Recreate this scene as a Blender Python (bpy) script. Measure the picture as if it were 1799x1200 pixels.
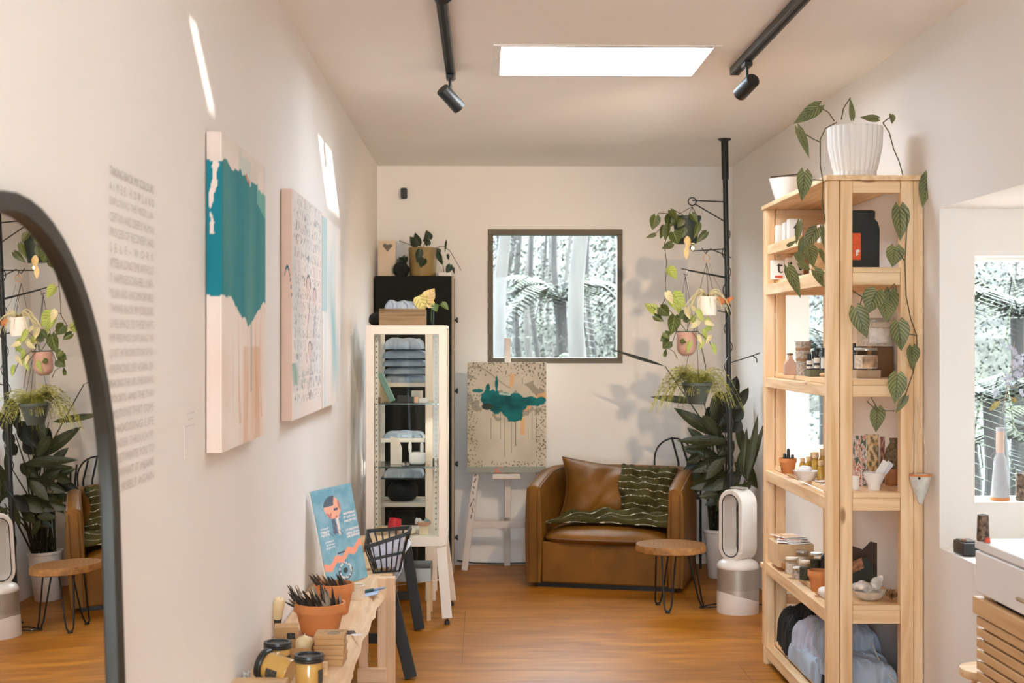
import bpy, bmesh, math, random
from mathutils import Vector, Matrix, noise
PI = math.pi
SC = bpy.context.scene
for _o in list(bpy.data.objects):
    bpy.data.objects.remove(_o)
COL = SC.collection
random.seed(7)

# ------------------------------------------------------------------ camera
FPX, PSI, CAMH = 2500.0, math.atan(51.5 / 2500.0), 1.40
CPOS = Vector((0, 0, CAMH))
CF = Vector((math.sin(PSI), math.cos(PSI), 0)); CR = Vector((math.cos(PSI), -math.sin(PSI), 0)); CU = Vector((0, 0, 1))
cd = bpy.data.cameras.new('camera'); cam = bpy.data.objects.new('camera', cd); COL.objects.link(cam)
cd.sensor_width = 36.0; cd.lens = FPX * 36.0 / 1799.0
cam.location = CPOS; cam.rotation_euler = (PI / 2, 0, -PSI)
cd.clip_start = 0.05; cd.clip_end = 300
cd.dof.use_dof = True; cd.dof.focus_distance = 5.6; cd.dof.aperture_fstop = 6.3
SC.camera = cam

def _ray(px, py): return CF + CR * ((px - 899.5) / FPX) + CU * ((600 - py) / FPX)
def P(px, py, Y): d = _ray(px, py); return CPOS + d * (Y / d.y)
def PX(px, py, X): d = _ray(px, py); return CPOS + d * (X / d.x)
def PZ(px, py, Z): d = _ray(px, py); return CPOS + d * ((Z - CAMH) / d.z)

# ------------------------------------------------------------------ light
SC.view_settings.view_transform = 'Standard'; SC.view_settings.look = 'None'
SC.view_settings.gamma = 1.0; SC.view_settings.exposure = 0.38
SC.view_settings.use_curve_mapping = False
try:
    SC.cycles.use_denoising = True; SC.cycles.use_adaptive_sampling = True; SC.cycles.adaptive_threshold = 0.02
    SC.cycles.max_bounces = 12; SC.cycles.diffuse_bounces = 8; SC.cycles.glossy_bounces = 5
    SC.cycles.transmission_bounces = 8; SC.cycles.transparent_max_bounces = 16
    SC.cycles.sample_clamp_indirect = 6.0; SC.cycles.caustics_reflective = False; SC.cycles.caustics_refractive = False
    SC.cycles.blur_glossy = 0.6
except Exception: pass
W = bpy.data.worlds.new('sky'); SC.world = W; W.use_nodes = True
nt = W.node_tree; nt.nodes.clear()
wo = nt.nodes.new('ShaderNodeOutputWorld'); bg = nt.nodes.new('ShaderNodeBackground')
tc = nt.nodes.new('ShaderNodeTexCoord'); mp = nt.nodes.new('ShaderNodeMapping'); nz = nt.nodes.new('ShaderNodeTexNoise')
cr = nt.nodes.new('ShaderNodeValToRGB')
nz.inputs['Scale'].default_value = 2.5; nz.inputs['Detail'].default_value = 4
cr.color_ramp.elements[0].color = (0.72, 0.86, 1, 1); cr.color_ramp.elements[1].color = (0.86, 0.94, 1, 1)
cr.color_ramp.elements[0].position = 0.35; cr.color_ramp.elements[1].position = 0.65
nt.links.new(tc.outputs['Generated'], mp.inputs[0]); nt.links.new(mp.outputs[0], nz.inputs['Vector'])
nt.links.new(nz.outputs['Fac'], cr.inputs[0]); nt.links.new(cr.outputs[0], bg.inputs[0]); nt.links.new(bg.outputs[0], wo.inputs[0])
bg.inputs[1].default_value = 19.5
def aim(o, d): o.rotation_euler = Vector(d).to_track_quat('-Z', 'Y').to_euler()
sl = bpy.data.lights.new('sun', 'SUN'); so = bpy.data.objects.new('sun', sl); COL.objects.link(so)
so.location = (12, -4, 8); aim(so, (-1.1, 0.55, -0.4)); sl.energy = 5; sl.angle = math.radians(1.2); sl.color = (1, 0.93, 0.84)
def portal(loc, d, sx, sy):
    l = bpy.data.lights.new('daylight_portal', 'AREA'); o = bpy.data.objects.new('daylight_portal', l); COL.objects.link(o)
    l.shape = 'RECTANGLE'; l.size = sx; l.size_y = sy; o.location = loc; aim(o, d); l.cycles.is_portal = True
YB, XL, XR, ZC, YF = 8.93, -0.66, 1.57, 2.5, -1.2
SKY = [(0.07, 0.86, 5.30, 5.86), (0.35, 0.90, 2.66, 2.79)]
for (a, b, c, d) in SKY: portal(((a + b) / 2, (c + d) / 2, ZC + 0.05), (0, 0, -1), b - a, d - c)
portal((-0.05, YF - 0.12, 1.2), (0, 1, 0), 1.1, 2.3)
portal((0.4555, YB + 0.14, 1.684), (0, -1, 0), 0.85, 0.84)

# ------------------------------------------------------------------ materials
MATS = {}
def rgb(r, g, b):
    f = lambda c: (c / 255 / 12.92) if c / 255 <= 0.04045 else ((c / 255 + 0.055) / 1.055) ** 2.4
    return (f(r), f(g), f(b), 1)
def newmat(name):
    m = bpy.data.materials.new(name); m.use_nodes = True
    n = m.node_tree; b = n.nodes['Principled BSDF']
    return m, n, b
def ramp(n, fac, c0, c1, p0=0.3, p1=0.7):
    r = n.nodes.new('ShaderNodeValToRGB'); r.color_ramp.elements[0].color = c0; r.color_ramp.elements[1].color = c1
    r.color_ramp.elements[0].position = p0; r.color_ramp.elements[1].position = p1
    n.links.new(fac, r.inputs[0]); return r.outputs[0]
def texnoise(n, scale=(1, 1, 1), s=5, det=3, coord='Object', dist=0):
    t = n.nodes.new('ShaderNodeTexCoord'); m = n.nodes.new('ShaderNodeMapping'); m.inputs['Scale'].default_value = scale
    z = n.nodes.new('ShaderNodeTexNoise'); z.inputs['Scale'].default_value = s; z.inputs['Detail'].default_value = det
    z.inputs['Distortion'].default_value = dist
    n.links.new(t.outputs[coord], m.inputs[0]); n.links.new(m.outputs[0], z.inputs['Vector']); return z.outputs['Fac']
def bump(n, b, fac, st=0.2, dist=0.01):
    q = n.nodes.new('ShaderNodeBump'); q.inputs['Strength'].default_value = st; q.inputs['Distance'].default_value = dist
    n.links.new(fac, q.inputs['Height']); n.links.new(q.outputs[0], b.inputs['Normal'])
def M(key, c=None, rough=0.6, metal=0.0, var=0.06, s=8, scale=(1, 1, 1), bmp=0.0, bs=60, spec=0.4, coat=0, sheen=0, trans=0):
    """plain procedural material, colour varied by noise"""
    if key in MATS: return MATS[key]
    m, n, b = newmat(key)
    c0 = tuple(max(0, x * (1 - var)) for x in c[:3]) + (1,); c1 = tuple(min(1, x * (1 + var)) for x in c[:3]) + (1,)
    n.links.new(ramp(n, texnoise(n, scale, s), c0, c1), b.inputs['Base Color'])
    b.inputs['Roughness'].default_value = rough; b.inputs['Metallic'].default_value = metal
    b.inputs['Specular IOR Level'].default_value = spec
    if coat: b.inputs['Coat Weight'].default_value = coat; b.inputs['Coat Roughness'].default_value = 0.15
    if sheen: b.inputs['Sheen Weight'].default_value = sheen
    if trans: b.inputs['Transmission Weight'].default_value = trans
    if bmp: bump(n, b, texnoise(n, scale, bs, 4), bmp)
    MATS[key] = m; return m
def wood(key, axis, c0, c1, rough=0.55, s=1.0, knots=True, coat=0):
    if key in MATS: return MATS[key]
    m, n, b = newmat(key)
    sc = [14 * s] * 3; sc[axis] = 0.9 * s
    f = texnoise(n, tuple(sc), 2.2, 5, dist=0.6)
    col = ramp(n, f, c0, c1, 0.32, 0.68)
    if knots:
        t = n.nodes.new('ShaderNodeTexCoord'); mm = n.nodes.new('ShaderNodeMapping')
        s2 = [7.0] * 3; s2[axis] = 2.6; mm.inputs['Scale'].default_value = s2
        v = n.nodes.new('ShaderNodeTexVoronoi'); v.inputs['Scale'].default_value = 1.0
        n.links.new(t.outputs['Object'], mm.inputs[0]); n.links.new(mm.outputs[0], v.inputs['Vector'])
        mx = n.nodes.new('ShaderNodeMix'); mx.data_type = 'RGBA'
        k = ramp(n, v.outputs['Distance'], (1, 1, 1, 1), (0, 0, 0, 1), 0.05, 0.10)
        n.links.new(k, mx.inputs[0]); n.links.new(col, mx.inputs[6])
        mx.inputs[7].default_value = (c0[0] * 0.5, c0[1] * 0.4, c0[2] * 0.35, 1); col = mx.outputs[2]
    n.links.new(col, b.inputs['Base Color']); b.inputs['Roughness'].default_value = rough
    b.inputs['Specular IOR Level'].default_value = 0.35
    if coat: b.inputs['Coat Weight'].default_value = coat; b.inputs['Coat Roughness'].default_value = 0.2
    bump(n, b, f, 0.12, 0.002)
    MATS[key] = m; return m
def pine(a): return wood('pine_' + 'xyz'[a], a, (0.66, 0.40, 0.19, 1), (0.88, 0.65, 0.40, 1))
def glassmat(key='glass', tint=(0.96, 0.98, 0.97, 1), rough=0.0):
    if key in MATS: return MATS[key]
    m, n, b = newmat(key); n.nodes.remove(b)
    out = n.nodes['Material Output']
    tr = n.nodes.new('ShaderNodeBsdfTransparent'); tr.inputs[0].default_value = tint
    gl = n.nodes.new('ShaderNodeBsdfGlossy'); gl.inputs['Roughness'].default_value = 0.02 + rough
    fr = n.nodes.new('ShaderNodeFresnel'); fr.inputs[0].default_value = 1.45
    mul = n.nodes.new('ShaderNodeMath'); mul.operation = 'MULTIPLY'; mul.inputs[1].default_value = 0.15
    mix = n.nodes.new('ShaderNodeMixShader')
    n.links.new(fr.outputs[0], mul.inputs[0]); n.links.new(mul.outputs[0], mix.inputs[0])
    n.links.new(tr.outputs[0], mix.inputs[1]); n.links.new(gl.outputs[0], mix.inputs[2]); n.links.new(mix.outputs[0], out.inputs[0])
    MATS[key] = m; return m
def attrmat(key, rough=0.7, bmp=0.15):
    if key in MATS: return MATS[key]
    m, n, b = newmat(key)
    a = n.nodes.new('ShaderNodeVertexColor'); a.layer_name = 'Col'
    n.links.new(a.outputs[0], b.inputs['Base Color']); b.inputs['Roughness'].default_value = rough
    b.inputs['Specular IOR Level'].default_value = 0.25
    if bmp: bump(n, b, texnoise(n, (1, 1, 1), 220, 3), bmp, 0.002)
    MATS[key] = m; return m
def leafmat(key, dark, light, vein, rough=0.45, nv=9, amt=0.55, trans=0.15):
    """leaf: midrib and slanting side veins drawn from the leaf's own uv"""
    if key in MATS: return MATS[key]
    m, n, b = newmat(key)
    uv = n.nodes.new('ShaderNodeUVMap'); sp = n.nodes.new('ShaderNodeSeparateXYZ'); n.links.new(uv.outputs[0], sp.inputs[0])
    def mt(op, a, c=None):
        q = n.nodes.new('ShaderNodeMath'); q.operation = op
        for i, x in enumerate((a, c)):
            if x is None: continue
            if isinstance(x, (int, float)): q.inputs[i].default_value = x
            else: n.links.new(x, q.inputs[i])
        return q.outputs[0]
    av = mt('ABSOLUTE', mt('SUBTRACT', sp.outputs[1], 0.5))
    w = mt('SINE', mt('MULTIPLY', mt('SUBTRACT', sp.outputs[0], mt('MULTIPLY', av, 0.75)), nv * 2 * PI))
    w = mt('ADD', mt('MULTIPLY', w, 0.5), 0.5)
    base = ramp(n, w, dark, light, 0.5 - amt / 2, 0.5 + amt / 2)
    mx = n.nodes.new('ShaderNodeMix'); mx.data_type = 'RGBA'
    n.links.new(ramp(n, av, (1, 1, 1, 1), (0, 0, 0, 1), 0.012, 0.035), mx.inputs[0]); n.links.new(base, mx.inputs[6]); mx.inputs[7].default_value = vein
    m2 = n.nodes.new('ShaderNodeMix'); m2.data_type = 'RGBA'; m2.blend_type = 'MULTIPLY'; m2.inputs[0].default_value = 1
    n.links.new(mx.outputs[2], m2.inputs[6]); n.links.new(ramp(n, texnoise(n, (1, 1, 1), 14, 2), (0.7, 0.7, 0.7, 1), (1.15, 1.15, 1.1, 1)), m2.inputs[7])
    n.links.new(m2.outputs[2], b.inputs['Base Color']); b.inputs['Roughness'].default_value = rough
    b.inputs['Specular IOR Level'].default_value = 0.35
    bump(n, b, w, 0.15, 0.002)
    if trans:
        tl = n.nodes.new('ShaderNodeBsdfTranslucent'); ms = n.nodes.new('ShaderNodeMixShader'); ms.inputs[0].default_value = trans
        n.links.new(m2.outputs[2], tl.inputs[0]); n.links.new(b.outputs[0], ms.inputs[1]); n.links.new(tl.outputs[0], ms.inputs[2])
        n.links.new(ms.outputs[0], n.nodes['Material Output'].inputs[0])
    MATS[key] = m; return m

# ------------------------------------------------------------------ mesh building
WM = {}
def V(*a): return Vector(a)
def frame(p, d, up=(0, 0, 1)):
    """matrix at p with local z along d"""
    z = Vector(d).normalized(); u = Vector(up)
    if abs(z.dot(u)) > 0.98: u = Vector((0, 1, 0))
    x = u.cross(z).normalized(); y = z.cross(x)
    return Matrix.Translation(Vector(p)) @ Matrix((x, y, z)).transposed().to_4x4()
class MB:
    def __init__(s): s.v = []; s.f = []; s.uv = {}; s.mi = []; s.cm = 0; s.T = None
    def add(s, vs, fs, uvs=None):
        k = len(s.v)
        for a in vs:
            a = Vector(a); s.v.append(s.T @ a if s.T else a)
        for i, f in enumerate(fs):
            if uvs: s.uv[len(s.f)] = [uvs[j] for j in f]
            s.f.append([k + j for j in f]); s.mi.append(s.cm)
        return s
    def box(s, x0, x1, y0, y1, z0, z1, Mx=None):
        vs = [V(x, y, z) for x in (x0, x1) for y in (y0, y1) for z in (z0, z1)]
        if Mx: vs = [Mx @ a for a in vs]
        return s.add(vs, [(0, 1, 3, 2), (4, 6, 7, 5), (0, 4, 5, 1), (2, 3, 7, 6), (0, 2, 6, 4), (1, 5, 7, 3)])
    def bar(s, p0, p1, w, h, up=(0, 0, 1)):
        p0, p1 = Vector(p0), Vector(p1); m = frame(p0, p1 - p0, up); L = (p1 - p0).length
        return s.box(-w / 2, w / 2, -h / 2, h / 2, 0, L, m)
    def tube(s, pts, r, n=8, closed=False, caps=True, flat=1.0):
        pts = [Vector(p) for p in pts]; N = len(pts); R_ = r if isinstance(r, (list, tuple)) else [r] * N
        vs = []; up = None
        for i, p in enumerate(pts):
            if closed: t = pts[(i + 1) % N] - pts[i - 1]
            else: t = pts[min(i + 1, N - 1)] - pts[max(i - 1, 0)]
            if t.length < 1e-9: t = V(0, 0, 1)
            t.normalize()
            if up is None: up = V(0, 0, 1) if abs(t.z) < 0.9 else V(0, 1, 0)
            x = up - t * up.dot(t)
            if x.length < 1e-6: x = t.orthogonal()
            x.normalize(); up = x; y = t.cross(x)
            for k in range(n):
                a = 2 * PI * k / n; vs.append(p + x * (math.cos(a) * R_[i]) + y * (math.sin(a) * R_[i] * flat))
        fs = []
        for i in range(N if closed else N - 1):
            j = (i + 1) % N
            for k in range(n):
                q = (k + 1) % n; fs.append((i * n + k, i * n + q, j * n + q, j * n + k))
        if caps and not closed: fs.append(tuple(range(n))[::-1]); fs.append(tuple((N - 1) * n + k for k in range(n)))
        return s.add(vs, fs)
    def lathe(s, prof, c=(0, 0, 0), n=28, Mx=None, flute=None, caps=True):
        vs = []; Mx = Mx or Matrix.Translation(Vector(c))
        for (r, z) in prof:
            for k in range(n):
                a = 2 * PI * k / n; rr = r * (1 + (flute(a, z) if flute else 0))
                vs.append(Mx @ V(rr * math.cos(a), rr * math.sin(a), z))
        fs = [(i * n + k, i * n + (k + 1) % n, (i + 1) * n + (k + 1) % n, (i + 1) * n + k) for i in range(len(prof) - 1) for k in range(n)]
        if caps:
            if prof[0][0] > 1e-5: fs.append(tuple(range(n))[::-1])
            if prof[-1][0] > 1e-5: fs.append(tuple((len(prof) - 1) * n + k for k in range(n)))
        return s.add(vs, fs)
    def prism(s, pts, Mx, d0, d1):
        n = len(pts); vs = [Mx @ V(x, y, d0) for x, y in pts] + [Mx @ V(x, y, d1) for x, y in pts]
        return s.add(vs, [tuple(range(n))[::-1], tuple(range(n, 2 * n))] + [(i, (i + 1) % n, n + (i + 1) % n, n + i) for i in range(n)])
    def grid(s, fn, nu, nv, close_u=False):
        vs = [fn(i / nu, j / nv) for i in range(nu + 1) for j in range(nv + 1)]
        uvs = [(i / nu, j / nv) for i in range(nu + 1) for j in range(nv + 1)]
        fs = [(i * (nv + 1) + j, (i + 1) * (nv + 1) + j, (i + 1) * (nv + 1) + j + 1, i * (nv + 1) + j + 1) for i in range(nu) for j in range(nv)]
        return s.add(vs, fs, uvs)
    def leaf(s, b, t, w, nrm=(0, -1, 0), kind='heart', sag=0.12, cup=0.25, nu=8, nv=4):
        b, t = Vector(b), Vector(t); ax = t - b; L = ax.length
        if L < 1e-5: return s
        a = ax / L; nn = Vector(nrm); nn = nn - a * nn.dot(a)
        if nn.length < 1e-4: nn = a.orthogonal()
        nn.normalize(); sd = a.cross(nn)
        def wd(u):
            if kind == 'heart': return max(0.0, math.sin(PI * min(1, (u * 0.93 + 0.07)) ** 0.62)) * (1 if u > 0 else .6)
            if kind == 'round': return math.sin(PI * min(1, u * .9 + .1) ** 0.8) ** 0.6 if u < 1 else 0
            if kind == 'lance': return math.sin(PI * u ** 0.85) ** 0.85 if 0 < u < 1 else 0
            return (1 - u) ** 0.5 * min(1, u * 6 + 0.3)
        def fn(u, v):
            k = (v - 0.5) * 2; ww = wd(u) * w / 2
            back = -0.16 * L * abs(k) * (1 - u) ** 6 if kind == 'heart' else 0
            return b + a * (u * L + back) + sd * (k * ww) + nn * (cup * ww * (abs(k) ** 1.5) - sag * L * (u * u)) * 1.0
        return s.grid(fn, nu, nv)
    def build(s, name, mat, parent=None, smooth=False, bevel=0, label=None, solid=0, recalc=True, seg=2):
        me = bpy.data.meshes.new(name)
        org = V(0, 0, 0)
        if parent is None and s.v:
            xs = [a.x for a in s.v]; ys = [a.y for a in s.v]; zs = [a.z for a in s.v]
            org = V((min(xs) + max(xs)) / 2, (min(ys) + max(ys)) / 2, min(zs))
        me.from_pydata([a - org for a in s.v], [], s.f)
        for m in (mat if isinstance(mat, (list, tuple)) else [mat]): me.materials.append(m)
        for i, p in enumerate(me.polygons): p.material_index = s.mi[i]; p.use_smooth = bool(smooth)
        if s.uv:
            uvl = me.uv_layers.new(name='UVMap')
            for i, p in enumerate(me.polygons):
                u = s.uv.get(i)
                if u:
                    for j, li in enumerate(p.loop_indices): uvl.data[li].uv = u[j]
        if recalc and not s.uv:
            bm = bmesh.new(); bm.from_mesh(me); bmesh.ops.recalc_face_normals(bm, faces=bm.faces); bm.to_mesh(me); bm.free()
        o = bpy.data.objects.new(name, me); COL.objects.link(o)
        if smooth and smooth != 'all':
            try: me.set_sharp_from_angle(angle=math.radians(42))
            except Exception: pass
        if parent is not None:
            o.parent = parent; o.matrix_parent_inverse = WM[parent.name].inverted(); WM[o.name] = Matrix.Identity(4)
        else:
            o.location = org; WM[o.name] = Matrix.Translation(org)
        if bevel:
            q = o.modifiers.new('bevel', 'BEVEL'); q.width = bevel; q.segments = seg; q.limit_method = 'ANGLE'
        if solid:
            q = o.modifiers.new('solid', 'SOLIDIFY'); q.thickness = solid; q.offset = 0
        if label: o['label'] = label
        return o
def tag(o, label, cat, group=None, kind=None):
    o['label'] = label; o['category'] = cat
    if group: o['group'] = group
    if kind: o['kind'] = kind
    return o
def thing(name, label, cat, loc, rz=0, group=None):
    o = bpy.data.objects.new(name, None); COL.objects.link(o); o.empty_display_size = 0.05
    o.location = loc; o.rotation_euler = (0, 0, rz)
    WM[o.name] = Matrix.Translation(Vector(loc)) @ Matrix.Rotation(rz, 4, 'Z')
    return tag(o, label, cat, group)
def struct(name, mb, mat, parent=None, **k):
    o = mb.build(name, mat, parent, **k)
    if parent is None: o['kind'] = 'structure'
    return o
def dup(o, mat_w, label=None, group=None, parent=None):
    """copy a thing and its parts; mat_w is the new world matrix of the root"""
    c = o.copy(); COL.objects.link(c)
    if parent is None: c.matrix_basis = mat_w
    else: c.parent = parent
    for ch in o.children: dup(ch, None, parent=c)
    if label: c['label'] = label
    if group: c['group'] = group
    return c
def arc(fn, n): return [fn(i / n) for i in range(n + 1)]
def rnd(a, b): return random.uniform(a, b)
def nz3(p, s): return noise.noise(Vector(p) * s)
# ------------------------------------------------------------------ room
paint = M('wall_paint', (0.85, 0.81, 0.765, 1), 0.75, var=0.015, s=2, bmp=0.04, bs=180, spec=0.25)
paintc = M('ceiling_paint', (0.88, 0.84, 0.79, 1), 0.8, var=0.015, s=2, bmp=0.03, bs=150, spec=0.2)
m, n, b = newmat('plywood_floor')
f1 = texnoise(n, (1.3, 7, 1), 1.6, 6, dist=1.2)
c1 = ramp(n, f1, (0.24, 0.080, 0.006, 1), (0.46, 0.175, 0.014, 1), 0.3, 0.72)
br = n.nodes.new('ShaderNodeTexBrick'); tcf = n.nodes.new('ShaderNodeTexCoord')
br.inputs['Scale'].default_value = 1; br.inputs['Mortar Size'].default_value = 0.0015; br.inputs['Brick Width'].default_value = 2.4; br.inputs['Row Height'].default_value = 1.2
br.inputs['Color1'].default_value = (0.94, 0.94, 0.94, 1); br.inputs['Color2'].default_value = (1.08, 1.06, 1.02, 1); br.inputs['Mortar'].default_value = (0.45, 0.4, 0.35, 1)
n.links.new(tcf.outputs['Object'], br.inputs['Vector'])
mx = n.nodes.new('ShaderNodeMix'); mx.data_type = 'RGBA'; mx.blend_type = 'MULTIPLY'; mx.inputs[0].default_value = 1
n.links.new(c1, mx.inputs[6]); n.links.new(br.outputs[0], mx.inputs[7]); n.links.new(mx.outputs[2], b.inputs['Base Color'])
b.inputs['Roughness'].default_value = 0.42; b.inputs['Specular IOR Level'].default_value = 0.16
b.inputs['Coat Weight'].default_value = 0.03; b.inputs['Coat Roughness'].default_value = 0.28
bump(n, b, f1, 0.05, 0.003)
floorm = m

struct('floor', MB().box(XL - .12, 3.0, YF - .3, YB + .12, -0.12, 0), floorm)
def holed(axis_pts, holes, mk):
    """tile a rectangle around axis-aligned holes: axis_pts=(a0,a1,b0,b1), mk(a0,a1,b0,b1) adds one tile"""
    a0, a1, b0, b1 = axis_pts
    xs = sorted({a0, a1, *[h[0] for h in holes], *[h[1] for h in holes]})
    for i in range(len(xs) - 1):
        p, q = xs[i], xs[i + 1]; hs = sorted([(h[2], h[3]) for h in holes if h[0] <= p + 1e-6 and h[1] >= q - 1e-6])
        y = b0
        for (u, v) in hs:
            if u > y: mk(p, q, y, u)
            y = v
        if y < b1: mk(p, q, y, b1)
mb = MB(); holed((XL - .12, XR + .12, YF - .3, YB + .12), SKY, lambda a, b_, c, d: mb.box(a, b_, c, d, ZC, ZC + .02))
struct('ceiling', mb, paintc)
struct('wall_left', MB().box(XL - .12, XL, YF - .3, YB + .12, -.12, ZC), paint)
WX0, WX1, WZ0, WZ1 = .032, .879, 1.264, 2.104
mb = MB(); holed((XL, XR + .12, -.12, ZC), [(WX0, WX1, WZ0, WZ1)], lambda a, b_, c, d: mb.box(a, b_, YB, YB + .12, c, d))
struct('wall_back', mb, paint)
BZ0, BZ1 = .69, 1.857
BAYS = [(2.9, 4.86), (6.22, 7.34)]
mb = MB(); holed((YF - .3, YB, -.12, ZC), [(a, b_, BZ0, BZ1) for a, b_ in BAYS], lambda a, b_, c, d: mb.box(XR, XR + .12, a, b_, c, d))
struct('wall_right', mb, paint)
mb = MB(); holed((XL, XR, -.12, ZC), [(-.6, .5, .05, 2.35)], lambda a, b_, c, d: mb.box(a, b_, YF - .12, YF, c, d))
struct('wall_front', mb, paint)
dark_al = M('window_frame_bronze', (0.105, 0.082, 0.052, 1), 0.5, 0.2, spec=0.4)
glass = glassmat()
# back window
mb = MB(); w = .034
for (a, b_, c, d) in ((WX0, WX1, WZ1 - w, WZ1), (WX0, WX1, WZ0, WZ0 + w), (WX0, WX0 + w, WZ0 + w, WZ1 - w), (WX1 - w, WX1, WZ0 + w, WZ1 - w)):
    mb.box(a, b_, YB - .008, YB + .10, c, d)
wf = struct('window_1', mb, dark_al, bevel=.002)
MB().box(WX0 + w - .004, WX1 - w + .004, YB + .05, YB + .056, WZ0 + w - .004, WZ1 - w + .004).build('pane', glass, wf)
MB().box(WX0 - .01, WX1 + .01, YB + .12, YB + .16, WZ0 - .03, WZ0).build('outer_sill', dark_al, wf)
# bays
PX0 = 1.692
for i, (ya, yb) in enumerate(BAYS):
    X2 = 2.42 if i == 0 else 1.98; T_ = .1 if i == 0 else .05; PX1 = 2.30 if i == 0 else 1.94; SB = ya + .5; mb = MB()
    mb.box(XR + .12, X2 + T_, ya - .1, ya, BZ0 - .1, BZ1 + .1)                          # near cheek
    holed((ya, yb + .1, BZ0 - .1, BZ1 + .1), [(ya + .12, SB, BZ0 + .08, BZ1 - .05)] if i else [], lambda a, b_, c, d: mb.box(X2, X2 + T_, a, b_, c, d))   # outer cheek
    mb.box(XR + .12, X2, ya, yb + .1, BZ0 - .1, BZ0)                                   # seat
    mb.box(XR + .12, X2, ya, yb + .1, BZ1, BZ1 + .1)                                   # top
    holed((XR + .12, X2, BZ0, BZ1), [(PX0 if PX0 > XR + .12 else XR + .12, PX1, .847, 1.695)], lambda a, b_, c, d: mb.box(a, b_, yb, yb + .14, c, d))
    bay = struct('wall_bay', mb, paint); bay.name = 'wall_bay' if i == 0 else 'wall_bay_back'
    mb = MB()
    for (a, b_, c, d) in ((PX0, PX1, 1.68, 1.695), (PX0, PX1, .847, .855), (PX0, PX0 + .008, .855, 1.68), (PX1 - .01, PX1, .855, 1.68)): mb.box(a, b_, yb + .10, yb + .13, c, d)
    o = struct('window_%d' % (i + 2), mb, M('white_window_trim', (.82, .82, .8, 1), .5))
    MB().box(PX0 + .006, PX1 - .008, yb + .112, yb + .117, .853, 1.682).build('pane', glass, o)
    if i: MB().box(X2 + .01, X2 + .016, ya + .121, SB - .001, BZ0 + .081, BZ1 - .051).build('side_pane', glass, o)
    if i: portal((X2 + T_ + .03, (ya + .12 + SB) / 2, (BZ0 + BZ1) / 2), (-1, 0, 0), SB - ya - .12, BZ1 - BZ0 - .1)
    portal(((PX0 + PX1) / 2, yb + .16, 1.27), (0, -1, 0), PX1 - PX0, .84)
# skylights
for i, (a, b_, c, d) in enumerate(SKY):
    mb = MB(); t = .03
    for q in ((a - t, a - .002, c - t, d + t), (b_ + .002, b_ + t, c - t, d + t), (a, b_, c - t, c - .002), (a, b_, d + .002, d + t)): mb.box(q[0], q[1], q[2], q[3], ZC - .004, ZC + .03)
    o = struct('window_%d' % (i + 4), mb, M('skylight_trim', (.84, .80, .76, 1), .6))
    MB().box(a + .001, b_ - .001, c + .001, d - .001, ZC + .008, ZC + .014).build('pane', glassmat('skylight_glass', (.97, .98, 1, 1)), o)
# glazed opening added behind the camera to bring sky light into the room
mb = MB()
for q in ((-.6, -.54, .05, 2.35), (.44, .5, .05, 2.35), (-.54, .44, .05, .13), (-.54, .44, 2.27, 2.35)): mb.box(q[0], q[1], YF - .1, YF - .03, q[2], q[3])
o = struct('window_7', mb, dark_al)
MB().box(-.54, .44, YF - .07, YF - .064, .13, 2.27).build('pane', glass, o)
# ------------------------------------------------------------------ forest outside
gm = M('forest_floor', (.022, .022, .015, 1), .9, var=.5, s=3)
hm = M('hillside_scrub', (.021, .021, .0145, 1), .9, var=.85, s=2.2)
mbh = MB(); mbh.grid(lambda u, v: V(-60 + 180 * u, 34 + 60 * v, -.6 + 11 * v ** .5 + .5 * noise.noise(V(u * 40, v * 12, 0))), 90, 24); struct('hillside', mbh, hm, recalc=False)
struct('ground', MB().box(-40, 60, YB + .3, 90, -.5, -.3), gm)
barkw = M('pale_gum_bark', (.040, .036, .031, 1), .85, var=.3, s=3, scale=(3, 3, .5), bmp=.4, bs=12)
barkg = M('grey_bark', (.016, .014, .012, 1), .9, var=.45, s=4, scale=(3, 3, .4), bmp=.4, bs=12)
frond_m = M('fern_green', (.031, .033, .018, 1), .6, var=.35, s=2)
fol_m = M('bush_leaf_green', (.021, .021, .0145, 1), .7, var=.5, s=2)
def trunk(x, y, r, label, m, lean=0, h=3.9, group=None):
    pts = [V(x + lean * t * h * .12 + .05 * math.sin(t * 9), y, -.4 + h * t) for t in [i / 10 for i in range(11)]]
    o = MB().tube(pts, [r * (1.15 - .5 * i / 10) for i in range(11)], 12).build('gum_tree', m, smooth=True)
    return tag(o, label, 'tree', group)
def at(px, Y): return P(px, 600, Y).x
trunk(at(884, 14), 14, .075, 'thick white gum tree trunk at the left edge of the back window view', barkw, .02)
trunk(at(1022, 13), 13, .085, 'thick pale gum tree trunk right of centre outside the back window', barkw, -.04)
g = 'thin forest trunks seen outside the windows'
random.seed(3)
tr0 = None
for i in range(56):
    Y = rnd(18, 44); px = rnd(850, 1110) if i < 32 else rnd(1380, 1860)
    m = barkw if i % 3 == 0 else barkg
    trunk(at(px, Y), Y, rnd(.02, .065), 'thin straight forest trunk outside the windows among the others', m, rnd(-.8, .8), 4.6, g)
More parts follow.
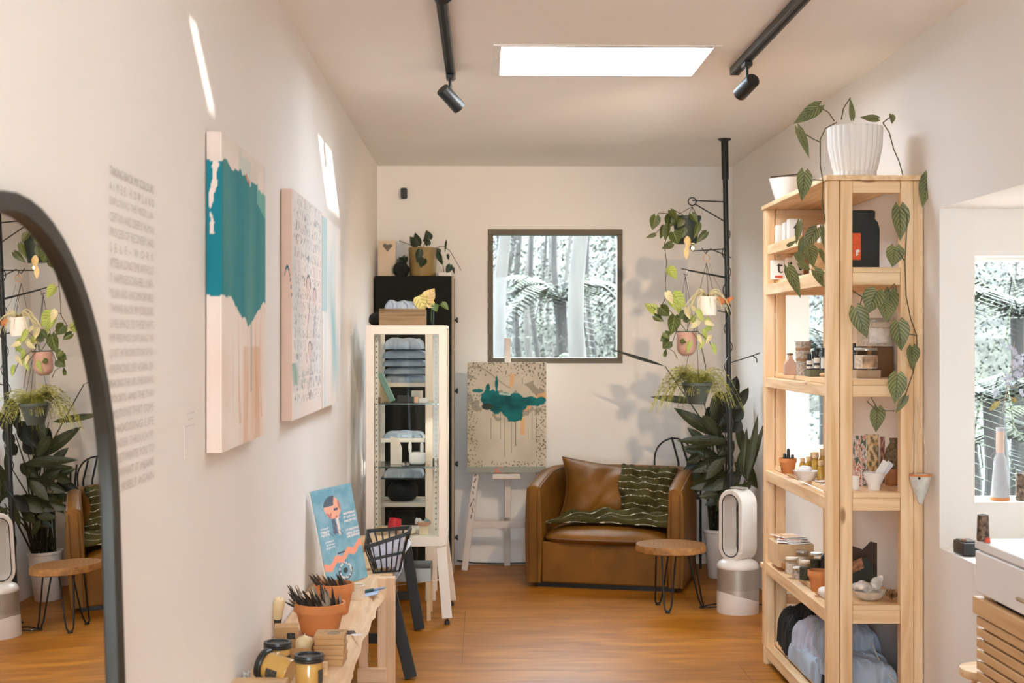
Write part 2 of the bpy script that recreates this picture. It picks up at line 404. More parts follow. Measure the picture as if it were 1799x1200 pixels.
def frond(mb, b, d, L, droop, w=.22):
    d = Vector(d).normalized(); side = V(-d.y, d.x, 0).normalized(); pts = []
    for i in range(13):
        t = i / 12; pts.append(Vector(b) + V(d.x, d.y, 0) * (L * t) + V(0, 0, L * (d.z * t - droop * t * t)))
    mb.tube(pts, .006, 4, caps=False)
    for i in range(1, 13):
        for k in range(2):
            t = (i - .5 * k) / 12; j = min(11, int(t * 12)); p = pts[j].lerp(pts[j + 1], t * 12 - j)
            wl = w * L * math.sin(PI * min(1, t * .9 + .1)) ** .7 * (1 if t < 1 else .3)
            for s in (-1, 1):
                tip = p + side * (s * wl) + V(d.x, d.y, 0) * (wl * .45) + V(0, 0, -wl * .3)
                q = V(d.x, d.y, 0) * (L * .022); mid = p.lerp(tip, .5)
                mb.add([p - q, mid - q * .8, tip, mid + q * .8, p + q], [(0, 1, 2, 3, 4)])
def fern(x, y, z, L, n, th):
    t = thing('tree_fern', '', 'fern', (x, y, -.4))
    if z > .3: MB().tube([V(x, y, -.4), V(x + .03, y, z * .5), V(x, y, z)], [.1, .08, .07], 10).build('trunk', barkg, t)
    mb = MB()
    for i in range(n):
        a = 2 * PI * i / n + th; frond(mb, (x, y, z), (math.cos(a), math.sin(a), rnd(.6, 1.5)), L * rnd(.8, 1.15), rnd(.7, 1.25), .17)
    mb.build('fronds', frond_m, t, recalc=False)
    return t
ferns = [(955, 15, .9, 1.5, 'broad tree fern left of centre outside the back window'), (985, 18, 1.9, 1.7, 'tall tree fern with arching fronds in the middle of the back window view'),
         (930, 12.5, .35, 1.0, 'low fern at the bottom left of the back window view'), (1000, 12.2, .3, .9, 'low fern at the bottom centre of the back window view, before the pale trunk'),
         (1068, 15, .7, 1.2, 'fern beyond the pale trunk near the right edge of the back window view'),
         (1745, 9.6, 1.0, 1.2, 'large tree fern outside the right-hand bay window, nearest the glass'), (1790, 12, 1.6, 1.6, 'tree fern at the far right of the bay window view'),
         (1700, 11, .6, 1.2, 'low tree fern left of the vase outside the right-hand bay window'), (1450, 13, 1.3, 1.5, 'tree fern seen through the shelf in the far bay window'), (1770, 8.2, .2, .9, 'small pale fern low outside the bay window behind the vase')]
for (px, Y, z, L, lab) in ferns:
    f_ = fern(at(px, Y), Y, z, L, 17, rnd(0, 1)); f_['label'] = lab
mb = MB()
for i in range(42000):
    Y = rnd(17, 34); px = rnd(830, 1120) if i % 2 else rnd(1370, 1900)
    x = at(px, Y); z = rnd(-.3, 4.2); s = rnd(.018, .06) * Y / 26
    if noise.noise(V(x * .35, Y * .2, z * .35)) < -.25: continue
    p = V(x, Y, z); a = Vector([rnd(-1, 1) for _ in range(3)]).normalized(); c = a.orthogonal().normalized(); e = a.cross(c)
    mb.add([p - c * s, p + e * s * .5, p + c * s, p - e * s * .5], [(0, 1, 2, 3)])
tag(mb.build('forest_foliage', fol_m, recalc=False), 'fine grey green leaves filling the forest beyond the windows', 'foliage', kind='stuff')

# unseen hedge added to keep the low sun off the bay glass
mb = MB(); random.seed(77)
for i in range(9000):
    p = V(4.0 + rnd(0, .5), rnd(-1.5, 7.6), 0); p.z = rnd(-.3, 2.55 + .15 * noise.noise(V(p.y * 2, 0, 0))); s = rnd(.03, .07)
    a = Vector([rnd(-1, 1) for _ in range(3)]).normalized(); c = a.orthogonal().normalized(); e = a.cross(c); mb.add([p - c * s, p + e * s * .6, p + c * s, p - e * s * .6], [(0, 1, 2, 3)])
hd = thing('sun_block_hedge', 'added hedge out of view that blocks low sun from the right wall windows', 'hedge', (4.25, 3, -.3))
mb.build('hedge_leaves', M('hedge_green', (.05, .07, .03, 1), .7, var=.5, s=4), hd, recalc=False)
MB().box(4.12, 4.38, -1.5, 7.6, -.3, 2.4).build('hedge_core', M('hedge_dark', (.03, .04, .02, 1), .9), hd)
# ------------------------------------------------------------------ left wall
XC = XL + .038
def srgb(r, g, b): return rgb(r, g, b)[:3]
def mixc(a, b, t): t = max(0, min(1, t)); return tuple(a[i] * (1 - t) + b[i] * t for i in range(3))
def fb(x, y, s=1.0, o=3):
    v = 0; a = 1
    for i in range(o): v += a * noise.noise(V(x * s, y * s, i * 7.3)); s *= 2.1; a *= .5
    return v
def canvas(name, y0, y1, z0, z1, art, label, side=None, nu=120, nv=200):
    """stretched canvas on the left wall; art(u, v) -> linear rgb, u far-ward from -t (edge) to 1, v up"""
    t = thing(name, label, 'painting', (XL, (y0 + y1) / 2, z0))
    mb = MB(); cols = []
    wd = y1 - y0; T = .036
    def pt(u, v):
        z = z0 + v * (z1 - z0)
        return V(XL + .003 + (T + u * wd if u < 0 else T), y0 if u < 0 else y0 + u * wd, z)
    us = [-T / wd * (1 - k / 16) for k in range(16)] + [i / nu for i in range(nu + 1)]
    vs = [j / nv for j in range(nv + 1)]
    mb.add([pt(u, v) for u in us for v in vs], [(i * (nv + 1) + j, (i + 1) * (nv + 1) + j, (i + 1) * (nv + 1) + j + 1, i * (nv + 1) + j + 1) for i in range(len(us) - 1) for j in range(nv)])
    o = mb.build('canvas', attrmat('oil_paint'), t, recalc=False, smooth=False)
    ca = o.data.color_attributes.new('Col', 'FLOAT_COLOR', 'POINT')
    k = 0
    for u in us:
        for v in vs:
            c = art(u, v); ca.data[k].color = (c[0], c[1], c[2], 1); k += 1
    o.data.color_attributes.active_color = ca
    MB().box(XL + .003, XC - .004, y0 + .003, y1, z0, z1).build('stretcher', M('canvas_stretcher', (.55, .36, .2, 1), .7), t)
    return t
CR_ = srgb(240, 222, 208)
def art1(u, v):
    teal = mixc(srgb(24, 128, 138), srgb(64, 140, 140), .5 + .9 * fb(u * 3, v * 1.2, 1.3))
    if u < .02: teal = srgb(10, 122, 134)
    teal = mixc(teal, srgb(105, 158, 152), max(0, 1 - abs(u - .58) * 9) * (.5 + fb(u * 4, v * 2)) * .8)
    base = mixc(CR_, srgb(245, 235, 226), .5 + fb(u * 2, v * 3))
    top = .912 + .022 * fb(u * 7, 1, 1) - (.02 if u > .8 else 0)
    low = .49 + .008 * fb(u * 14, 3)
    if u > .18: low = .49 - (.095 * min(1, (u - .18) / .38) if u < .56 else .095 * max(0, 1 - (u - .56) / .38)) + .014 * fb(u * 9, 5)
    if v >= top: base = mixc(srgb(238, 228, 218), srgb(226, 216, 206), .5 + fb(u * 4, v * 9))
    if u < 0: base = mixc(base, srgb(204, 176, 160), .6); teal = mixc(teal, srgb(6, 96, 108), .4)
    if low < v < top: 
        c = teal
        if u < 0 and abs(u + .032 + .02 * fb(v * 6, 2)) < .007 * (1 + 2 * fb(v * 14, 8)) and v > .68: c = base
        if u > .78 and v > .84 - .2 * max(0, u - .8): c = mixc(teal, srgb(130, 190, 176), .7)
        if .50 < u < .62 and .90 < v + .2 * (u - .55) < .975 : c = srgb(196, 120, 70) if fb(u * 30, v * 30) > -.1 else base
        return c
    if v <= low:
        d = abs(math.sin(u * 17 + 1.5 * fb(u * 6, v * 1.5)))
        k = max(0, 1 - d * 2.0) * min(1, max(0, (u - .2) * 5)) * min(1, max(0, (low - v + .02) * 7)) * (1 if v > .07 else .2)
        c = mixc(base, srgb(216, 164, 118), k * .85)
        if .45 < u < .85 and v < .33: c = mixc(c, srgb(222, 176, 136), .45 + .5 * fb(u * 7, v * 2))
        if abs(u - .64) < .014 and v > .17: c = mixc(c, srgb(84, 120, 116), .6)
        return c
    if .35 < u < .62 and v < top + .06: return mixc(base, srgb(196, 214, 206), .6)
    return base
def art2(u, v):
    base = mixc(srgb(238, 220, 208), srgb(232, 226, 218), .5 + fb(u * 3, v * 3))
    if u < 0:
        if abs(v - (.665 - 4 * (u + .02) ** 2 * 100)) < .009 and u > -.03: return srgb(60, 96, 110)
        return srgb(214, 184, 168)
    g = .5 + .9 * fb(u * 3, v * 2, 1.2)
    if v > .12: base = mixc(base, srgb(206, 206, 202), g * .6)
    row = int(v * 17); fv = v * 17 - row
    ink = noise.noise(V(u * 30 + row * 9.1, v * 26, row)) 
    ink2 = abs(noise.noise(V(u * 34 + row * 3.1 + 2 * noise.noise(V(u * 3, v * 14, 2)), v * 11, 4)))
    lim = .16 if row in (1, 2, 14, 13, 12, 15) else .30
    c = base
    if .04 < u < .96 and .10 + .1 * ink < fv < .92 + .1 * ink and v > .06 and ink > -.28 and ink2 < .062 + (.04 if row in (2, 13, 14) else 0) : c = mixc(base, srgb(84, 90, 100), .6)
    # two pale figures with dark hair
    for cx, cz, s in ((.50, .60, 1), (.72, .56, .8), (.55, .30, .8)):
        dx, dz = (u - cx) / (.07 * s), (v - cz) / (.05 * s)
        r = dx * dx + dz * dz
        if r < 1: c = mixc(c, srgb(222, 190, 176), .6)
        if .75 < r < 1.25 and dz > -.2: c = mixc(c, srgb(72, 76, 82), .8)
        if abs(dx + .6 * math.sin(dz)) < .16 and -5 < dz < -1: c = mixc(c, srgb(84, 90, 98), .6)
    if v < .25 and v > .15 and u < .4: c = mixc(c, srgb(150, 176, 158), .35 + fb(u * 6, v * 6))
    if u > .985: c = srgb(236, 206, 184)
    return c
def art3(u, v):
    base = mixc(srgb(240, 226, 214), srgb(236, 232, 226), .5 + fb(u * 3, v * 3))
    k = max(0, 1 - abs(u - .55 - .15 * math.sin(v * 7)) * 3.2) * (1 if v > .2 else v * 5) + .5 * fb(u * 4, v * 1.5)
    k *= min(1, max(.15, (1.0 - v) * 2.2))
    if u < .25 and v > .5: k = .8
    return mixc(base, srgb(150, 196, 200), max(0, k) * .8)
canvas('canvas_painting', 3.40, 4.08, 1.135, 1.90, art1, 'large unframed canvas with a solid teal block over dripping peach paint', nu=110, nv=190)
canvas('canvas_painting', 4.66, 5.515, 1.14, 1.90, art2, 'pale unframed canvas covered in grey scribbled handwriting and faces', nu=150, nv=260)
canvas('canvas_painting', 5.53, 6.22, 1.14, 1.888, art3, 'pale canvas with a soft light blue wash, farthest along the left wall', nu=60, nv=90)
# wall lettering
LINES = ["TAKING BACK MY COLOURS", "AIMEE ROWLAND", "EXPLORING THE MESSY, UN-", "CERTAIN AND DEEPLY HUMAN", "PROCESS OF RECOVERY AND", "SELF-WORK", "AFTER A LONG TIME WITHOUT", "IT HAPPINESS CAN FEEL UNFA-", "MILIAR AND UNCOMFORTABLE.", "TAKING BACK MY COLOURS", "GIVES SPACE TO THESE SHIFTS", "KEY FEELINGS, CAPTURING THE", "QUIET INTROSPECTION OF EX-", "PERIENCING LIFE AGAIN. EM-", "BRACING THE UPS, THE DOWNS", "DOUBTS, AND THE THIN", "EMOTIONS THAT COME", "CHOOSING LIFE", "WANDER THROUGH MY", "STREET INVITE YOU TO", "ON WHAT IT MEANS", "YOURSELF AGAIN"]
inkm = M('grey_vinyl', (.50, .46, .43, 1), .6); inkf = M('faded_vinyl', (.62, .575, .54, 1), .6)
def textobj(name, body, mat, Mx, width, height, parent, spread=1.0):
    cu = bpy.data.curves.new(name, 'FONT'); cu.body = body; cu.size = 1; cu.space_character = spread; cu.resolution_u = 2
    cu.extrude = 0.0
    o = bpy.data.objects.new(name, cu); COL.objects.link(o)
    dg = bpy.context.evaluated_depsgraph_get(); me = bpy.data.meshes.new_from_object(o.evaluated_get(dg))
    bpy.data.objects.remove(o)
    xs = [v.co.x for v in me.vertices]; ys = [v.co.y for v in me.vertices]
    sx = width / (max(xs) - min(xs)); sy = height / (max(ys) - min(ys)); x0, y0 = min(xs), min(ys)
    for v in me.vertices: v.co = Mx @ V((v.co.x - x0) * sx, (v.co.y - y0) * sy, 0)
    me.materials.clear(); me.materials.append(mat); me.name = name
    o = bpy.data.objects.new(name, me); COL.objects.link(o); o.parent = parent; o.matrix_parent_inverse = WM[parent.name].inverted(); WM[o.name] = Matrix.Identity(4)
    return o
tt = thing('wall_lettering', 'tall column of small grey capital lettering stuck on the left wall beside the mirror', 'lettering', (XL, 2.7, 1.13))
for i, L_ in enumerate(LINES):
    z = 1.695 - i * .0271
    Mx = Matrix.Translation((XL + .0015, 2.527, z)) @ Matrix(((0, 0, 1, 0), (1, 0, 0, 0), (0, 1, 0, 0), (0, 0, 0, 1)))
    textobj('text_line', L_, inkf if i > 1 else inkm, Mx, .338, .0165, tt, 2.2 if i in (1, 5) else 1.0)
# small framed caption and outline on the wall
mb = MB(); 
for (a, b_, c, d) in ((3.18, 3.27, 1.238, 1.2395), (3.19, 3.26, 1.225, 1.2263), (3.16, 3.1612, 1.14, 1.21), (3.16, 3.28, 1.21, 1.2112)): mb.box(XL, XL + .0012, a, b_, c, d)
tag(mb.build('caption_label', inkf), 'tiny pale caption label on the left wall before the teal canvas', 'label')
# arched leaning mirror
ph, th = math.radians(1.75), math.radians(-.25)
N = V(math.cos(ph) * math.cos(th), math.cos(ph) * math.sin(th), math.sin(ph)); Q = V(-.64, 2.1, 1.2)
Uz = (V(0, 0, 1) - N * N.z).normalized(); Uy = N.cross(Uz) * -1
if Uy.y < 0: Uy = -Uy
MM = Matrix((Uy, Uz, N)).transposed().to_4x4(); MM.translation = V(-.64, 0, 0) + V(0, 0, 0)
# origin of mirror plane on the floor below the arch centre
YM = 1.965
o3 = Q + Uz * (-1.2 / Uz.z); o3 = o3 + Uy * ((YM - o3.y) / Uy.y); MM.translation = o3
def archpts(r, h, inset, n=28):
    R_ = r - inset; cy = h - r
    return [(-R_, inset)] + [(-R_ * math.cos(PI * i / n), cy + R_ * math.sin(PI * i / n)) for i in range(n + 1)] + [(R_, inset)]
MR, MH, FWD = .487, 1.605, .028
mt_ = thing('arched_mirror', 'tall arched floor mirror in a black metal frame leaning on the left wall', 'mirror', (o3.x, YM, 0))
outer = archpts(MR, MH, 0); inner = archpts(MR, MH, FWD)
mb = MB(); n_ = len(outer)
vs = []
for (z) in (-.012, .016): vs += [MM @ V(x, y, z) for x, y in outer] + [MM @ V(x, y, z if z < 0 else z - .004) for x, y in inner]
fs = []
for i in range(n_):
    j = (i + 1) % n_
    fs += [(i, j, n_ + j, n_ + i), (2 * n_ + i, 3 * n_ + i, 3 * n_ + j, 2 * n_ + j), (i, 2 * n_ + i, 2 * n_ + j, j), (n_ + i, n_ + j, 3 * n_ + j, 3 * n_ + i)]
mb.add(vs, fs); mb.build('frame', M('mirror_frame_black', (.028, .025, .018, 1), .42, .1, spec=.35), mt_, smooth=True, bevel=.003)
mm_, nn_, bb_ = newmat('silvered_glass'); bb_.inputs['Base Color'].default_value = (.9, .885, .86, 1); bb_.inputs['Metallic'].default_value = 1; bb_.inputs['Roughness'].default_value = .004
MB().prism(archpts(MR, MH, FWD - .004), MM, -.004, 0).build('mirror_glass', mm_, mt_)
# ------------------------------------------------------------------ shared shape helpers
def sp(x, p): return math.copysign(abs(x) ** p, x)
def slab(mb, c, size, seed=0, amp=.01, pw=.3, pz=.5, n=22, ns=9, Mx=None):
    """rounded, slightly lumpy block (cloth, cushions, stones, bags)"""
    c = Vector(c); hx, hy, hz = [q / 2 for q in size]
    def fn(u, v):
        a = u * 2 * PI; b = (v - .5) * PI
        p = V(hx * sp(math.cos(b), pz) * sp(math.cos(a), pw), hy * sp(math.cos(b), pz) * sp(math.sin(a), pw), hz * sp(math.sin(b), pz))
        q = p + p.normalized() * (amp * noise.noise((p + V(seed * 3.1, seed, 0)) * ns)) if p.length > 0 else p
        return (Mx @ q) if Mx else q + c
    k = len(mb.v); mb.grid(fn, n * 2, n)
    for f in list(mb.uv): 
        if f >= 0: pass
    return mb
def drape(mb, c, size, seed=0, rot=0, fold=1.0, n=56):
    """crumpled folded cloth: a ridged cushion whose sides tuck under"""
    c = Vector(c); hx, hy, h = size[0] / 2, size[1] / 2, size[2]; R_ = Matrix.Rotation(rot, 4, 'Z')
    def fn(u, v):
        a, b = 2 * u - 1, 2 * v - 1; r = max(abs(a), abs(b)); k = min(1, r)
        wob = 1 + .10 * noise.noise(V(a * 2 + seed, b * 2, seed)); x, y = a * hx * wob, b * hy * wob
        rd = lambda s, o: 1 - abs(noise.noise(V(x * s + seed * 3 + y * s * .4, y * s * .6 + o, seed * 1.7 + o))) * 2.6
        f = (rd(7, 0) * .5 + rd(15, 3) * .28 + rd(30, 5) * .12) * fold
        e = max(0, 1 - k ** 6)
        z = h * (e ** .45) * (.72 + .34 * f) 
        w = .012 * noise.noise(V(a * 5, b * 5, seed + 9)) * fold
        return c + R_ @ V(x + w, y + w, max(.0005, z))
    return mb.grid(fn, n, n)
def jarprof(r, h, neck=.85): return [(0, 0), (r * .92, 0), (r, r * .1), (r, h * .78), (r * neck, h * .88), (r * neck, h)]
TERRA = M('terracotta', (.62, .23, .075, 1), .75, var=.15, s=9)
DARKM = M('soil', (.03, .022, .015, 1), .95, var=.4, s=40, bmp=.5)
WHITEC = M('white_ceramic', (.80, .75, .70, 1), .45, var=.02, s=4)
BLKM = M('black_metal', (.022, .022, .02, 1), .42, .3)
BLKP = M('black_plastic', (.025, .024, .022, 1), .35)
KRAFT = M('kraft_card', (.50, .29, .13, 1), .85, var=.12, s=12, bmp=.05)
KRAFTL = M('kraft_card_light', (.66, .45, .25, 1), .85, var=.1, s=12)
PAPER = M('white_paper', (.82, .78, .74, 1), .8, var=.02)
BLUEC = M('pale_blue_linen', (.36, .43, .52, 1), .9, var=.1, s=14, bmp=.15, bs=300, sheen=.2)
BLACKC = M('black_cloth', (.014, .015, .014, 1), .9, var=.3, s=20, bmp=.2, bs=200)
def terracotta_pot(name, c, r, h, label, cat='pot', n=32):
    """plain tapered clay pot with a thick rim band"""
    t = thing(name, label, cat, c)
    MB().lathe([(0, 0), (r * .66, 0), (r * .70, h * .02), (r * .90, h * .70), (r * .90, h * .72), (r, h * .73), (r, h), (r * .90, h), (r * .86, h * .72), (r * .62, h * .06), (0, h * .06)], c, n).build('body', TERRA, t, smooth=True)
    MB().lathe([(0, h * .80), (r * .87, h * .80), (r * .87, h * .78)], c, 20, caps=False).build('soil', DARKM, t)
    return t
# ------------------------------------------------------------------ pine bench by the left wall
BT = .47
bench = thing('live_edge_bench', 'long low pine bench with a wavy live edge against the left wall', 'bench', (-.52, 4.4, 0))
mb = MB(); N_ = 60; tp = []; bt = []
for i in range(N_ + 1):
    y = 2.9 + (5.68 - 2.9) * i / N_
    e = -.395 + .016 * noise.noise(V(y * 4, 0, 0)) + .008 * noise.noise(V(y * 13, 2, 0)); tp.append((e - .018, y)); bt.append((e + .012, y))
vs = [V(XL + .004, y, BT) for e, y in tp] + [V(e, y, BT) for e, y in tp] + [V(e, y, BT - .045) for e, y in bt] + [V(XL + .004, y, BT - .045) for e, y in bt]
K = N_ + 1; fs = [(k * K + i, k * K + i + 1, ((k + 1) % 4) * K + i + 1, ((k + 1) % 4) * K + i) for k in range(4) for i in range(N_)] + [(0, K, 2 * K, 3 * K), (N_, N_ + K, N_ + 2 * K, N_ + 3 * K)]
mb.add(vs, fs); mb.build('bench_top', wood('pine_pale_y', 1, (.62, .38, .19, 1), (.82, .60, .38, 1)), bench)
palez = wood('pine_pale_z', 2, (.66, .43, .25, 1), (.82, .60, .40, 1))
for (xa, xb, ya) in ((-.402, -.335, 5.44), (-.475, -.440, 5.45)):
    MB().box(xa, xb, ya, ya + .045, 0, BT - .046 if xa < -.41 else BT + .028).build('leg', palez, bench, bevel=.003)
MB().box(-.476, -.366, 5.405, 5.438, .105, .158).build('crossbar', wood('pine_pale_x', 0, (.66, .43, .25, 1), (.82, .60, .40, 1)), bench, bevel=.003)
for (xa, xb, ya) in ((-.402, -.335, 3.2), (-.62, -.58, 3.2), (-.64, -.60, 5.44)):
    MB().box(xa, xb, ya, ya + .045, 0, BT - .046).build('leg', palez, bench, bevel=.003)
# things on it
def on(px, py, z=BT): return PZ(px, py, z)
c = on(562, 1112); POT1 = c
terracotta_pot('terracotta_pot', c, .083, .098, 'wide terracotta pot crammed with dark pointed quills on the pine bench')
c2 = on(587, 1078); POT2 = c2
terracotta_pot('terracotta_pot', c2, .068, .105, 'smaller terracotta pot of dark quills standing behind the wide one on the bench')
qm = [M('quill_dark', (.045, .03, .02, 1), .55, var=.5, s=30), M('quill_brown', (.17, .09, .05, 1), .6, var=.5, s=30), M('quill_pale', (.42, .33, .24, 1), .6, var=.3, s=30)]
random.seed(11)
def quill(c, r, h, lab, g, back=0):
    a = rnd(0, 2 * PI); rr = r * math.sqrt(rnd(0, 1)); b = Vector(c) + V(rr * math.cos(a), rr * math.sin(a), h * .80)
    t = b + V(-.025 + .3 * rr * math.cos(a) + rnd(-.012, .012), .5 * rr * math.sin(a), rnd(.028, .058) + back)
    mb = MB(); m = b.lerp(t, .55)
    if rnd(0, 1) < .5: mb.tube([b, m, t], [.0028, .0035, .0006], 6)
    else: mb.leaf(b, t, .011, (rnd(-.4, .4), -1, 0), 'lance', .05, .3, 5, 2); mb.tube([b, t], [.0018, .0008], 5)
    tag(mb.build('quill', random.choice(qm if rnd(0, 1) < .5 else qm[:1])), lab, 'quill', g)
for i in range(64): quill(POT1, .066, .098, 'dark slender quill standing among many in the wide terracotta pot', 'quills in the wide terracotta pot', .03 if i % 4 == 0 else 0)
for i in range(20): quill(POT2, .052, .105, 'dark slender quill in the smaller terracotta pot behind', 'quills in the smaller terracotta pot')
def cardbox(name, c, sx, sy, sz, rz, mat, label, lid=None, cat='box', group=None):
    t = thing(name, label, cat, c, rz, group); Mx = Matrix.Translation(Vector(c)) @ Matrix.Rotation(rz, 4, 'Z')
    MB().box(-sx / 2, sx / 2, -sy / 2, sy / 2, 0, sz * (1 if not lid else .62), Mx).build('body', mat, t, bevel=.0012)
    if lid: MB().box(-sx / 2 - .0015, sx / 2 + .0015, -sy / 2 - .0015, sy / 2 + .0015, sz * .62 + .0006, sz, Mx).build('lid', lid, t, bevel=.0012)
    return t, Mx
# stack of three flat kraft boxes
c = on(578, 1170)
for i, lab in enumerate(('kraft gift box at the bottom of the stack of three on the bench', 'kraft gift box in the middle of the stack of three on the bench', 'top kraft gift box of the bench stack with a round printed lid')):
    t, Mx = cardbox('gift_box', V(c.x, c.y + .045, BT + i * .0292), .084, .086, .0285, -.05 + .03 * i, KRAFT, lab, KRAFT)
    if i == 2:
        MB().lathe([(0, .0289), (.019, .0289), (.019, .0295), (0, .0295)], n=24, Mx=Mx @ Matrix.Translation((.01, -.012, 0)), caps=False).build('round_label', M('sepia_print', (.28, .19, .12, 1), .7, var=.5, s=300), t)
        MB().box(-.02, .035, .012, .036, .0287, .0293, Mx).build('window_label', M('sepia_label', (.42, .25, .12, 1), .7, var=.2, s=90), t)
# open kraft tray with a wax cone and printed moon mark
c = on(512, 1166)
t = thing('kraft_tray', 'open kraft card tray with a black half-moon print holding wax candles on the bench', 'tray', c); Mx = Matrix.Translation(c)
mb = MB(); sx, sy, sz, w = .125, .12, .058, .003
for q in ((-sx / 2, sx / 2, -sy / 2, -sy / 2 + w), (-sx / 2, sx / 2, sy / 2 - w, sy / 2), (-sx / 2, -sx / 2 + w, -sy / 2 + w, sy / 2 - w), (sx / 2 - w, sx / 2, -sy / 2 + w, sy / 2 - w)): mb.box(*q, 0, sz, Mx)
mb.box(-sx / 2 + w, sx / 2 - w, -sy / 2 + w, sy / 2 - w, 0, w, Mx); mb.build('tray', KRAFT, t)
Fx = Mx @ Matrix.Translation((.028, -sy / 2 - .0006, .034)) @ Matrix.Rotation(PI / 2, 4, 'X')
MB().prism([(0, 0)] + [(.017 * math.cos(a), .017 * math.sin(a)) for a in [PI * (-.62 + 1.0 * i / 14) for i in range(15)]], Fx, 0, .0005).build('moon_print', BLKP, t)
MB().prism([(-.03, -.02), (-.014, -.005), (-.012, -.022), (-.03, -.03)], Fx, 0, .0005).build('corner_print', BLKP, t)
BEES = M('beeswax', (.72, .45, .13, 1), .5, var=.08, s=8); BEESL = M('pale_beeswax', (.78, .60, .34, 1), .55, var=.05, s=8)
t2 = thing('wax_candle', 'short pale wax candle with a pointed top standing in the kraft tray', 'candle', (c.x + .035, c.y + .02, BT + .004))
MB().lathe([(0, 0), (.026, 0), (.026, .058), (.02, .066), (.004, .073), (0, .076)], (c.x + .035, c.y + .02, BT + .004), 20).build('wax', BEESL, t2, smooth=True)
MB().tube([V(c.x + .035, c.y + .02, BT + .076), V(c.x + .036, c.y + .02, BT + .084)], .0012, 5).build('wick', PAPER, t2)
t, Mx = cardbox('gift_box', V(c.x - .03, c.y + .115, BT), .07, .07, .088, .12, KRAFT, 'tall kraft box with a dark picture window behind the tray on the bench')
MB().box(.002, .026, -.0362, -.0353, .045, .072, Mx).build('picture_window', M('dark_print', (.05, .04, .03, 1), .6, var=.9, s=160), t)
# crystals
def crystal(c, s, label, m=None, n=5, name='crystal_cluster'):
    mb = MB(); random.seed(int(abs(c[0]) * 1000))
    for i in range(n):
        a = rnd(0, 6.28); b = Vector(c) + V(math.cos(a), math.sin(a), 0) * s * rnd(0, .45); h = s * rnd(.5, 1)
        tip = b + V(rnd(-.25, .25) * s, rnd(-.2, .2) * s, h); m_ = b.lerp(tip, .7); r = s * rnd(.14, .24)
        mb.tube([b, m_, tip], [r, r * .85, .0004], 6)
    return tag(mb.build(name, m or M('clear_quartz', (.86, .84, .82, 1), .15, trans=.3, spec=.6)), label, 'crystal')
crystal((c.x - .035, c.y + .01, BT + .0035), .060, 'white quartz points poking up out of the kraft tray', n=5)
crystal(tuple(on(430, 1196)), .034, 'clear crystal cluster at the bottom left end of the bench', n=7)
# candle jars
def candle_jar(c, label, r=.037, h=.098, Mx=None):
    Mx = Mx or Matrix.Translation(Vector(c)); t = thing('candle_jar', label, 'candle', c)
    MB().lathe([(0, 0), (r * .93, 0), (r * .97, .004), (r * .97, h * .74), (r * .86, h * .82), (0, h * .82)], n=32, Mx=Mx).build('jar', M('amber_wax_glass', (.52, .29, .07, 1), .2, var=.12, s=10, coat=.6), t, smooth=True)
    MB().lathe([(r * .86, h * .80), (r * 1.06, h * .81), (r * 1.1, h * .86), (r * 1.04, h * .89), (r * 1.1, h * .92), (r * 1.06, h), (r * .84, h), (r * .80, h * .955), (0, h * .95)], n=32, Mx=Mx, caps=False).build('lid', BLKP, t, smooth=True)
    MB().lathe([(r * .975, h * .12), (r * .985, h * .12), (r * .985, h * .5), (r * .975, h * .5)], n=10, Mx=Mx @ Matrix.Rotation(1.0, 4, 'Z') , caps=False) 
    mb = MB(); n_ = 10
    vs = [Mx @ V(r * .985 * math.cos(a), r * .985 * math.sin(a), z) for z in (h * .25, h * .62) for a in [-.75 + .9 * i / n_ for i in range(n_ + 1)]]
    mb.add(vs, [(i, i + 1, n_ + 2 + i, n_ + 1 + i) for i in range(n_)]); mb.build('label', M('black_cream_label', (.06, .05, .04, 1), .5, var=.9, s=200), t)
    return t
candle_jar(on(543, 1214), 'amber candle jar with a black lid standing at the front of the bench')
candle_jar(on(488, 1186), 'amber candle jar with a black lid standing beside the kraft tray', .0365, .094)
c = on(500, 1200)
A_, B_ = P(457, 1164, 3.86), P(510, 1181, 3.83); B_.z = BT + .040; Mx = frame(B_, A_ - B_)
candle_jar(B_, 'tipped over amber candle jar lying on its side on the bench', .038, .09, Mx)
t, Mx = cardbox('kraft_box', on(452, 1222) , .15, .12, .034, .03, KRAFTL, 'shallow kraft box at the bottom left corner of the bench')
# tube candle leaning on the wall
b0 = on(480, 1112) ; t0 = P(458, 1052, 4.50); t0.x = max(t0.x, XL + .022)
tc_ = thing('taper_candle', 'fat yellow wax candle with a dark paper band leaning against the left wall', 'candle', b0)
ax = (t0 - b0); MB().tube([b0 + ax * .02, t0 - ax * .05, t0], [.0175, .0175, .012], 20).build('wax', BEESL, tc_, smooth=True)
MB().tube([b0 + ax * .26, b0 + ax * .48], .0181, 20, caps=False).build('paper_band', M('charcoal_band', (.06, .055, .045, 1), .8), tc_)
MB().tube([t0, t0 + ax * .06], .0015, 5).build('wick', PAPER, tc_)
c = on(569, 1186); MBk = MB().lathe([(0, 0), (.011, 0), (.011, .036), (0, .036)], c, 16); tag(MBk.build('cork_stopper', M('cork', (.68, .48, .28, 1), .85, var=.2, s=60), smooth=True), 'small pale cork standing beside the front candle jar', 'cork')
c = on(612, 1112); t, Mx = cardbox('business_card', c, .045, .05, .003, .2, BLKP, 'small black card lying flat right of the wide terracotta pot', cat='card')
c = on(627, 1116); tag(MB().lathe([(0, 0), (.016, 0), (.020, .002), (0, .002)], c, 20).build('shell_dish', WHITEC, smooth=True), 'little white shell dish at the bench edge beside the black card', 'dish')
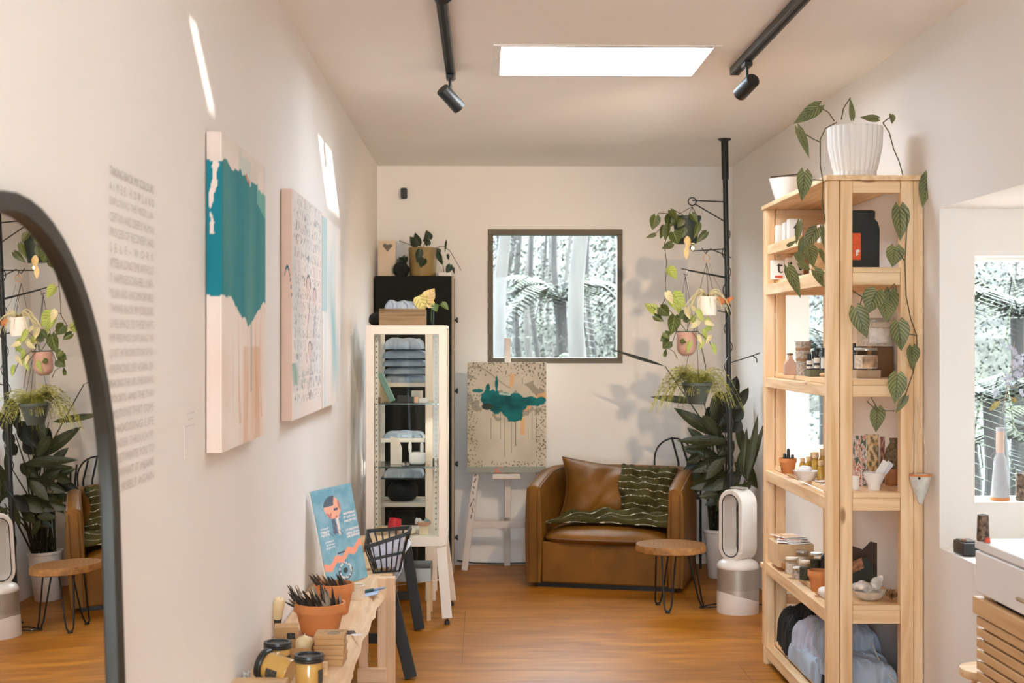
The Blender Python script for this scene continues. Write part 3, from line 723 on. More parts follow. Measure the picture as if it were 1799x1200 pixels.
c = on(628, 1052); tag(MB().lathe([(0, 0), (.026, 0), (.028, .05), (.026, .052), (.022, .05), (.022, .006), (0, .006)], c, 24).build('linen_cup', M('cream_linen', (.74, .62, .48, 1), .9), smooth=True), 'small cream cup behind the terracotta pots on the bench', 'cup')
a, b_ = on(636, 1044), on(678, 1036)
t = thing('craft_knife', 'pen shaped tool with a dark green grip lying on pale blue card on the bench', 'tool', a)
MB().tube([a + V(0, 0, .009), a.lerp(b_, .45) + V(0, 0, .009)], .006, 10).build('grip', M('green_grip', (.03, .07, .06, 1), .5), t, smooth=True)
MB().tube([a.lerp(b_, .45) + V(0, 0, .009), a.lerp(b_, .9) + V(0, 0, .008), b_ + V(0, 0, .008)], [.005, .004, .001], 10).build('shaft', M('blue_plastic', (.25, .33, .50, 1), .4), t, smooth=True)
p = [on(634, 1050), on(662, 1045), on(668, 1038), on(636, 1036)]
mb = MB(); mb.add([q + V(0, 0, .0005) for q in p] + [q + V(0, 0, .0025) for q in p], [(0, 3, 2, 1), (4, 5, 6, 7), (0, 1, 5, 4), (1, 2, 6, 5), (2, 3, 7, 6), (3, 0, 4, 7)]); tag(mb.build('blue_card', M('pale_blue_card', (.42, .52, .68, 1), .8)), 'pale blue card under the pen shaped tool on the bench', 'card')
# leaning print in a sleeve
TLp, TRp, BRp, BLp = P(545, 864, 5.33), P(616, 848, 5.66), P(646, 1011, 5.62), P(578, 1038, 5.29)
TLp.x = max(TLp.x, XL + .012); BRp.z = BLp.z = BT + .004
def art4(u, v):
    bgc = mixc(srgb(104, 158, 176), srgb(140, 182, 194), .5 + fb(u * 4, v * 7))
    c = bgc; x, y = u - .5, v
    hd = ((u - .44) / .20) ** 2 + ((v - .79) / .115) ** 2
    if hd < 1 or (.36 < u < .62 and .67 < v < .80 and u < .58 + .05 * math.sin(v * 60)): c = srgb(240, 170, 140) if fb(u * 9, v * 9) > -.35 else srgb(200, 120, 110)
    if hd < 1.15 and v > .81 and u < .5 - (.87 - v) * .6: c = srgb(70, 82, 96)
    if abs(v - .77) < .012 and .47 < u < .56: c = srgb(60, 66, 86)
    if .36 < u < .5 and .53 < v < .68 and fb(u * 20, v * 6, 1) > -.05: c = srgb(84, 90, 112)
    if .48 < u < .53 and .50 < v < .68: c = srgb(236, 214, 204)
    if .25 < u < .6 and .50 < v < .56 and abs(math.sin(u * 40 + v * 60)) < .3: c = srgb(58, 66, 84)
    for (u0, u1, v0, v1) in ((.06, .27, .52, .62), (.12, .34, .39, .48), (.66, .97, .60, .72), (.66, .99, .44, .55)):
        if u0 < u < u1 and v0 < v < v1:
            r = ((v - v0) / (v1 - v0) * 3) % 1
            if .2 < r < .8 and abs(math.sin(u * 120 + 9 * fb(u * 30, v * 9, 1))) > .35: c = srgb(226, 214, 212)
    zz = .22 + .16 * (u - .1) + .025 * (abs(((u * 3.2) % 1) - .5) * 4 - 1)
    er = ((u - .48) / .16) ** 2 + ((v - .14) / .085) ** 2
    if .55 < er < 1 : c = srgb(226, 222, 222) if fb(u * 30, v * 30) > -.2 else srgb(60, 74, 90)
    if er < .12: c = srgb(40, 48, 58)
    if 1 < er < 1.25 and v < .16: c = srgb(60, 70, 92)
    if abs(v - .33) < .008 and .36 < u < .6: c = srgb(40, 44, 60)
    if ((u - .38) / .02) ** 2 + ((v - .29) / .012) ** 2 < 1: c = srgb(30, 36, 46)
    if abs(v - zz) < .036: c = srgb(246, 158, 126)
    return c
t = thing('art_print', 'blue print with an orange profile and zigzag leaning at the bench end', 'print', (BLp + BRp) / 2)
nf = (TRp - TLp).cross(BLp - TLp).normalized()
if nf.y > 0: nf = -nf
mb = MB(); nu, nv = 70, 130
mb.add([BLp.lerp(BRp, i / nu).lerp(TLp.lerp(TRp, i / nu), j / nv) for i in range(nu + 1) for j in range(nv + 1)], [(i * (nv + 1) + j, (i + 1) * (nv + 1) + j, (i + 1) * (nv + 1) + j + 1, i * (nv + 1) + j + 1) for i in range(nu) for j in range(nv)])
o = mb.build('printed_face', attrmat('print_ink', .35, 0), t, recalc=False); ca = o.data.color_attributes.new('Col', 'FLOAT_COLOR', 'POINT')
for i in range(nu + 1):
    for j in range(nv + 1): q = art4(i / nu, j / nv); ca.data[i * (nv + 1) + j].color = (*q, 1)
mb = MB(); qs = [BLp, BRp, TRp, TLp]; mb.add([q - nf * .002 for q in qs] + [q - nf * .007 for q in qs], [(0, 1, 2, 3), (7, 6, 5, 4), (0, 4, 5, 1), (1, 5, 6, 2), (2, 6, 7, 3), (3, 7, 4, 0)]); mb.build('backing_board', PAPER, t)
# ------------------------------------------------------------------ second low bench on black trestles
b2 = thing('trestle_bench', 'low bench on black slanted trestles beyond the pine bench', 'bench', (-.5, 6.3, 0))
MB().box(XL + .01, -.365, 5.76, 6.95, .435, .455).build('bench_top', KRAFTL, b2, bevel=.002)
def leg2(bx, ty, w=.05):
    b = PZ(bx[0], bx[1], 0.0); MB().bar((bx[2], b.y - .02, .434), (b.x, b.y, 0.0), w, .03, (1, 0, 0)).build('leg', BLKM, b2, bevel=.002)
for (px, py, tx) in ((722, 1193, -.40), (737, 1108, -.375)):
    b = PZ(px, py, 0.0); d_ = V(b.x, b.y, 0) - V(tx, b.y, .434)
    MB().bar((tx, b.y, .434), (b.x, b.y, .008), .05, .035, (0, 1, 0)).build('leg', BLKM, b2, bevel=.002)
    MB().bar((-.50, b.y, .434), (-.60, b.y, .008), .05, .035, (0, 1, 0)).build('leg', BLKM, b2, bevel=.002)
    MB().box(-.56, -.352, b.y - .012, b.y + .012, .15, .19).build('brace', BLKM, b2, bevel=.002)
# black wire basket
BK = .456
bk = thing('wire_basket', 'black slatted metal basket holding papers beyond the bench end', 'basket', P(680, 1010, 5.95))
A = [P(641, 962, 5.80), P(716, 938, 5.80), P(722, 927, 6.12), P(645, 933, 6.12)]
B = [P(656, 1020, 5.80), P(702, 1003, 5.82), P(706, 992, 6.06), P(664, 1004, 6.06)]
for q in B: q.z = max(q.z, BK + .004)
mb = MB()
for i in range(4): 
    mb.bar(A[i], A[(i + 1) % 4], .006, .016); mb.bar(B[i], B[(i + 1) % 4], .005, .007)
    mb.bar(A[i].lerp(B[i], .5), A[(i + 1) % 4].lerp(B[(i + 1) % 4], .5), .005, .012)
mb.build('rim_bands', BLKM, bk)
for i in range(4):
    for k in range(6 if i % 2 == 0 else 4):
        u = k / (6 if i % 2 == 0 else 4)
        MB().bar(A[i].lerp(A[(i + 1) % 4], u), B[i].lerp(B[(i + 1) % 4], u), .010 if k == 0 else .006, .005).build('slat', BLKM, bk)
mb = MB()
for k in range(5): mb.bar(B[0].lerp(B[1], k / 4), B[3].lerp(B[2], k / 4), .005, .004)
mb.build('base_wires', BLKM, bk)
for k, (cc, lab) in enumerate(((srgb(200, 196, 208), 'pale lilac leaflet standing in the black basket'), (srgb(226, 190, 180), 'pink leaflet standing behind the lilac one in the black basket'))):
    e = .03 + .1 * k; q = [B[0].lerp(B[3], e + .15), B[1].lerp(B[2], e + .15), A[1].lerp(A[2], e + .25), A[0].lerp(A[3], e + .25)]
    cx = sum(q, V(0, 0, 0)) / 4; q = [cx + (w_ - cx) * .82 for w_ in q]
    mb = MB(); mb.add(q + [w_ + V(0, .004, 0) for w_ in q], [(0, 1, 2, 3), (7, 6, 5, 4), (0, 4, 5, 1), (1, 5, 6, 2), (2, 6, 7, 3), (3, 7, 4, 0)])
    tag(mb.build('leaflet', M('leaflet_%d' % k, (*cc, 1), .8, var=.1, s=30)), lab, 'leaflet')
# kraft paper roll and curled white bag on the second bench
a, b_ = P(652, 944, 6.35), P(700, 944, 6.35)
tag(MB().tube([V(-.60, 6.42, .456 + .032), V(-.375, 6.42, .456 + .032)], .032, 24).build('kraft_roll', KRAFTL, smooth=True), 'roll of brown kraft paper lying across the far bench behind the basket', 'paper roll')
mb = MB(); pth = [P(722, 952, 6.0), P(715, 972, 5.97), P(706, 995, 5.9), P(700, 1012, 5.86), P(690, 1024, 5.84)]
def crv(u, v):
    f = v * 4; i = min(3, int(f)); p = pth[i].lerp(pth[i + 1], f - i); return p + V(-.05 * u * (1 - .3 * v) + .006 * math.sin(v * 14), .05 * u, .012 * math.sin(u * 5 + v * 5))
mb.grid(crv, 8, 20); tag(mb.build('paper_bag', M('silver_white_bag', (.62, .62, .66, 1), .5, var=.12, s=40, bmp=.3), solid=.003, smooth=True), 'crumpled silvery white paper bag hanging over the far bench edge', 'bag')
# ------------------------------------------------------------------ white glass cabinet
WM_ = M('white_powder_coat', (.80, .71, .61, 1), .45, var=.02)
GX0, GX1, GY0, GY1 = -.578, -.178, 7.05, 7.48
GZ0, GZ1 = .385, 1.480
gc = thing('glass_cabinet', 'tall white metal cabinet with glass doors on splayed legs by the left wall', 'cabinet', (-.378, 7.26, 0))
def rring(x0, x1, z0, z1, w, y0, y1, r=.028):
    def rr(xa, xb, za, zb, q, n=6):
        out = []
        for (cx, cz, a0) in ((xb - q, za + q, -PI / 2), (xb - q, zb - q, 0), (xa + q, zb - q, PI / 2), (xa + q, za + q, PI)):
            for i in range(n + 1): a = a0 + PI / 2 * i / n; out.append((cx + q * math.cos(a), cz + q * math.sin(a)))
        return out
    o = rr(x0, x1, z0, z1, r); i_ = rr(x0 + w[0], x1 - w[0], z0 + w[1], z1 - w[1], .006); n = len(o); mb = MB()
    vs = [V(x, y0, z) for x, z in o] + [V(x, y0, z) for x, z in i_] + [V(x, y1, z) for x, z in o] + [V(x, y1, z) for x, z in i_]
    fs = []
    for k in range(n):
        j = (k + 1) % n; fs += [(k, j, n + j, n + k), (2 * n + k, 3 * n + k, 3 * n + j, 2 * n + j), (k, 2 * n + k, 2 * n + j, j), (n + k, n + j, 3 * n + j, 3 * n + k)]
    return mb.add(vs, fs)
rring(GX0, GX1, GZ0, GZ1, (.040, .045), GY0, GY0 + .02).build('door', WM_, gc, bevel=.002)
d_ = [o for o in COL.objects if o.name == 'door'][0]
MB().box(GX0 + .038, GX1 - .038, GY0 + .008, GY0 + .012, GZ0 + .04, GZ1 - .04).build('door_glass', glass, d_)
MB().box(GX1 - .03, GX1 - .026, GY0 - .012, GY0 - .001, .93, .96).build('latch', WM_, d_)
mb = MB(); t_ = .016
mb.box(GX0, GX1, GY0 + .022, GY1, GZ1 - t_, GZ1); mb.box(GX0, GX1, GY0 + .022, GY1, GZ0, GZ0 + .05)
for x in (GX0, GX1 - t_): 
    mb.box(x, x + t_, GY0 + .022, GY0 + .045, GZ0 + .05, GZ1 - t_); mb.box(x, x + t_, GY1 - .03, GY1, GZ0 + .05, GZ1 - t_)
mb.box(GX0, GX0 + .045, GY1 - .015, GY1, GZ0 + .05, GZ1 - t_); mb.box(GX1 - .085, GX1 - .02, GY1 - .015, GY1, GZ0 + .05, GZ1 - t_)
mb.build('carcass', WM_, gc, bevel=.0015)
for x in (GX0 + .004, GX1 - .008): MB().box(x, x + .004, GY0 + .046, GY1 - .031, GZ0 + .05, GZ1 - t_).build('side_glass', glass, gc)
for x in (GX0 + .043, GX1 - .062):
    mb = MB().box(x, x + .014, GY0 + .05, GY0 + .056, GZ0 + .05, GZ1 - .02); mb.build('shelf_rail', WM_, gc)
    mb = MB()
    for k in range(38): mb.box(x + .005, x + .009, GY0 + .0485, GY0 + .0499, .46 + k * .026, .468 + k * .026)
    mb.build('rail_slots', BLKP, gc)
gsh = glassmat('shelf_glass', (.90, .95, .92, 1))
SH1, SH2, SH0 = 1.092, .775, GZ0 + .05
for z in (SH1, SH2): MB().box(GX0 + .018, GX1 - .018, GY0 + .06, GY1 - .035, z - .008, z).build('glass_shelf', M('shelf_edge_glass', (.35, .42, .38, 1), .1, trans=.85), gc)
for (bx, by, tx, ty) in ((GX1 + .002, GY0 - .0, GX1 - .028, GY0 + .02), (GX0 - .012, GY0, GX0 + .022, GY0 + .02), (GX1 + .012, GY1 + .07, GX1 - .028, GY1 - .02), (GX0 - .012, GY1 + .07, GX0 + .022, GY1 - .02)):
    lg = MB().bar((tx, ty, GZ0 - .001), (bx, by, .030), .050, .022, (0, 1, 0)).build('leg', WM_, gc, bevel=.002)
    MB().lathe([(0, 0), (.014, 0), (.014, .018), (.006, .022), (.006, .036), (0, .036)], (bx, by, 0), 14).build('foot', BLKP, lg)
mb = MB(); mb.bar((GX0 + .01, GY0 + .05, .17), (GX1 - .01, GY1 + .02, .15), .02, .004); mb.build('cross_brace', WM_, gc)
def gp(px, py, Y, z): p = P(px, py, Y); return V(p.x, Y, z + .0005)
def simple(name, mb, mat, label, cat, **k):
    g = k.pop('group', None); o = mb.build(name, mat, **k); return tag(o, label, cat, g)
# upper glass shelf
c = gp(680, 700, 7.22, SH1)
t = thing('pencil_case', 'green triangular roll standing on a beige stand on the upper glass shelf', 'stationery', c)
a, b_ = P(667, 656, 7.2), P(690, 698, 7.2); b_.z = SH1 + .006
MB().bar(a, b_, .03, .022, (0, 1, 0)).build('green_roll', M('sage_green', (.17, .28, .22, 1), .6, var=.15, s=20), t, bevel=.003)
MB().prism([(0, 0), (.055, 0), (.018, .10), (0, .13)], Matrix.Translation(c + V(-.036, .016, 0)) @ Matrix.Rotation(PI / 2, 4, 'X'), 0, .01).build('stand', KRAFTL, t)
def tiny(name, px, Y, z, sx, sy, sz, col, label, cat='box', bev=.0015, rz=0.0):
    p = P(px, 600, Y); Mx = Matrix.Translation((p.x, Y, z + .0005)) @ Matrix.Rotation(rz, 4, 'Z')
    m = col if not isinstance(col, tuple) else M('c_%d_%d_%d' % col, rgb(*col), .65, var=.08, s=30)
    return tag(MB().box(-sx / 2, sx / 2, -sy / 2, sy / 2, 0, sz, Mx).build(name, m, bevel=bev), label, cat)
tiny('wooden_block', 664, 7.16, SH1, .026, .02, .028, (120, 92, 66), 'small brown block at the left of the upper glass shelf')
tiny('dark_tin', 708, 7.2, SH1, .055, .04, .034, (52, 52, 44), 'long dark green tin on the upper glass shelf')
tiny('dark_tin', 725, 7.2, SH1, .034, .04, .028, (60, 66, 58), 'short dark tin beside the long one on the upper glass shelf')
tiny('patterned_box', 733, 7.3, SH1, .058, .03, .055, (226, 208, 188), 'cream box standing behind the tins on the upper glass shelf')
tiny('patterned_box', 744, 7.15, SH1, .045, .04, .024, (214, 206, 200), 'small white box with dark specks at the right of the upper glass shelf')
tiny('terracotta_tile', 731, 7.14, SH1, .02, .015, .03, (222, 170, 140), 'little peach tile in front of the cream box on the upper glass shelf')
# middle glass shelf
c = gp(686, 817, 7.25, SH2)
simple('arched_board', MB().prism([(0, 0), (.058, 0), (.058, .085), (.046, .115), (.026, .136), (0, .142)], Matrix.Translation(c) @ Matrix.Rotation(PI / 2, 4, 'X'), 0, .008), M('cream_card', (.80, .68, .57, 1), .7), 'cream quarter arch board standing on the middle glass shelf', 'board')
c = gp(733, 817, 7.2, SH2)
t = thing('rabbit_ornament', 'small white rabbit eared ornament on the middle glass shelf', 'ornament', c)
slab(MB(), c + V(0, 0, .034), (.085, .05, .066), 3, .004).build('body', WHITEC, t, smooth='all')
for dx in (-.036, .024):
    mb = MB(); slab(mb, c + V(dx, -.012, .088), (.018, .010, .062), 1, .001, .9, .9, 10); mb.build('ear', PAPER, t, smooth='all')
tiny('green_box', 765, 7.2, SH2, .028, .03, .034, (72, 86, 74), 'little dark green box at the right end of the middle glass shelf')
for k, (px, lab) in enumerate(((708, 'leftmost speckled stone by the rabbit ornament'), (716, 'speckled stone touching the rabbit ornament'), (752, 'peach pink stone right of the rabbit ornament'))):
    c = gp(px, 817, 7.13, SH2); mb = MB(); slab(mb, c + V(0, 0, .009), (.02, .02, .018), k, .003, .8, .8, 8); simple('pebble', mb, M('pebble_%d' % k, [(.45, .38, .34, 1), (.3, .26, .25, 1), (.7, .48, .38, 1)][k], .7, var=.4, s=200), lab, 'stone', smooth='all')
# cabinet floor
c = gp(692, 925, 7.2, SH0 + .012)
simple('red_cup', MB().lathe([(0, 0), (.036, 0), (.030, .058), (.027, .058), (.026, .006), (0, .006)], n=24, Mx=Matrix.Translation(c) @ Matrix.Rotation(.12, 4, 'Y')), M('red_enamel', (.68, .03, .045, 1), .35), 'bright red cup inside the bottom of the glass cabinet', 'cup', smooth=True)
c = gp(745, 930, 7.15, SH0)
tiny('candle_block', 745, 7.12, SH0, .046, .04, .045, (226, 204, 170), 'cream block in the right bottom of the glass cabinet')
simple('clay_dish', MB().lathe([(0, 0), (.03, 0), (.038, .018), (.035, .018), (.028, .004), (0, .004)], c + V(0, -.03, .046), 24), M('pink_clay', (.66, .36, .23, 1), .8), 'small pink clay dish on top of the cream block in the glass cabinet', 'dish', smooth=True)
crystal(c + V(-.016, -.03, .052), .05, 'tall clear crystal point standing in the pink clay dish', n=3)
crystal(c + V(.017, -.028, .052), .042, 'grey green crystal beside the clear one in the pink clay dish', M('green_fluorite', (.25, .34, .32, 1), .2, spec=.6), 3)
for k, (px, w_, lab) in enumerate(((668, .05, 'tan cloth bundle at the left of the cabinet floor'), (715, .06, 'cream cloth ribbon heap beside the red cup'))):
    c = gp(px, 930, 7.13, SH0); mb = MB(); slab(mb, c + V(0, 0, .02), (w_ * 1.5, .07, .04), k + 5, .012, .8, .8, 14, 22); simple('cloth_bundle', mb, KRAFTL if k == 0 else M('cream_cloth', (.76, .64, .5, 1), .9), lab, 'cloth', smooth='all')
# top of the cabinet
TZ = GZ1
def plank_crate(c, sx, sy, sz, label):
    t = thing('wooden_crate', label, 'crate', c); m = wood('weathered_wood_x', 0, (.16, .095, .045, 1), (.36, .25, .14, 1), .8, 1.4, False)
    mb = MB(); cx, cy, cz = c
    MB().box(cx - sx / 2, cx + sx / 2, cy - sy / 2, cy - sy / 2 + .012, cz, cz + sz).build('front_board', m, t, bevel=.004)
    MB().box(cx - sx / 2, cx + sx / 2, cy + sy / 2 - .012, cy + sy / 2, cz, cz + sz).build('back_board', m, t, bevel=.004)
    for s in (-1, 1): MB().box(cx + s * (sx / 2 - .006) - .006, cx + s * (sx / 2 - .006) + .006, cy - sy / 2 + .013, cy + sy / 2 - .013, cz, cz + sz * .95).build('end_board', m, t)
    MB().box(cx - sx / 2 + .013, cx + sx / 2 - .013, cy - sy / 2 + .013, cy + sy / 2 - .013, cz, cz + .008).build('base', m, t)
    return t
cc = V(P(708, 560, 7.2).x, 7.2, TZ + .001)
plank_crate(cc, .232, .15, .083, 'rustic brown plank crate on top of the white glass cabinet')
mb = MB(); drape(mb, cc + V(-.008, .0, .052), (.165, .115, .085), 4, 0, .8); simple('folded_garment', mb, BLUEC, 'pale blue garment heaped in the crate on the glass cabinet', 'garment', smooth='all')
mb = MB(); slab(mb, V(P(660, 560, 7.25).x + .008, 7.28, TZ + .034), (.085, .16, .066), 9, .016, .7, .7, 16, 14); simple('black_bag', mb, BLACKC, 'slumped black cloth bag on the left end of the glass cabinet', 'bag', smooth='all')
gv = V(P(748, 560, 7.18).x, 7.16, TZ + .001)
t = thing('glass_vase', 'clear square glass vase with a pothos cutting beside the plank crate', 'vase', gv)
mb = MB(); 
for q in ((-.012, .016, -.016, -.014), (-.012, .016, .014, .016), (-.014, -.012, -.016, .016), (.016, .018, -.016, .016)): mb.box(gv.x + .026 + q[0], gv.x + .026 + q[1], gv.y + q[2], gv.y + q[3], TZ + .001, TZ + .115)
mb.build('glass', glassmat('vase_glass', (.88, .92, .88, 1)), t)
LYEL = leafmat('leaf_yellow', (.50, .44, .10, 1), (.78, .68, .30, 1), (.8, .7, .35, 1), .5, 4, 1.5)
LGOLD = leafmat('leaf_peach_gold', (.72, .50, .22, 1), (.86, .66, .36, 1), (.8, .55, .28, 1), .5, 4, 1.5)
LGRN = leafmat('leaf_pothos', (.055, .11, .022, 1), (.13, .21, .05, 1), (.2, .28, .09, 1), .4, 5, 1.4)
LDRK = leafmat('leaf_dark', (.014, .028, .012, 1), (.03, .052, .02, 1), (.06, .09, .04, 1), .4, 6, 1.4)
Yv = 7.15; j0 = V(gv.x + .03, Yv, TZ + .09)
MB().tube([V(gv.x + .028, Yv, TZ + .02), j0, P(768, 536, Yv), P(782, 537, Yv)], .0015, 6).tube([j0, P(750, 538, Yv), P(750, 520, Yv)], .0015, 6).build('stem', M('green_stem', (.14, .2, .05, 1), .6), t, smooth=True)
MB().leaf(P(750, 528, Yv), P(763, 506, Yv), .075, (-.4, -1, .1), 'heart', .05).leaf(P(752, 532, Yv), P(766, 538, Yv), .05, (0, -1, .3)).build('gold_leaf', LGOLD, t, recalc=False, smooth='all')
MB().leaf(P(735, 520, Yv), P(746, 545, Yv), .075, (.1, -1, .2), 'round').build('yellow_leaf', LYEL, t, recalc=False, smooth='all')
MB().leaf(P(762, 536, Yv), P(768, 548, Yv), .04, (0, -1, .2)).leaf(P(777, 533, Yv), P(789, 544, Yv), .035, (.3, -1, .4)).build('green_leaf', LGRN, t, recalc=False, smooth='all')
# ------------------------------------------------------------------ white garment rack shelf behind
rk = thing('garment_shelf', 'narrow white shelf unit holding pale blue clothes behind the glass cabinet', 'shelf', (-.42, 7.85, 0))
RX0, RX1, RY0, RY1 = -.575, -.255, 7.70, 8.02
for (xa, xb) in ((RX0, RX0 + .025), (RX1 - .055, RX1)):
    for (ya, yb) in ((RY0, RY0 + .02), (RY1 - .02, RY1)): MB().box(xa, xb, ya, yb, 0, 1.45).build('post', WM_, rk, bevel=.001)
RS = [1.155, .855, .505, .12]
for z in RS: MB().box(RX0 + .026, RX1 - .056, RY0 + .004, RY1 - .002, z, z + .022).build('shelf_board', WM_, rk, bevel=.001)
MB().box(RX0 + .026, RX1 - .056, RY0 + .004, RY1 - .002, .655, .661).build('thin_shelf', BLKM, rk)
gl = ['bottom pale blue garment of the folded stack behind the glass cabinet', 'second pale blue garment from the bottom of the folded stack', 'middle pale blue garment of the folded stack', 'fourth pale blue garment up in the folded stack', 'rumpled pale blue garment on top of the folded stack']
z = RS[0] + .0225
for i in range(5):
    h = [.048, .045, .045, .052, .062][i]; mb = MB()
    drape(mb, (-.424 + .004 * (i % 2) - (.01 if i == 4 else 0), 7.845, z), (.235 - (.03 if i == 4 else 0), .26, h * 1.12), i, 0, .35 if i < 4 else .8)
    simple('folded_garment', mb, BLUEC, gl[i], 'garment', smooth='all'); z += h * .95
for (zz, h, lab) in ((RS[1] + .0225, .035, 'single pale blue garment on the second shelf behind the glass cabinet'), (.6615, .055, 'pale blue garment on the thin lower shelf behind the glass cabinet')):
    mb = MB(); drape(mb, (-.43, 7.845, zz), (.21, .26, h), 7, 0, .5); simple('folded_garment', mb, BLUEC, lab, 'garment', smooth='all')
mb = MB(); slab(mb, (-.44, 7.80, RS[3] + .023 + .17), (.19, .18, .34), 12, .02, .7, .7, 18, 8); simple('black_backpack', mb, BLACKC, 'black backpack standing low behind the glass cabinet', 'bag', smooth='all')
mb = MB(); slab(mb, (-.44, 7.83, .528 + .058), (.16, .2, .116), 13, .02, .8, .7, 18, 9); simple('black_bag', mb, BLACKC, 'black cloth bag on the shelf behind the red cup', 'bag', smooth='all')
# silver tray table under the cabinet
t = thing('silver_tray', 'grey metal tray on a low stand beneath the glass cabinet', 'tray', (-.36, 7.25, .0))
mb = MB()
for q in ((-.46, -.26, 7.14, 7.146), (-.46, -.26, 7.394, 7.40), (-.46, -.454, 7.146, 7.394), (-.266, -.26, 7.146, 7.394)): mb.box(*q, .20, .262)
mb.box(-.46, -.26, 7.14, 7.40, .195, .20); mb.build('tray', M('brushed_steel', (.33, .31, .28, 1), .35, .8), t)
for (x, y) in ((-.45, 7.15), (-.27, 7.15), (-.45, 7.39), (-.27, 7.39)): MB().box(x - .01, x + .01, y - .01, y + .01, 0, .194).build('leg', KRAFTL, t)
# ------------------------------------------------------------------ black locker
CXR, CY0, CZT = -.175, 8.60, 1.796
lk = thing('black_locker', 'tall black cabinet standing in the back left corner with its doors facing right', 'cabinet', (-.41, 8.76, 0))
bm_ = M('locker_black', (.011, .012, .009, 1), .7, var=.2, s=3, spec=.15)
MB().box(XL + .01, CXR - .012, CY0, YB - .01, 0, CZT).build('carcass', bm_, lk, bevel=.004)
for k in range(4):
    z0 = .02 + k * .444; dr = MB().box(CXR - .010, CXR, CY0 + .01, YB - .015, z0, z0 + .438).build('door', bm_, lk, bevel=.002)
    MB().lathe([(0, 0), (.008, 0), (.008, .012), (.016, .016), (.016, .026), (0, .026)], n=16, Mx=frame((CXR, CY0 + .04, [.21, .657, 1.10, 1.53][k]), (1, 0, 0))).build('knob', BLKP, dr, smooth=True)
MB().box(CXR - .012, CXR + .003, CY0 - .003, CY0 + .004, .0, CZT).build('edge_strip', M('edge_strip', (.35, .28, .2, 1), .6), lk)
# things on top of it
Yt = 8.68; tz = CZT + .0005
c = P(680, 483, Yt); t = thing('display_board', 'tall cream board panel with a brown leaf print on the black locker', 'board', V(c.x, Yt, tz))
x0, x1 = P(664, 483, Yt).x, P(695, 483, Yt).x; h = (483 - 421) * Yt / 2500
MB().box(x0, x1, Yt - .012, Yt + .012, tz, tz + h).build('panel', M('cream_panel', (.66, .52, .38, 1), .7), t, bevel=.002)
MB().prism([(0, -.035), (.032, 0), (.02, .012), (0, .006), (-.02, .016), (-.03, 0)], Matrix.Translation(V(P(681, 430, Yt).x, Yt - .0125, tz + h - .03)) @ Matrix.Rotation(PI / 2, 4, 'X'), 0, .0008).build('leaf_print', M('brown_print', (.16, .13, .09, 1), .7, var=.4, s=120), t)
MB().box(x0 + .02, x1 - .005, Yt + .014, Yt + .03, tz, tz + h * .86).build('side_panel', BLACKC, t)
# pot with pothos
c = V(P(743, 482, Yt).x, Yt, tz); r = 25 * Yt / 2500; h = 50 * Yt / 2500
t = thing('potted_pothos', 'dark leaved trailing plant in a mustard yellow pot on the black locker', 'plant', c)
MB().lathe([(0, 0), (r * .86, 0), (r * .9, .005), (r, h), (r * .92, h), (r * .88, h - .03), (0, h - .03)], c, 32, flute=lambda a, z: .012 * math.cos(a * 24)).build('pot', M('mustard_glaze', (.26, .17, .06, 1), .5, var=.2, s=6), t, smooth=True)
MB().lathe([(0, h - .028), (r * .9, h - .028)], c, 20, caps=False).build('soil', DARKM, t)
mb = MB(); st = MB()
for (a, b_, w) in (((733, 432), (720, 415), 17), ((735, 430), (729, 408), 15), ((745, 420), (756, 424), 12), ((754, 420), (749, 404), 15), ((752, 430), (748, 416), 12), ((772, 438), (766, 448), 9), ((770, 445), (776, 466), 11), ((787, 447), (788, 458), 6), ((791, 466), (784, 482), 12), ((784, 424), (781, 444), 4), ((745, 455), (738, 470), 18), ((738, 440), (733, 462), 14), ((701, 456), (716, 468), 14), ((712, 452), (705, 470), 14), ((698, 470), (690, 481), 12), ((796, 470), (798, 482), 5)):
    y_ = Yt - .09 - rnd(0, .03) if b_[1] > 455 and 725 < b_[0] < 760 else Yt - rnd(-.03, .05); mb.leaf(P(a[0], a[1], y_), P(b_[0], b_[1], y_), w * 3.4e-3, (rnd(-.5, .5), -1, .2))
mb.build('leaves', LDRK, t, recalc=False, smooth='all')
for pts in (((743, 440), (748, 418), (749, 404)), ((765, 436), (778, 432), (790, 440), (810, 475)), ((735, 436), (715, 428), (701, 423)), ((768, 436), (776, 450), (780, 478)), ((745, 440), (730, 420))):
    st.tube([P(a, b_, Yt - .03) for a, b_ in pts], .0022, 5)
st.build('stems', M('brown_stem', (.10, .065, .035, 1), .7), t, smooth=True)
c = P(782, 482, Yt); simple('white_tray', MB().box(c.x - .04, c.x + .035, Yt - .04, Yt + .06, tz, tz + .022), PAPER, 'small white box at the right end of the black locker top', 'box', bevel=.002)
mb = MB(); slab(mb, V(P(706, 482, Yt).x, Yt - .02, tz + .034), (.09, .08, .066), 5, .03, .8, .8, 14, 25); simple('dark_foliage_clump', mb, BLACKC, 'small dark clump beside the mustard pot on the black locker', 'ornament', smooth='all')
# sensor on the back wall
a = P(710, 340, YB - .02)
t = thing('motion_sensor', 'small black sensor box mounted high on the back wall', 'sensor', V(a.x, YB, a.z - .035))
MB().box(a.x - .02, a.x + .02, YB - .045, YB - .012, a.z - .034, a.z + .034).build('housing', BLKP, t, bevel=.008)
MB().box(a.x - .008, a.x + .008, YB - .012, YB, a.z - .012, a.z + .012).build('bracket', BLKP, t)
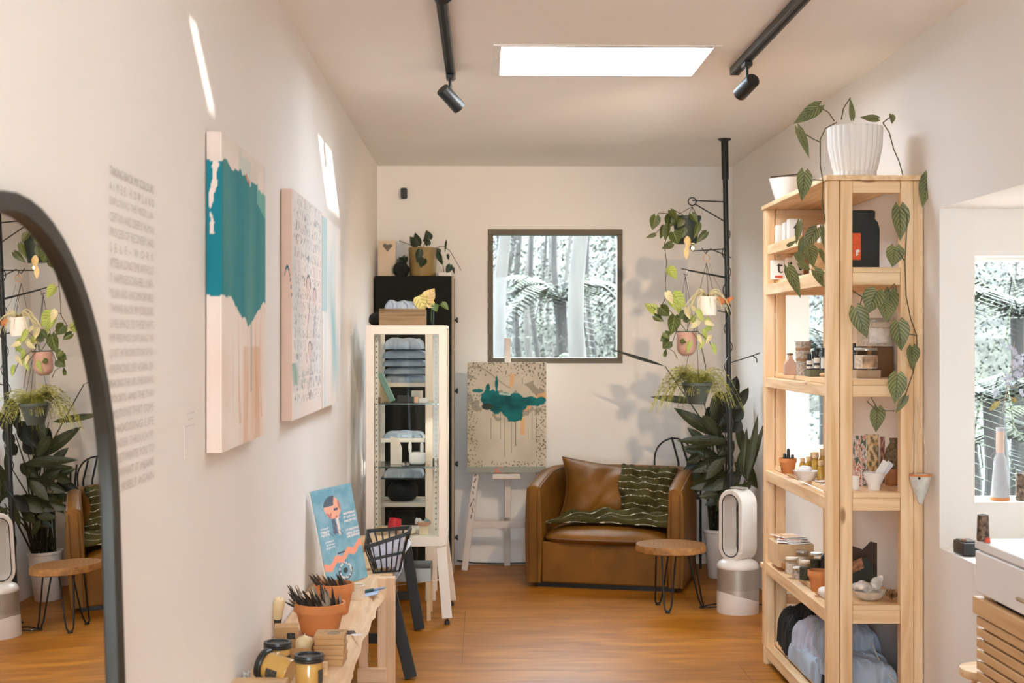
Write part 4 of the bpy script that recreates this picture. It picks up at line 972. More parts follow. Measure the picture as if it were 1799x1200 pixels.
# ------------------------------------------------------------------ ceiling track lamps
def track(name, X, y0, y1, label):
    t = thing(name, label, 'track', (X, y1, ZC))
    MB().box(X - .018, X + .018, y0, y1, ZC - .032, ZC - .001).build('rail', BLKM, t, bevel=.003)
    MB().box(X - .006, X + .006, y0, y1 - .01, ZC - .0335, ZC - .0322).build('slot', M('slot_black', (.008, .008, .008, 1), .8), t)
    MB().box(X - .019, X + .019, y1, y1 + .008, ZC - .033, ZC - .001).build('end_cap', BLKP, t, bevel=.002)
    return t
track('light_track', -.130, 1.2, 5.80, 'long black lighting track on the left of the ceiling')
track('light_track', 1.010, 1.2, 5.68, 'long black lighting track on the right of the ceiling')
def spotlamp(X, Y, d, label, en=18, size=1.1, hz=.115):
    t = thing('track_spotlight', label, 'spotlight', (X, Y, ZC - .034)); d = Vector(d).normalized()
    MB().box(X - .016, X + .016, Y - .035, Y + .035, ZC - .052, ZC - .0345).build('adapter', BLKP, t, bevel=.003)
    MB().tube([V(X, Y, ZC - .052), V(X, Y, ZC - hz + .005)], .006, 8).build('stem', BLKM, t)
    c = V(X, Y, ZC - hz - .01); Fm = frame(c - d * .05, d)
    MB().lathe([(0, 0), (.026, 0), (.028, .003), (.028, .108), (.025, .108), (.023, .100), (0, .096)], n=28, Mx=Fm).build('can', BLKM, t, smooth=True)
    b_ = MB().lathe([(0, .097), (.021, .0985), (.021, .101), (0, .103)], n=20, Mx=Fm, caps=False)
    lm, n, bs = newmat('lamp_lens'); bs.inputs['Emission Color'].default_value = (1, .75, .45, 1); bs.inputs['Emission Strength'].default_value = 4
    b_.build('lens', lm, t, smooth=True)
    l = bpy.data.lights.new('spot', 'SPOT'); o = bpy.data.objects.new('spot', l); COL.objects.link(o); l.energy = en; l.spot_size = size; l.spot_blend = .7
    l.color = (1, .70, .42); l.shadow_soft_size = .02; o.location = c + d * .066; aim(o, d)
spotlamp(-.130, 5.70, (.62, .45, -.62), 'black track spotlight at the end of the left ceiling track', 22)
spotlamp(1.010, 5.42, (-.55, 1.6, -.62), 'black track spotlight near the end of the right ceiling track', 95, 1.15)
spotlamp(-.125, 3.86, (.3, .6, -.5), 'black track spotlight at the top edge of the photo on the left track', 15)
# ------------------------------------------------------------------ easel and its canvas
EW = M('easel_white', (.66, .58, .52, 1), .6, var=.06, s=20)
ez = thing('easel', 'white wooden easel with paint spots by the back wall', 'easel', (.15, 8.75, 0))
f0 = PZ(816, 1002, 0); f1 = PZ(968, 1002, 0)
def up(f, px, py, Y): return P(px, py, Y)
MB().bar(f0, P(852, 700, 8.765), .038, .018, (0, 1, 0)).build('leg', EW, ez, bevel=.002)
MB().bar(f1, P(930, 700, 8.765), .038, .018, (0, 1, 0)).build('leg', EW, ez, bevel=.002)
bl = PZ(891, 994, 0); bl.y = 8.895
MB().bar(V(bl.x, 8.885, 0), V(bl.x + .002, 8.80, 1.0), .038, .018, (0, 1, 0)).build('rear_leg', EW, ez, bevel=.002)
a = P(828, 921, 8.735); b_ = P(956, 921, 8.735)
MB().box(a.x, b_.x, 8.716, 8.732, a.z - .02, a.z + .02).build('crossbar', EW, ez, bevel=.002)
m_ = P(892, 600, 8.78).x
MB().box(m_ - .019, m_ + .019, 8.772, 8.790, P(0, 912, 8.78).z, P(0, 594, 8.78).z).build('mast', EW, ez, bevel=.002)
MB().box(P(865, 0, 8.7).x, P(914, 0, 8.7).x, 8.675, 8.714, P(0, 843, 8.7).z, P(0, 834, 8.7).z).build('ledge', EW, ez, bevel=.003)
mb = MB(); random.seed(5)
for k in range(9):
    q = f0.lerp(P(852, 700, 8.765), .30 + .035 * k); mb.bar(q + V(rnd(-.012, .012), -.0108, 0), q + V(rnd(-.008, .008), -.0108, rnd(.01, .03)), .006, .0008, (0, 1, 0))
mb.build('paint_spots', M('paint_spots', (.10, .06, .03, 1), .5, var=.9, s=40), ez)
def art5(u, v):
    c = mixc(srgb(206, 196, 178), srgb(188, 178, 158), .5 + .9 * fb(u * 3, v * 4))
    if u < .3 and v < .6: c = mixc(c, srgb(170, 158, 128), .5 * (.3 - u) * 3.3 + .3 * fb(u * 5, v * 5))
    e = min(u, 1 - u, v * 1.2, 1 - v)
    sp_ = noise.noise(V(u * 46, v * 66, 3)); den = .42 - .5 * max(0, .10 - e) * 4 + .18 * fb(u * 3, v * 3, 2)
    if e < .13 and sp_ > den * .8: c = mixc(c, srgb(54, 50, 40), .8)
    if v < .055: c = mixc(srgb(150, 152, 142), srgb(206, 120, 100), 1 if .35 < u < .48 and fb(u * 20, v * 20) > 0 else 0)
    g = fb(u * 5, v * 7, 1.2)
    if abs(v - .62 - .5 * (u - .5) ** 2) < .16 and g > .15: c = mixc(c, srgb(128, 124, 108), .7)
    if (abs(u - .52 - .05 * math.sin(v * 9)) < .025 and .78 < v < .90) or (u > .6 and abs(v - .56 - .35 * (u - .6)) < .035 + .02 * g) or (abs(u - .7) < .03 and .34 < v < .5): c = mixc(c, srgb(222, 168, 112), .75)
    # teal mass
    t = 0
    for (cu, cv, ru, rv) in ((.52, .62, .27, .105), (.30, .68, .13, .085), (.80, .645, .19, .045), (.60, .55, .12, .10), (.26, .76, .03, .05), (.37, .80, .02, .075), (.13, .745, .08, .018), (.93, .66, .07, .03), (.47, .70, .08, .03)):
        t = max(t, 1 - ((u - cu) / ru) ** 2 - ((v - cv) / rv) ** 2 + .45 * fb(u * 13, v * 13, 1))
    if t > .12: c = mixc(srgb(22, 112, 112), srgb(14, 76, 78), .5 + 1.1 * fb(u * 5, v * 9)); 
    if t > .12 and .08 < v - .62 + .1 * (u - .5) < .1 and .4 < u < .55: c = srgb(170, 200, 190)
    if ((u - .25) / .07) ** 2 + ((v - .60) / .03) ** 2 < 1: c = srgb(50, 60, 52)
    for (du, a0, a1) in ((.42, .30, .55), (.475, .14, .50), (.56, .18, .5), (.61, .24, .5), (.82, .30, .62), (.875, .34, .62), (.30, .30, .5), (.70, .80, .86)):
        if abs(u - du) < .0045 and a0 < v < a1 and t < .12: c = mixc(c, srgb(66, 70, 60), .75)
    if abs(v - .86 - .1 * math.sin(u * 6 + 1)) < .006 and u < .55: c = mixc(c, srgb(110, 100, 84), .6)
    return c
x0, x1 = P(821, 0, 8.70).x, P(959.5, 0, 8.70).x; z0, z1 = P(0, 832, 8.70).z, P(0, 637, 8.70).z
t = thing('canvas_painting', 'abstract canvas with a teal splash over grey cream standing on the white easel', 'painting', ((x0 + x1) / 2, 8.70, z0))
nu, nv = 150, 210; mb = MB()
mb.add([V(x0 + (x1 - x0) * i / nu, 8.695, z0 + (z1 - z0) * j / nv) for i in range(nu + 1) for j in range(nv + 1)], [(i * (nv + 1) + j, (i + 1) * (nv + 1) + j, (i + 1) * (nv + 1) + j + 1, i * (nv + 1) + j + 1) for i in range(nu) for j in range(nv)])
o = mb.build('painted_face', attrmat('oil_paint'), t, recalc=False); ca = o.data.color_attributes.new('Col', 'FLOAT_COLOR', 'POINT')
for i in range(nu + 1):
    for j in range(nv + 1): q = art5(i / nu, j / nv); ca.data[i * (nv + 1) + j].color = (*q, 1)
MB().box(x0, x1, 8.6965, 8.725, z0, z1).build('stretcher', M('canvas_edge', (.50, .44, .35, 1), .8, var=.3, s=30), t)
# ------------------------------------------------------------------ leather armchair
LE = M('tan_leather', (.165, .066, .006, 1), .5, var=.3, s=5, bmp=.12, bs=90, spec=.25)
LEP = M('tan_leather_piping', (.12, .045, .008, 1), .5, var=.2, s=5)
TH = math.radians(-15.3); AO = V(.25, 8.10, 0)
ac = thing('armchair', 'low tan leather tub armchair in front of the back wall', 'armchair', AO, TH); AM = WM[ac.name]
Wd, Dp, T = .889, .80, .078
def path(n=64):
    r = .20; pts = []; x0, x1, yb = T / 2, Wd - T / 2, Dp - T / 2
    L1 = yb - r; La = PI * r / 2; L2 = x1 - x0 - 2 * r; tot = 2 * L1 + 2 * La + L2
    for i in range(n + 1):
        s = tot * i / n
        if s < L1: pts.append((x0, s, -1, 0))
        elif s < L1 + La: a = (s - L1) / r; pts.append((x0 + r - r * math.cos(a), L1 + r * math.sin(a), -math.cos(a), math.sin(a)))
        elif s < L1 + La + L2: pts.append((x0 + r + (s - L1 - La), yb, 0, 1))
        elif s < L1 + 2 * La + L2: a = (s - L1 - La - L2) / r; pts.append((x1 - r + r * math.sin(a), yb - r + r * math.cos(a), math.sin(a), math.cos(a)))
        else: pts.append((x1, L1 - (s - L1 - 2 * La - L2), 1, 0))
    return pts, tot
pp, tot = path(); mb = MB(); vs = []; ns = 20
def htop(y): return .580 + .065 * min(1, max(0, y / .38)) ** .8
for (x, y, nx, ny) in pp:
    h = htop(y)
    for k in range(ns):
        a = k / (ns - 1)
        if a < .35: o_, z = T / 2, .03 + (h - .03 - .03) * a / .35
        elif a <= .65: b_ = (a - .35) / .3 * PI; o_, z = T / 2 * math.cos(b_), h - .03 + .03 * math.sin(b_) ** .8
        else: o_, z = -T / 2, h - .03 - (h - .06) * (a - .65) / .35
        bul = .010 * math.sin(PI * min(1, z / h)) * (1 if o_ > 0 else -1) + .003 * noise.noise(V(x * 6, y * 6, z * 6))
        vs.append(AM @ V(x + nx * (o_ + bul), y + ny * (o_ + bul) , z))
n = len(pp); fs = [(i * ns + k, (i + 1) * ns + k, (i + 1) * ns + k + 1, i * ns + k + 1) for i in range(n - 1) for k in range(ns - 1)]
fs += [tuple(range(ns)), tuple((n - 1) * ns + k for k in range(ns))]; mb.add(vs, fs)
mb.build('shell', LE, ac, smooth=True, bevel=.006)
# piping along the shell rim and the arm fronts
for sgn in (1, -1):
    MB().tube([AM @ V(x + nx * sgn * (T / 2 - .004), y + ny * sgn * (T / 2 - .004), htop(y) - .014) for (x, y, nx, ny) in pp], .0045, 6).build('piping', LEP, ac, smooth=True)
for xx in (T / 2, Wd - T / 2):
    for s in (-1, 1): MB().tube([AM @ V(xx + s * (T / 2 - .014), -.002, z) for z in (.035, .3, .55)], .0035, 6).build('arm_seam', LEP, ac, smooth=True)
MB().box(T + .006, Wd - T - .006, .012, .06, .03, .262, AM).build('front_panel', LE, ac, bevel=.01, seg=3)
MB().box(.05, Wd - .05, .05, Dp - .08, .0, .029, AM).build('plinth', BLKP, ac)
def cush(u, v):
    a = u * 2 * PI; b = (v - .5) * PI
    x = sp(math.cos(a), .28) * sp(math.cos(b), .35); y = sp(math.sin(a), .28) * sp(math.cos(b), .35); z = sp(math.sin(b), .8)
    X = Wd / 2 + x * (Wd / 2 - T - .006); Y = .335 + y * .335; crown = max(0, 1 - (x * x) * .8) * max(0, 1 - (y * y) * .7)
    Y -= .035 * (1 - x * x) * (1 if y < 0 else 0) * abs(y)
    Z = .282 + z * (.030 + .052 * crown * (1 if z > 0 else .4)) + .006 * noise.noise(V(X * 9, Y * 9, Z_ := z)) + .004 * math.sin(X * 40 + Y * 22) * noise.noise(V(X * 4, Y * 4, 2)) * (1 if z > 0 else 0)
    return AM @ V(X, Y, Z)
MB().grid(cush, 64, 24).build('seat_cushion', LE, ac, smooth=True)
MB().tube([AM @ V(Wd / 2 + sp(math.cos(a), .28) * (Wd / 2 - T - .004), .335 + sp(math.sin(a), .28) * .337 - (.035 * (1 - sp(math.cos(a), .28) ** 2) * abs(sp(math.sin(a), .28)) if math.sin(a) < 0 else 0), .283) for a in [2 * PI * i / 60 for i in range(60)]], .0045, 6, closed=True).build('cushion_piping', LEP, ac, smooth=True)
# pillow
pTL, pTR, pBL, pBR = P(988, 803, 8.60), P(1209, 828, 8.42), P(984, 908, 8.44), P(1206, 912, 8.20)
pn = (pTR - pTL).cross(pBL - pTL).normalized(); pn = pn if pn.y < 0 else -pn
def pil(u, v, side=1, off=0):
    x, y = 2 * u - 1, 2 * v - 1
    p = pBL.lerp(pBR, u).lerp(pTL.lerp(pTR, u), v); c = p - (pBL + pBR + pTL + pTR) / 4
    p = p - (pTR - pTL).normalized() * (x * .035 * (1 - y * y)) - V(0, 0, 1) * (y * .022 * (1 - x * x))
    th = max(0, (1 - abs(x) ** 3.0)) ** .6 * max(0, (1 - abs(y) ** 3.0)) ** .6
    w = .022 * noise.noise(V(u * 5, v * 2.2, 5)) + .020 * math.sin(u * 16 - v * 7 + 3 * noise.noise(V(u * 2, v * 2, 1))) * noise.noise(V(u * 2, v * 2, 9)) * 2
    return p + pn * side * (th * (.07 + (w if side > 0 else 0)) + .003 + off)
t = thing('leather_pillow', 'large creased tan leather back pillow in the armchair', 'pillow', (pBL + pBR) / 2)
MB().grid(lambda u, v: pil(u, v, 1), 56, 40).build('front_cover', LE, t, smooth=True)
MB().grid(lambda u, v: pil(u, v, -1), 30, 20).build('back_cover', LE, t, smooth=True)
ring = [pil(i / 24, 0) for i in range(25)] + [pil(1, i / 16) for i in range(1, 17)] + [pil(1 - i / 24, 1) for i in range(1, 25)] + [pil(0, 1 - i / 16) for i in range(1, 16)]
MB().tube(ring, .005, 6, closed=True).build('piping', LEP, t, smooth=True)
# throw
m, n, b = newmat('olive_throw'); uv = n.nodes.new('ShaderNodeUVMap'); sp2 = n.nodes.new('ShaderNodeSeparateXYZ'); n.links.new(uv.outputs[0], sp2.inputs[0])
def _m(op, x, y=None):
    q = n.nodes.new('ShaderNodeMath'); q.operation = op
    for i, s in enumerate((x, y)):
        if s is None: continue
        if isinstance(s, (int, float)): q.inputs[i].default_value = s
        else: n.links.new(s, q.inputs[i])
    return q.outputs[0]
row = _m('PINGPONG', _m('ADD', sp2.outputs[1], _m('MULTIPLY', _m('SINE', _m('MULTIPLY', sp2.outputs[0], 22)), .012)), .0715)
line = _m('LESS_THAN', row, .0042); big = _m('LESS_THAN', row, .0085)
dash = _m('GREATER_THAN', _m('SINE', _m('ADD', _m('MULTIPLY', sp2.outputs[0], 46), _m('MULTIPLY', _m('FLOOR', _m('MULTIPLY', sp2.outputs[1], 7)), 2.2))), .72)
mk = _m('MAXIMUM', _m('MULTIPLY', line, .45), _m('MULTIPLY', big, dash))
mx = n.nodes.new('ShaderNodeMix'); mx.data_type = 'RGBA'; n.links.new(mk, mx.inputs[0])
n.links.new(ramp(n, texnoise(n, (1, 1, 1), 7, 3), (.032, .027, .006, 1), (.064, .054, .014, 1)), mx.inputs[6]); mx.inputs[7].default_value = (.62, .58, .46, 1)
n.links.new(mx.outputs[2], b.inputs['Base Color']); b.inputs['Roughness'].default_value = .95; b.inputs['Specular IOR Level'].default_value = .15
bump(n, b, texnoise(n, (1, 1, 1), 260, 2), .3, .003); THR = m
t = thing('throw_blanket', 'olive green throw with white dashes draped over the pillow and seat', 'blanket', AM @ V(.6, .4, .37))
def bl1(u, v):
    uu = .475 + .445 * u + .012 * math.sin(v * 9) + (.03 * (1 - v) * (.5 - u)); vv = -.02 + 1.03 * v
    q = pil(min(1, uu), max(0, min(.985, vv)), 1, .012 + .022 * abs(math.sin(u * 9 + 2 * noise.noise(V(u * 3, v * 3, 0)))) + .004 * math.sin(v * 22 + u * 5))
    if v > .95: q += V(0, .02, .004 + .006 * math.sin(u * 40))
    return q
MB().grid(bl1, 60, 50).build('hanging_part', THR, t, smooth=True, solid=.005)
hA, hB = P(962, 928, 8.17), P(1184, 915, 7.99)
def heap(u, v):
    p = hA.lerp(hB, u); d = (hB - hA).normalized(); nrm = V(-d.y, d.x, 0) if d.x > 0 else V(d.y, -d.x, 0)
    w = (.07 + .13 * min(1, u * 2.2)); q = p + nrm * ((v - .1) * w * 1.25) 
    edge = math.sin(PI * min(1, max(0, v))) ** .5 * min(1, u * 6 + .25)
    hh = (.026 + .030 * min(1, u * 1.8) + .016 * math.sin(v * 13 + u * 4) + .012 * noise.noise(V(u * 9, v * 5, 3)) + .010 * math.sin(u * 26 + v * 6)) * edge
    base = .352 + .02 * math.sin(PI * min(1, .15 + u * .8))
    return V(q.x, q.y, base - .004 + hh)
MB().grid(heap, 70, 26).build('folded_part', THR, t, smooth=True, solid=.005)
mb = MB(); random.seed(2)
for k in range(26):
    s_ = heap(0, .1 + .8 * k / 26); mb.tube([s_, s_ + V(-.012, rnd(-.006, .006), -.004), s_ + V(-.03 - rnd(0, .012), rnd(-.02, .02), -.010)], .0014, 4)
mb.build('fringe', THR, t)
# ------------------------------------------------------------------ log slice side table
WS = M('log_bark', (.20, .10, .04, 1), .8, var=.3, s=30, bmp=.4, bs=60)
m, n, b = newmat('log_slice_top'); tcx = n.nodes.new('ShaderNodeTexCoord'); wv = n.nodes.new('ShaderNodeTexWave'); wv.wave_type = 'RINGS'; wv.rings_direction = 'Z'
wv.inputs['Scale'].default_value = 14; wv.inputs['Distortion'].default_value = 3; wv.inputs['Detail'].default_value = 3
mp_ = n.nodes.new('ShaderNodeMapping'); n.links.new(tcx.outputs['Object'], mp_.inputs[0]); n.links.new(mp_.outputs[0], wv.inputs['Vector'])
n.links.new(ramp(n, wv.outputs['Fac'], (.17, .065, .014, 1), (.34, .15, .04, 1), .2, .8), b.inputs['Base Color']); b.inputs['Roughness'].default_value = .35; LSM = m
sx_, sy_ = .98, 7.40; zt = .345
mp_.inputs['Location'].default_value = (-sx_, -sy_, 0)
st = thing('side_table', 'small round log slice table on black hairpin legs before the armchair', 'table', (sx_, sy_, 0))
N_ = 48; R_ = [.184 * (1 + .035 * noise.noise(V(math.cos(2 * PI * i / N_) * 1.6, math.sin(2 * PI * i / N_) * 1.6, 3)) + .006 * noise.noise(V(i, 0, 0))) for i in range(N_)]
vs = []
for (f, z) in ((.97, zt - .038), (1, zt - .034), (.995, zt - .004), (.985, zt)):
    vs += [V(sx_ + R_[i] * f * math.cos(2 * PI * i / N_), sy_ + R_[i] * f * math.sin(2 * PI * i / N_), z) for i in range(N_)]
mb = MB(); mb.add(vs, [(k * N_ + i, k * N_ + (i + 1) % N_, (k + 1) * N_ + (i + 1) % N_, (k + 1) * N_ + i) for k in range(3) for i in range(N_)] + [tuple(range(N_))[::-1]])
mb.cm = 1; mb.add(vs[3 * N_:], [tuple(range(N_))])
mb.build('table_top', [M('log_edge', (.30, .13, .03, 1), .6, var=.4, s=26, bmp=.3, bs=50), LSM], st, smooth=True, recalc=False)
for (fx, fy) in ((1173, 1077), (1156, 1063), (1233, 1068)):
    f = PZ(fx, fy, 0.0); r = (f - V(sx_, sy_, 0)); rn = r.normalized(); tn = V(-rn.y, rn.x, 0); top = V(sx_, sy_, zt - .038) + rn * (r.length * .62)
    pts = [top + tn * .038, (top.lerp(f, .85)) + tn * .020, f + tn * .016 + V(0, 0, .022), f + tn * .009 + V(0, 0, .010), f + V(0, 0, .0085), f - tn * .009 + V(0, 0, .010), f - tn * .016 + V(0, 0, .022), top.lerp(f, .85) - tn * .020, top - tn * .038]
    lg = MB().tube(pts, .0048, 8).build('leg', BLKM, st, smooth=True)
    MB().lathe([(0, 0), (.014, 0), (.014, .007), (0, .009)], V(f.x, f.y, 0), 14).build('foot', BLKP, lg)
    MB().box(top.x - .03, top.x + .03, top.y - .02, top.y + .02, zt - .0415, zt - .0385).build('bracket', BLKM, lg)
# ------------------------------------------------------------------ bladeless fan heater
WPL = M('fan_white', (.74, .68, .62, 1), .35, var=.02); 
fx, fy = PZ(1298, 1077, 0).x, 7.34
fn_ = thing('bladeless_fan', 'white bladeless tower fan with a silver perforated base', 'fan', (fx, fy, 0))
C0 = Matrix.Translation((fx, fy, 0)) @ Matrix.Rotation(math.radians(-50), 4, 'Z')
R0 = .108; mb = MB(); nn = 72
def wave(a): return .082 + .030 * math.sin(a - math.radians(165))
vs = []; rings = [(0.985, lambda a: 0), (1, lambda a: .006), (1, lambda a: wave(a)), (.97, lambda a: wave(a) + .001)]
for f_, zf in rings: vs += [C0 @ V(R0 * f_ * math.cos(2 * PI * i / nn), R0 * f_ * math.sin(2 * PI * i / nn), zf(2 * PI * i / nn)) for i in range(nn)]
mb.add(vs, [(k * nn + i, k * nn + (i + 1) % nn, (k + 1) * nn + (i + 1) % nn, (k + 1) * nn + i) for k in range(3) for i in range(nn)] + [tuple(range(nn))[::-1]])
mb.build('base', WPL, fn_, smooth=True)
SILV = M('fan_silver', (.50, .46, .40, 1), .35, .5)
vs = []
for f_, zf in ((.995, lambda a: wave(a) + .002), (.995, lambda a: .125)): vs += [C0 @ V(R0 * f_ * math.cos(2 * PI * i / nn), R0 * f_ * math.sin(2 * PI * i / nn), zf(2 * PI * i / nn)) for i in range(nn)]
mb = MB(); mb.add(vs, [(i, (i + 1) % nn, nn + (i + 1) % nn, nn + i) for i in range(nn)]); mb.build('silver_band', SILV, fn_, smooth=True)
m, n, b = newmat('perforated_silver'); tcx = n.nodes.new('ShaderNodeTexCoord'); uvn = n.nodes.new('ShaderNodeUVMap'); mp_ = n.nodes.new('ShaderNodeMapping'); mp_.inputs['Scale'].default_value = (120, 22, 1)
mp_.inputs['Rotation'].default_value = (0, 0, 0)
vr = n.nodes.new('ShaderNodeTexVoronoi'); vr.inputs['Scale'].default_value = 1; vr.inputs['Randomness'].default_value = 0
n.links.new(uvn.outputs[0], mp_.inputs[0]); n.links.new(mp_.outputs[0], vr.inputs['Vector'])
n.links.new(ramp(n, vr.outputs['Distance'], (.10, .09, .075, 1), (.52, .47, .40, 1), .26, .32), b.inputs['Base Color']); b.inputs['Metallic'].default_value = .5; b.inputs['Roughness'].default_value = .4
MB().grid(lambda u, v: C0 @ V(R0 * .985 * math.cos(-2 * PI * u), R0 * .985 * math.sin(-2 * PI * u), .125 + .105 * v), 72, 2).build('perforated_shroud', m, fn_, smooth=True)
MB().lathe([(R0 * .99, .230), (R0, .232), (R0, .243), (R0 * .9, .262), (R0 * .62, .278), (.04, .285), (0, .286)], n=64, Mx=C0, caps=False).build('shoulder', WPL, fn_, smooth=True)
def stad(w, h, zc, n=16):
    r = w / 2; return [(r * math.cos(a), zc + h / 2 - r + r * math.sin(a)) for a in [PI * i / n for i in range(n + 1)]] + [(r * math.cos(a), zc - h / 2 + r + r * math.sin(a)) for a in [PI + PI * i / n for i in range(n + 1)]]
o_ = stad(.158, .375, .4505); i_ = stad(.098, .315, .4505); n = len(o_); D2 = .060
vs = [C0 @ V(x, -D2, z) for x, z in o_] + [C0 @ V(x, -D2, z) for x, z in i_] + [C0 @ V(x, D2, z) for x, z in o_] + [C0 @ V(x * 1.18, D2, .4505 + (z - .4505) * 1.06) for x, z in i_]
mb = MB(); fs = []
for k in range(n): j = (k + 1) % n; fs += [(k, j, n + j, n + k), (2 * n + k, 3 * n + k, 3 * n + j, 2 * n + j), (k, 2 * n + k, 2 * n + j, j), (n + k, n + j, 3 * n + j, 3 * n + k)]
mb.add(vs, fs); mb.build('loop_amplifier', WPL, fn_, smooth=True, bevel=.005)
i2 = stad(.104, .321, .4505)
MB().tube([C0 @ V(x, -D2 - .001, z) for x, z in i2], .003, 6, closed=True).build('air_slot', BLKP, fn_)
MB().box(-.035, .045, -.02, .03, .6385, .646, C0).build('remote_control', SILV, fn_, bevel=.003)
MB().tube([V(fx - .06, fy + .08, .015), V(fx - .14, fy + .06, .012), V(fx - .17, fy + .12, .008), V(fx - .08, fy + .2, .006), V(fx + .1, fy + .22, .006), V(fx + .22, fy + .1, .006)], .004, 6).build('power_cord', BLKP, fn_, smooth=True)
# ------------------------------------------------------------------ tension pole with hanging plants
YP = 7.70
pb, pt_ = P(1287, 600, YP), P(1273, 243, YP)
pb.z = 0; pt_.z = ZC
pole = thing('tension_pole', 'black floor to ceiling tension pole with wire hooks for plants', 'pole', pb)
def pp_(z): return pb.lerp(pt_, z / ZC)
MB().tube([pb + V(0, 0, .012), pp_(2.30)], .0145, 16).build('lower_tube', BLKM, pole, smooth=True)
MB().tube([pp_(2.28), pp_(2.488)], .0195, 16).build('upper_sleeve', BLKM, pole, smooth=True)
MB().lathe([(0, -.014), (.022, -.014), (.036, -.006), (.036, 0), (0, 0)], pt_, 24).build('ceiling_flange', BLKP, pole, smooth=True)
MB().lathe([(0, 0), (.04, 0), (.04, .006), (.02, .014), (0, .014)], pb, 24).build('floor_flange', BLKP, pole, smooth=True)
hel = [pp_(.35 + 1.65 * i / 220) + V(.020 * math.cos(i * .23), .020 * math.sin(i * .23), 0) * (1 + .35 * noise.noise(V(i * .12, 0, 0))) for i in range(221)]
MB().tube(hel, .0028, 5).build('wound_cable', BLKP, pole, smooth=True)
def q(px, py, Y=YP - .03): return P(px, py, Y)
MB().tube([q(1279, 355, YP), q(1216, 352)], .0035, 6).tube([q(1278, 392, YP), q(1220, 358)], .0035, 6).tube([q(1216 + 7 * math.cos(a), 354 + 7 * math.sin(a)) for a in [2 * PI * i / 16 for i in range(16)]], .0035, 6, closed=True).build('hook_arm', BLKM, pole, smooth=True)
MB().tube([q(1280, 437, YP), q(1216, 441), q(1213, 432)], .0032, 6).tube([q(1285, 453, YP), q(1248, 437), q(1240, 445), q(1233, 436)], .003, 6).build('hook_arm', BLKM, pole, smooth=True)
MB().tube([q(1283, 490, YP), q(1208, 475), q(1207, 484), q(1201, 481)], .0032, 6).tube([q(1282, 488, YP), q(1197, 472)], .003, 6).build('hook_arm', BLKM, pole, smooth=True)
MB().tube([q(1284, 550, YP), q(1261, 546)], .0032, 6).build('hook_arm', BLKM, pole, smooth=True)
MB().tube([q(1284, 637, YP), q(1322, 625), q(1329, 630), q(1330, 637)], .0032, 6).tube([q(1322, 625), q(1335, 620)], .0028, 6).tube([q(1275, 642, YP), q(1284, 648, YP)], .003, 6).build('hook_arm', BLKM, pole, smooth=True)
def strings(mb, top, pts, r=.0018):
    for p in pts: mb.tube([top, p], r, 5)
def hpot(prof, c, mat, t, name='pot'):
    MB().lathe(prof, c, 30).build(name, mat, t, smooth=True)
S = 7.6 / 2500
def hang(name, label, px, pyt, pyb, wt, wb, mat, top, Y=7.62, lip=True, rnd_=False):
    """pot hanging between the two picture rows pyt (rim) and pyb (bottom)"""
    k = Y / 2500; c = P(px, pyb, Y); h = (pyb - pyt) * k; rt, rb = wt * k / 2, wb * k / 2
    t = thing(name, label, 'hanging plant', c)
    prof = [(0, 0), (rb, 0)] + ([(rb * 1.0 + (rt - rb) * .62, h * .12), (rb + (rt - rb) * .9, h * .3)] if rnd_ else []) + [(rt * .97, h * .86), (rt * (1.04 if lip else 1), h * .87), (rt * (1.04 if lip else 1), h), (rt * .92, h), (rt * .9, h * .85), (0, h * .85)]
    hpot(prof, c, mat, t)
    MB().lathe([(0, h * .87), (rt * .88, h * .87)], c, 20, caps=False).build('soil', DARKM, t)
    mb = MB(); tp = top
    for a in (.5, 2.6, 4.7): mb.tube([c + V(rt * math.cos(a), rt * math.sin(a), h * .98), tp], .0016, 5)
    mb.build('hanging_cords', BLKM if mat is not WHITEC else M('dark_cord', (.08, .06, .04, 1), .8), t)
    return t, c, h
GRN = leafmat('leaf_mid_green', (.034, .05, .008, 1), (.095, .115, .022, 1), (.18, .24, .08, 1), .4, 5, 1.4)
LIME = leafmat('leaf_lime', (.26, .33, .06, 1), (.44, .50, .14, 1), (.5, .55, .2, 1), .45, 5, 1.6)
CREAM = leafmat('leaf_cream', (.55, .48, .26, 1), (.74, .66, .42, 1), (.7, .65, .4, 1), .5, 4, 1.6)
random.seed(21)
def leaves(t, lst, mat, Y=7.6, name='leaves', kind='heart', jit=.05):
    mb = MB()
    for L in lst:
        (a, b_, w) = L[:3]; y = (L[3] if len(L) > 3 else Y) + rnd(-jit, jit)
        mb.leaf(P(a[0], a[1], y), P(b_[0], b_[1], y + rnd(-.015, .015)), w * y / 2500, (rnd(-.5, .5), -1, rnd(-.1, .4)), kind, rnd(.02, .14), rnd(.1, .35))
    return mb.build(name, mat, t, recalc=False, smooth=True)
def vines(t, lst, mat=None, Y=7.6, r=.0022, name='vines'):
    mb = MB()
    for pts in lst: mb.tube([P(a, b_, Y) for a, b_ in pts], r, 5)
    return mb.build(name, mat or M('vine_stem', (.10, .085, .035, 1), .7), t, smooth=True)
DKP = M('dark_green_pot', (.022, .03, .020, 1), .5, var=.2)
t1, c, h = hang('hanging_pothos', 'topmost hanging pot of dark pothos on the pole with one vine trailing down', 1206, 380, 428, 50, 36, DKP, q(1216, 363), 7.62)
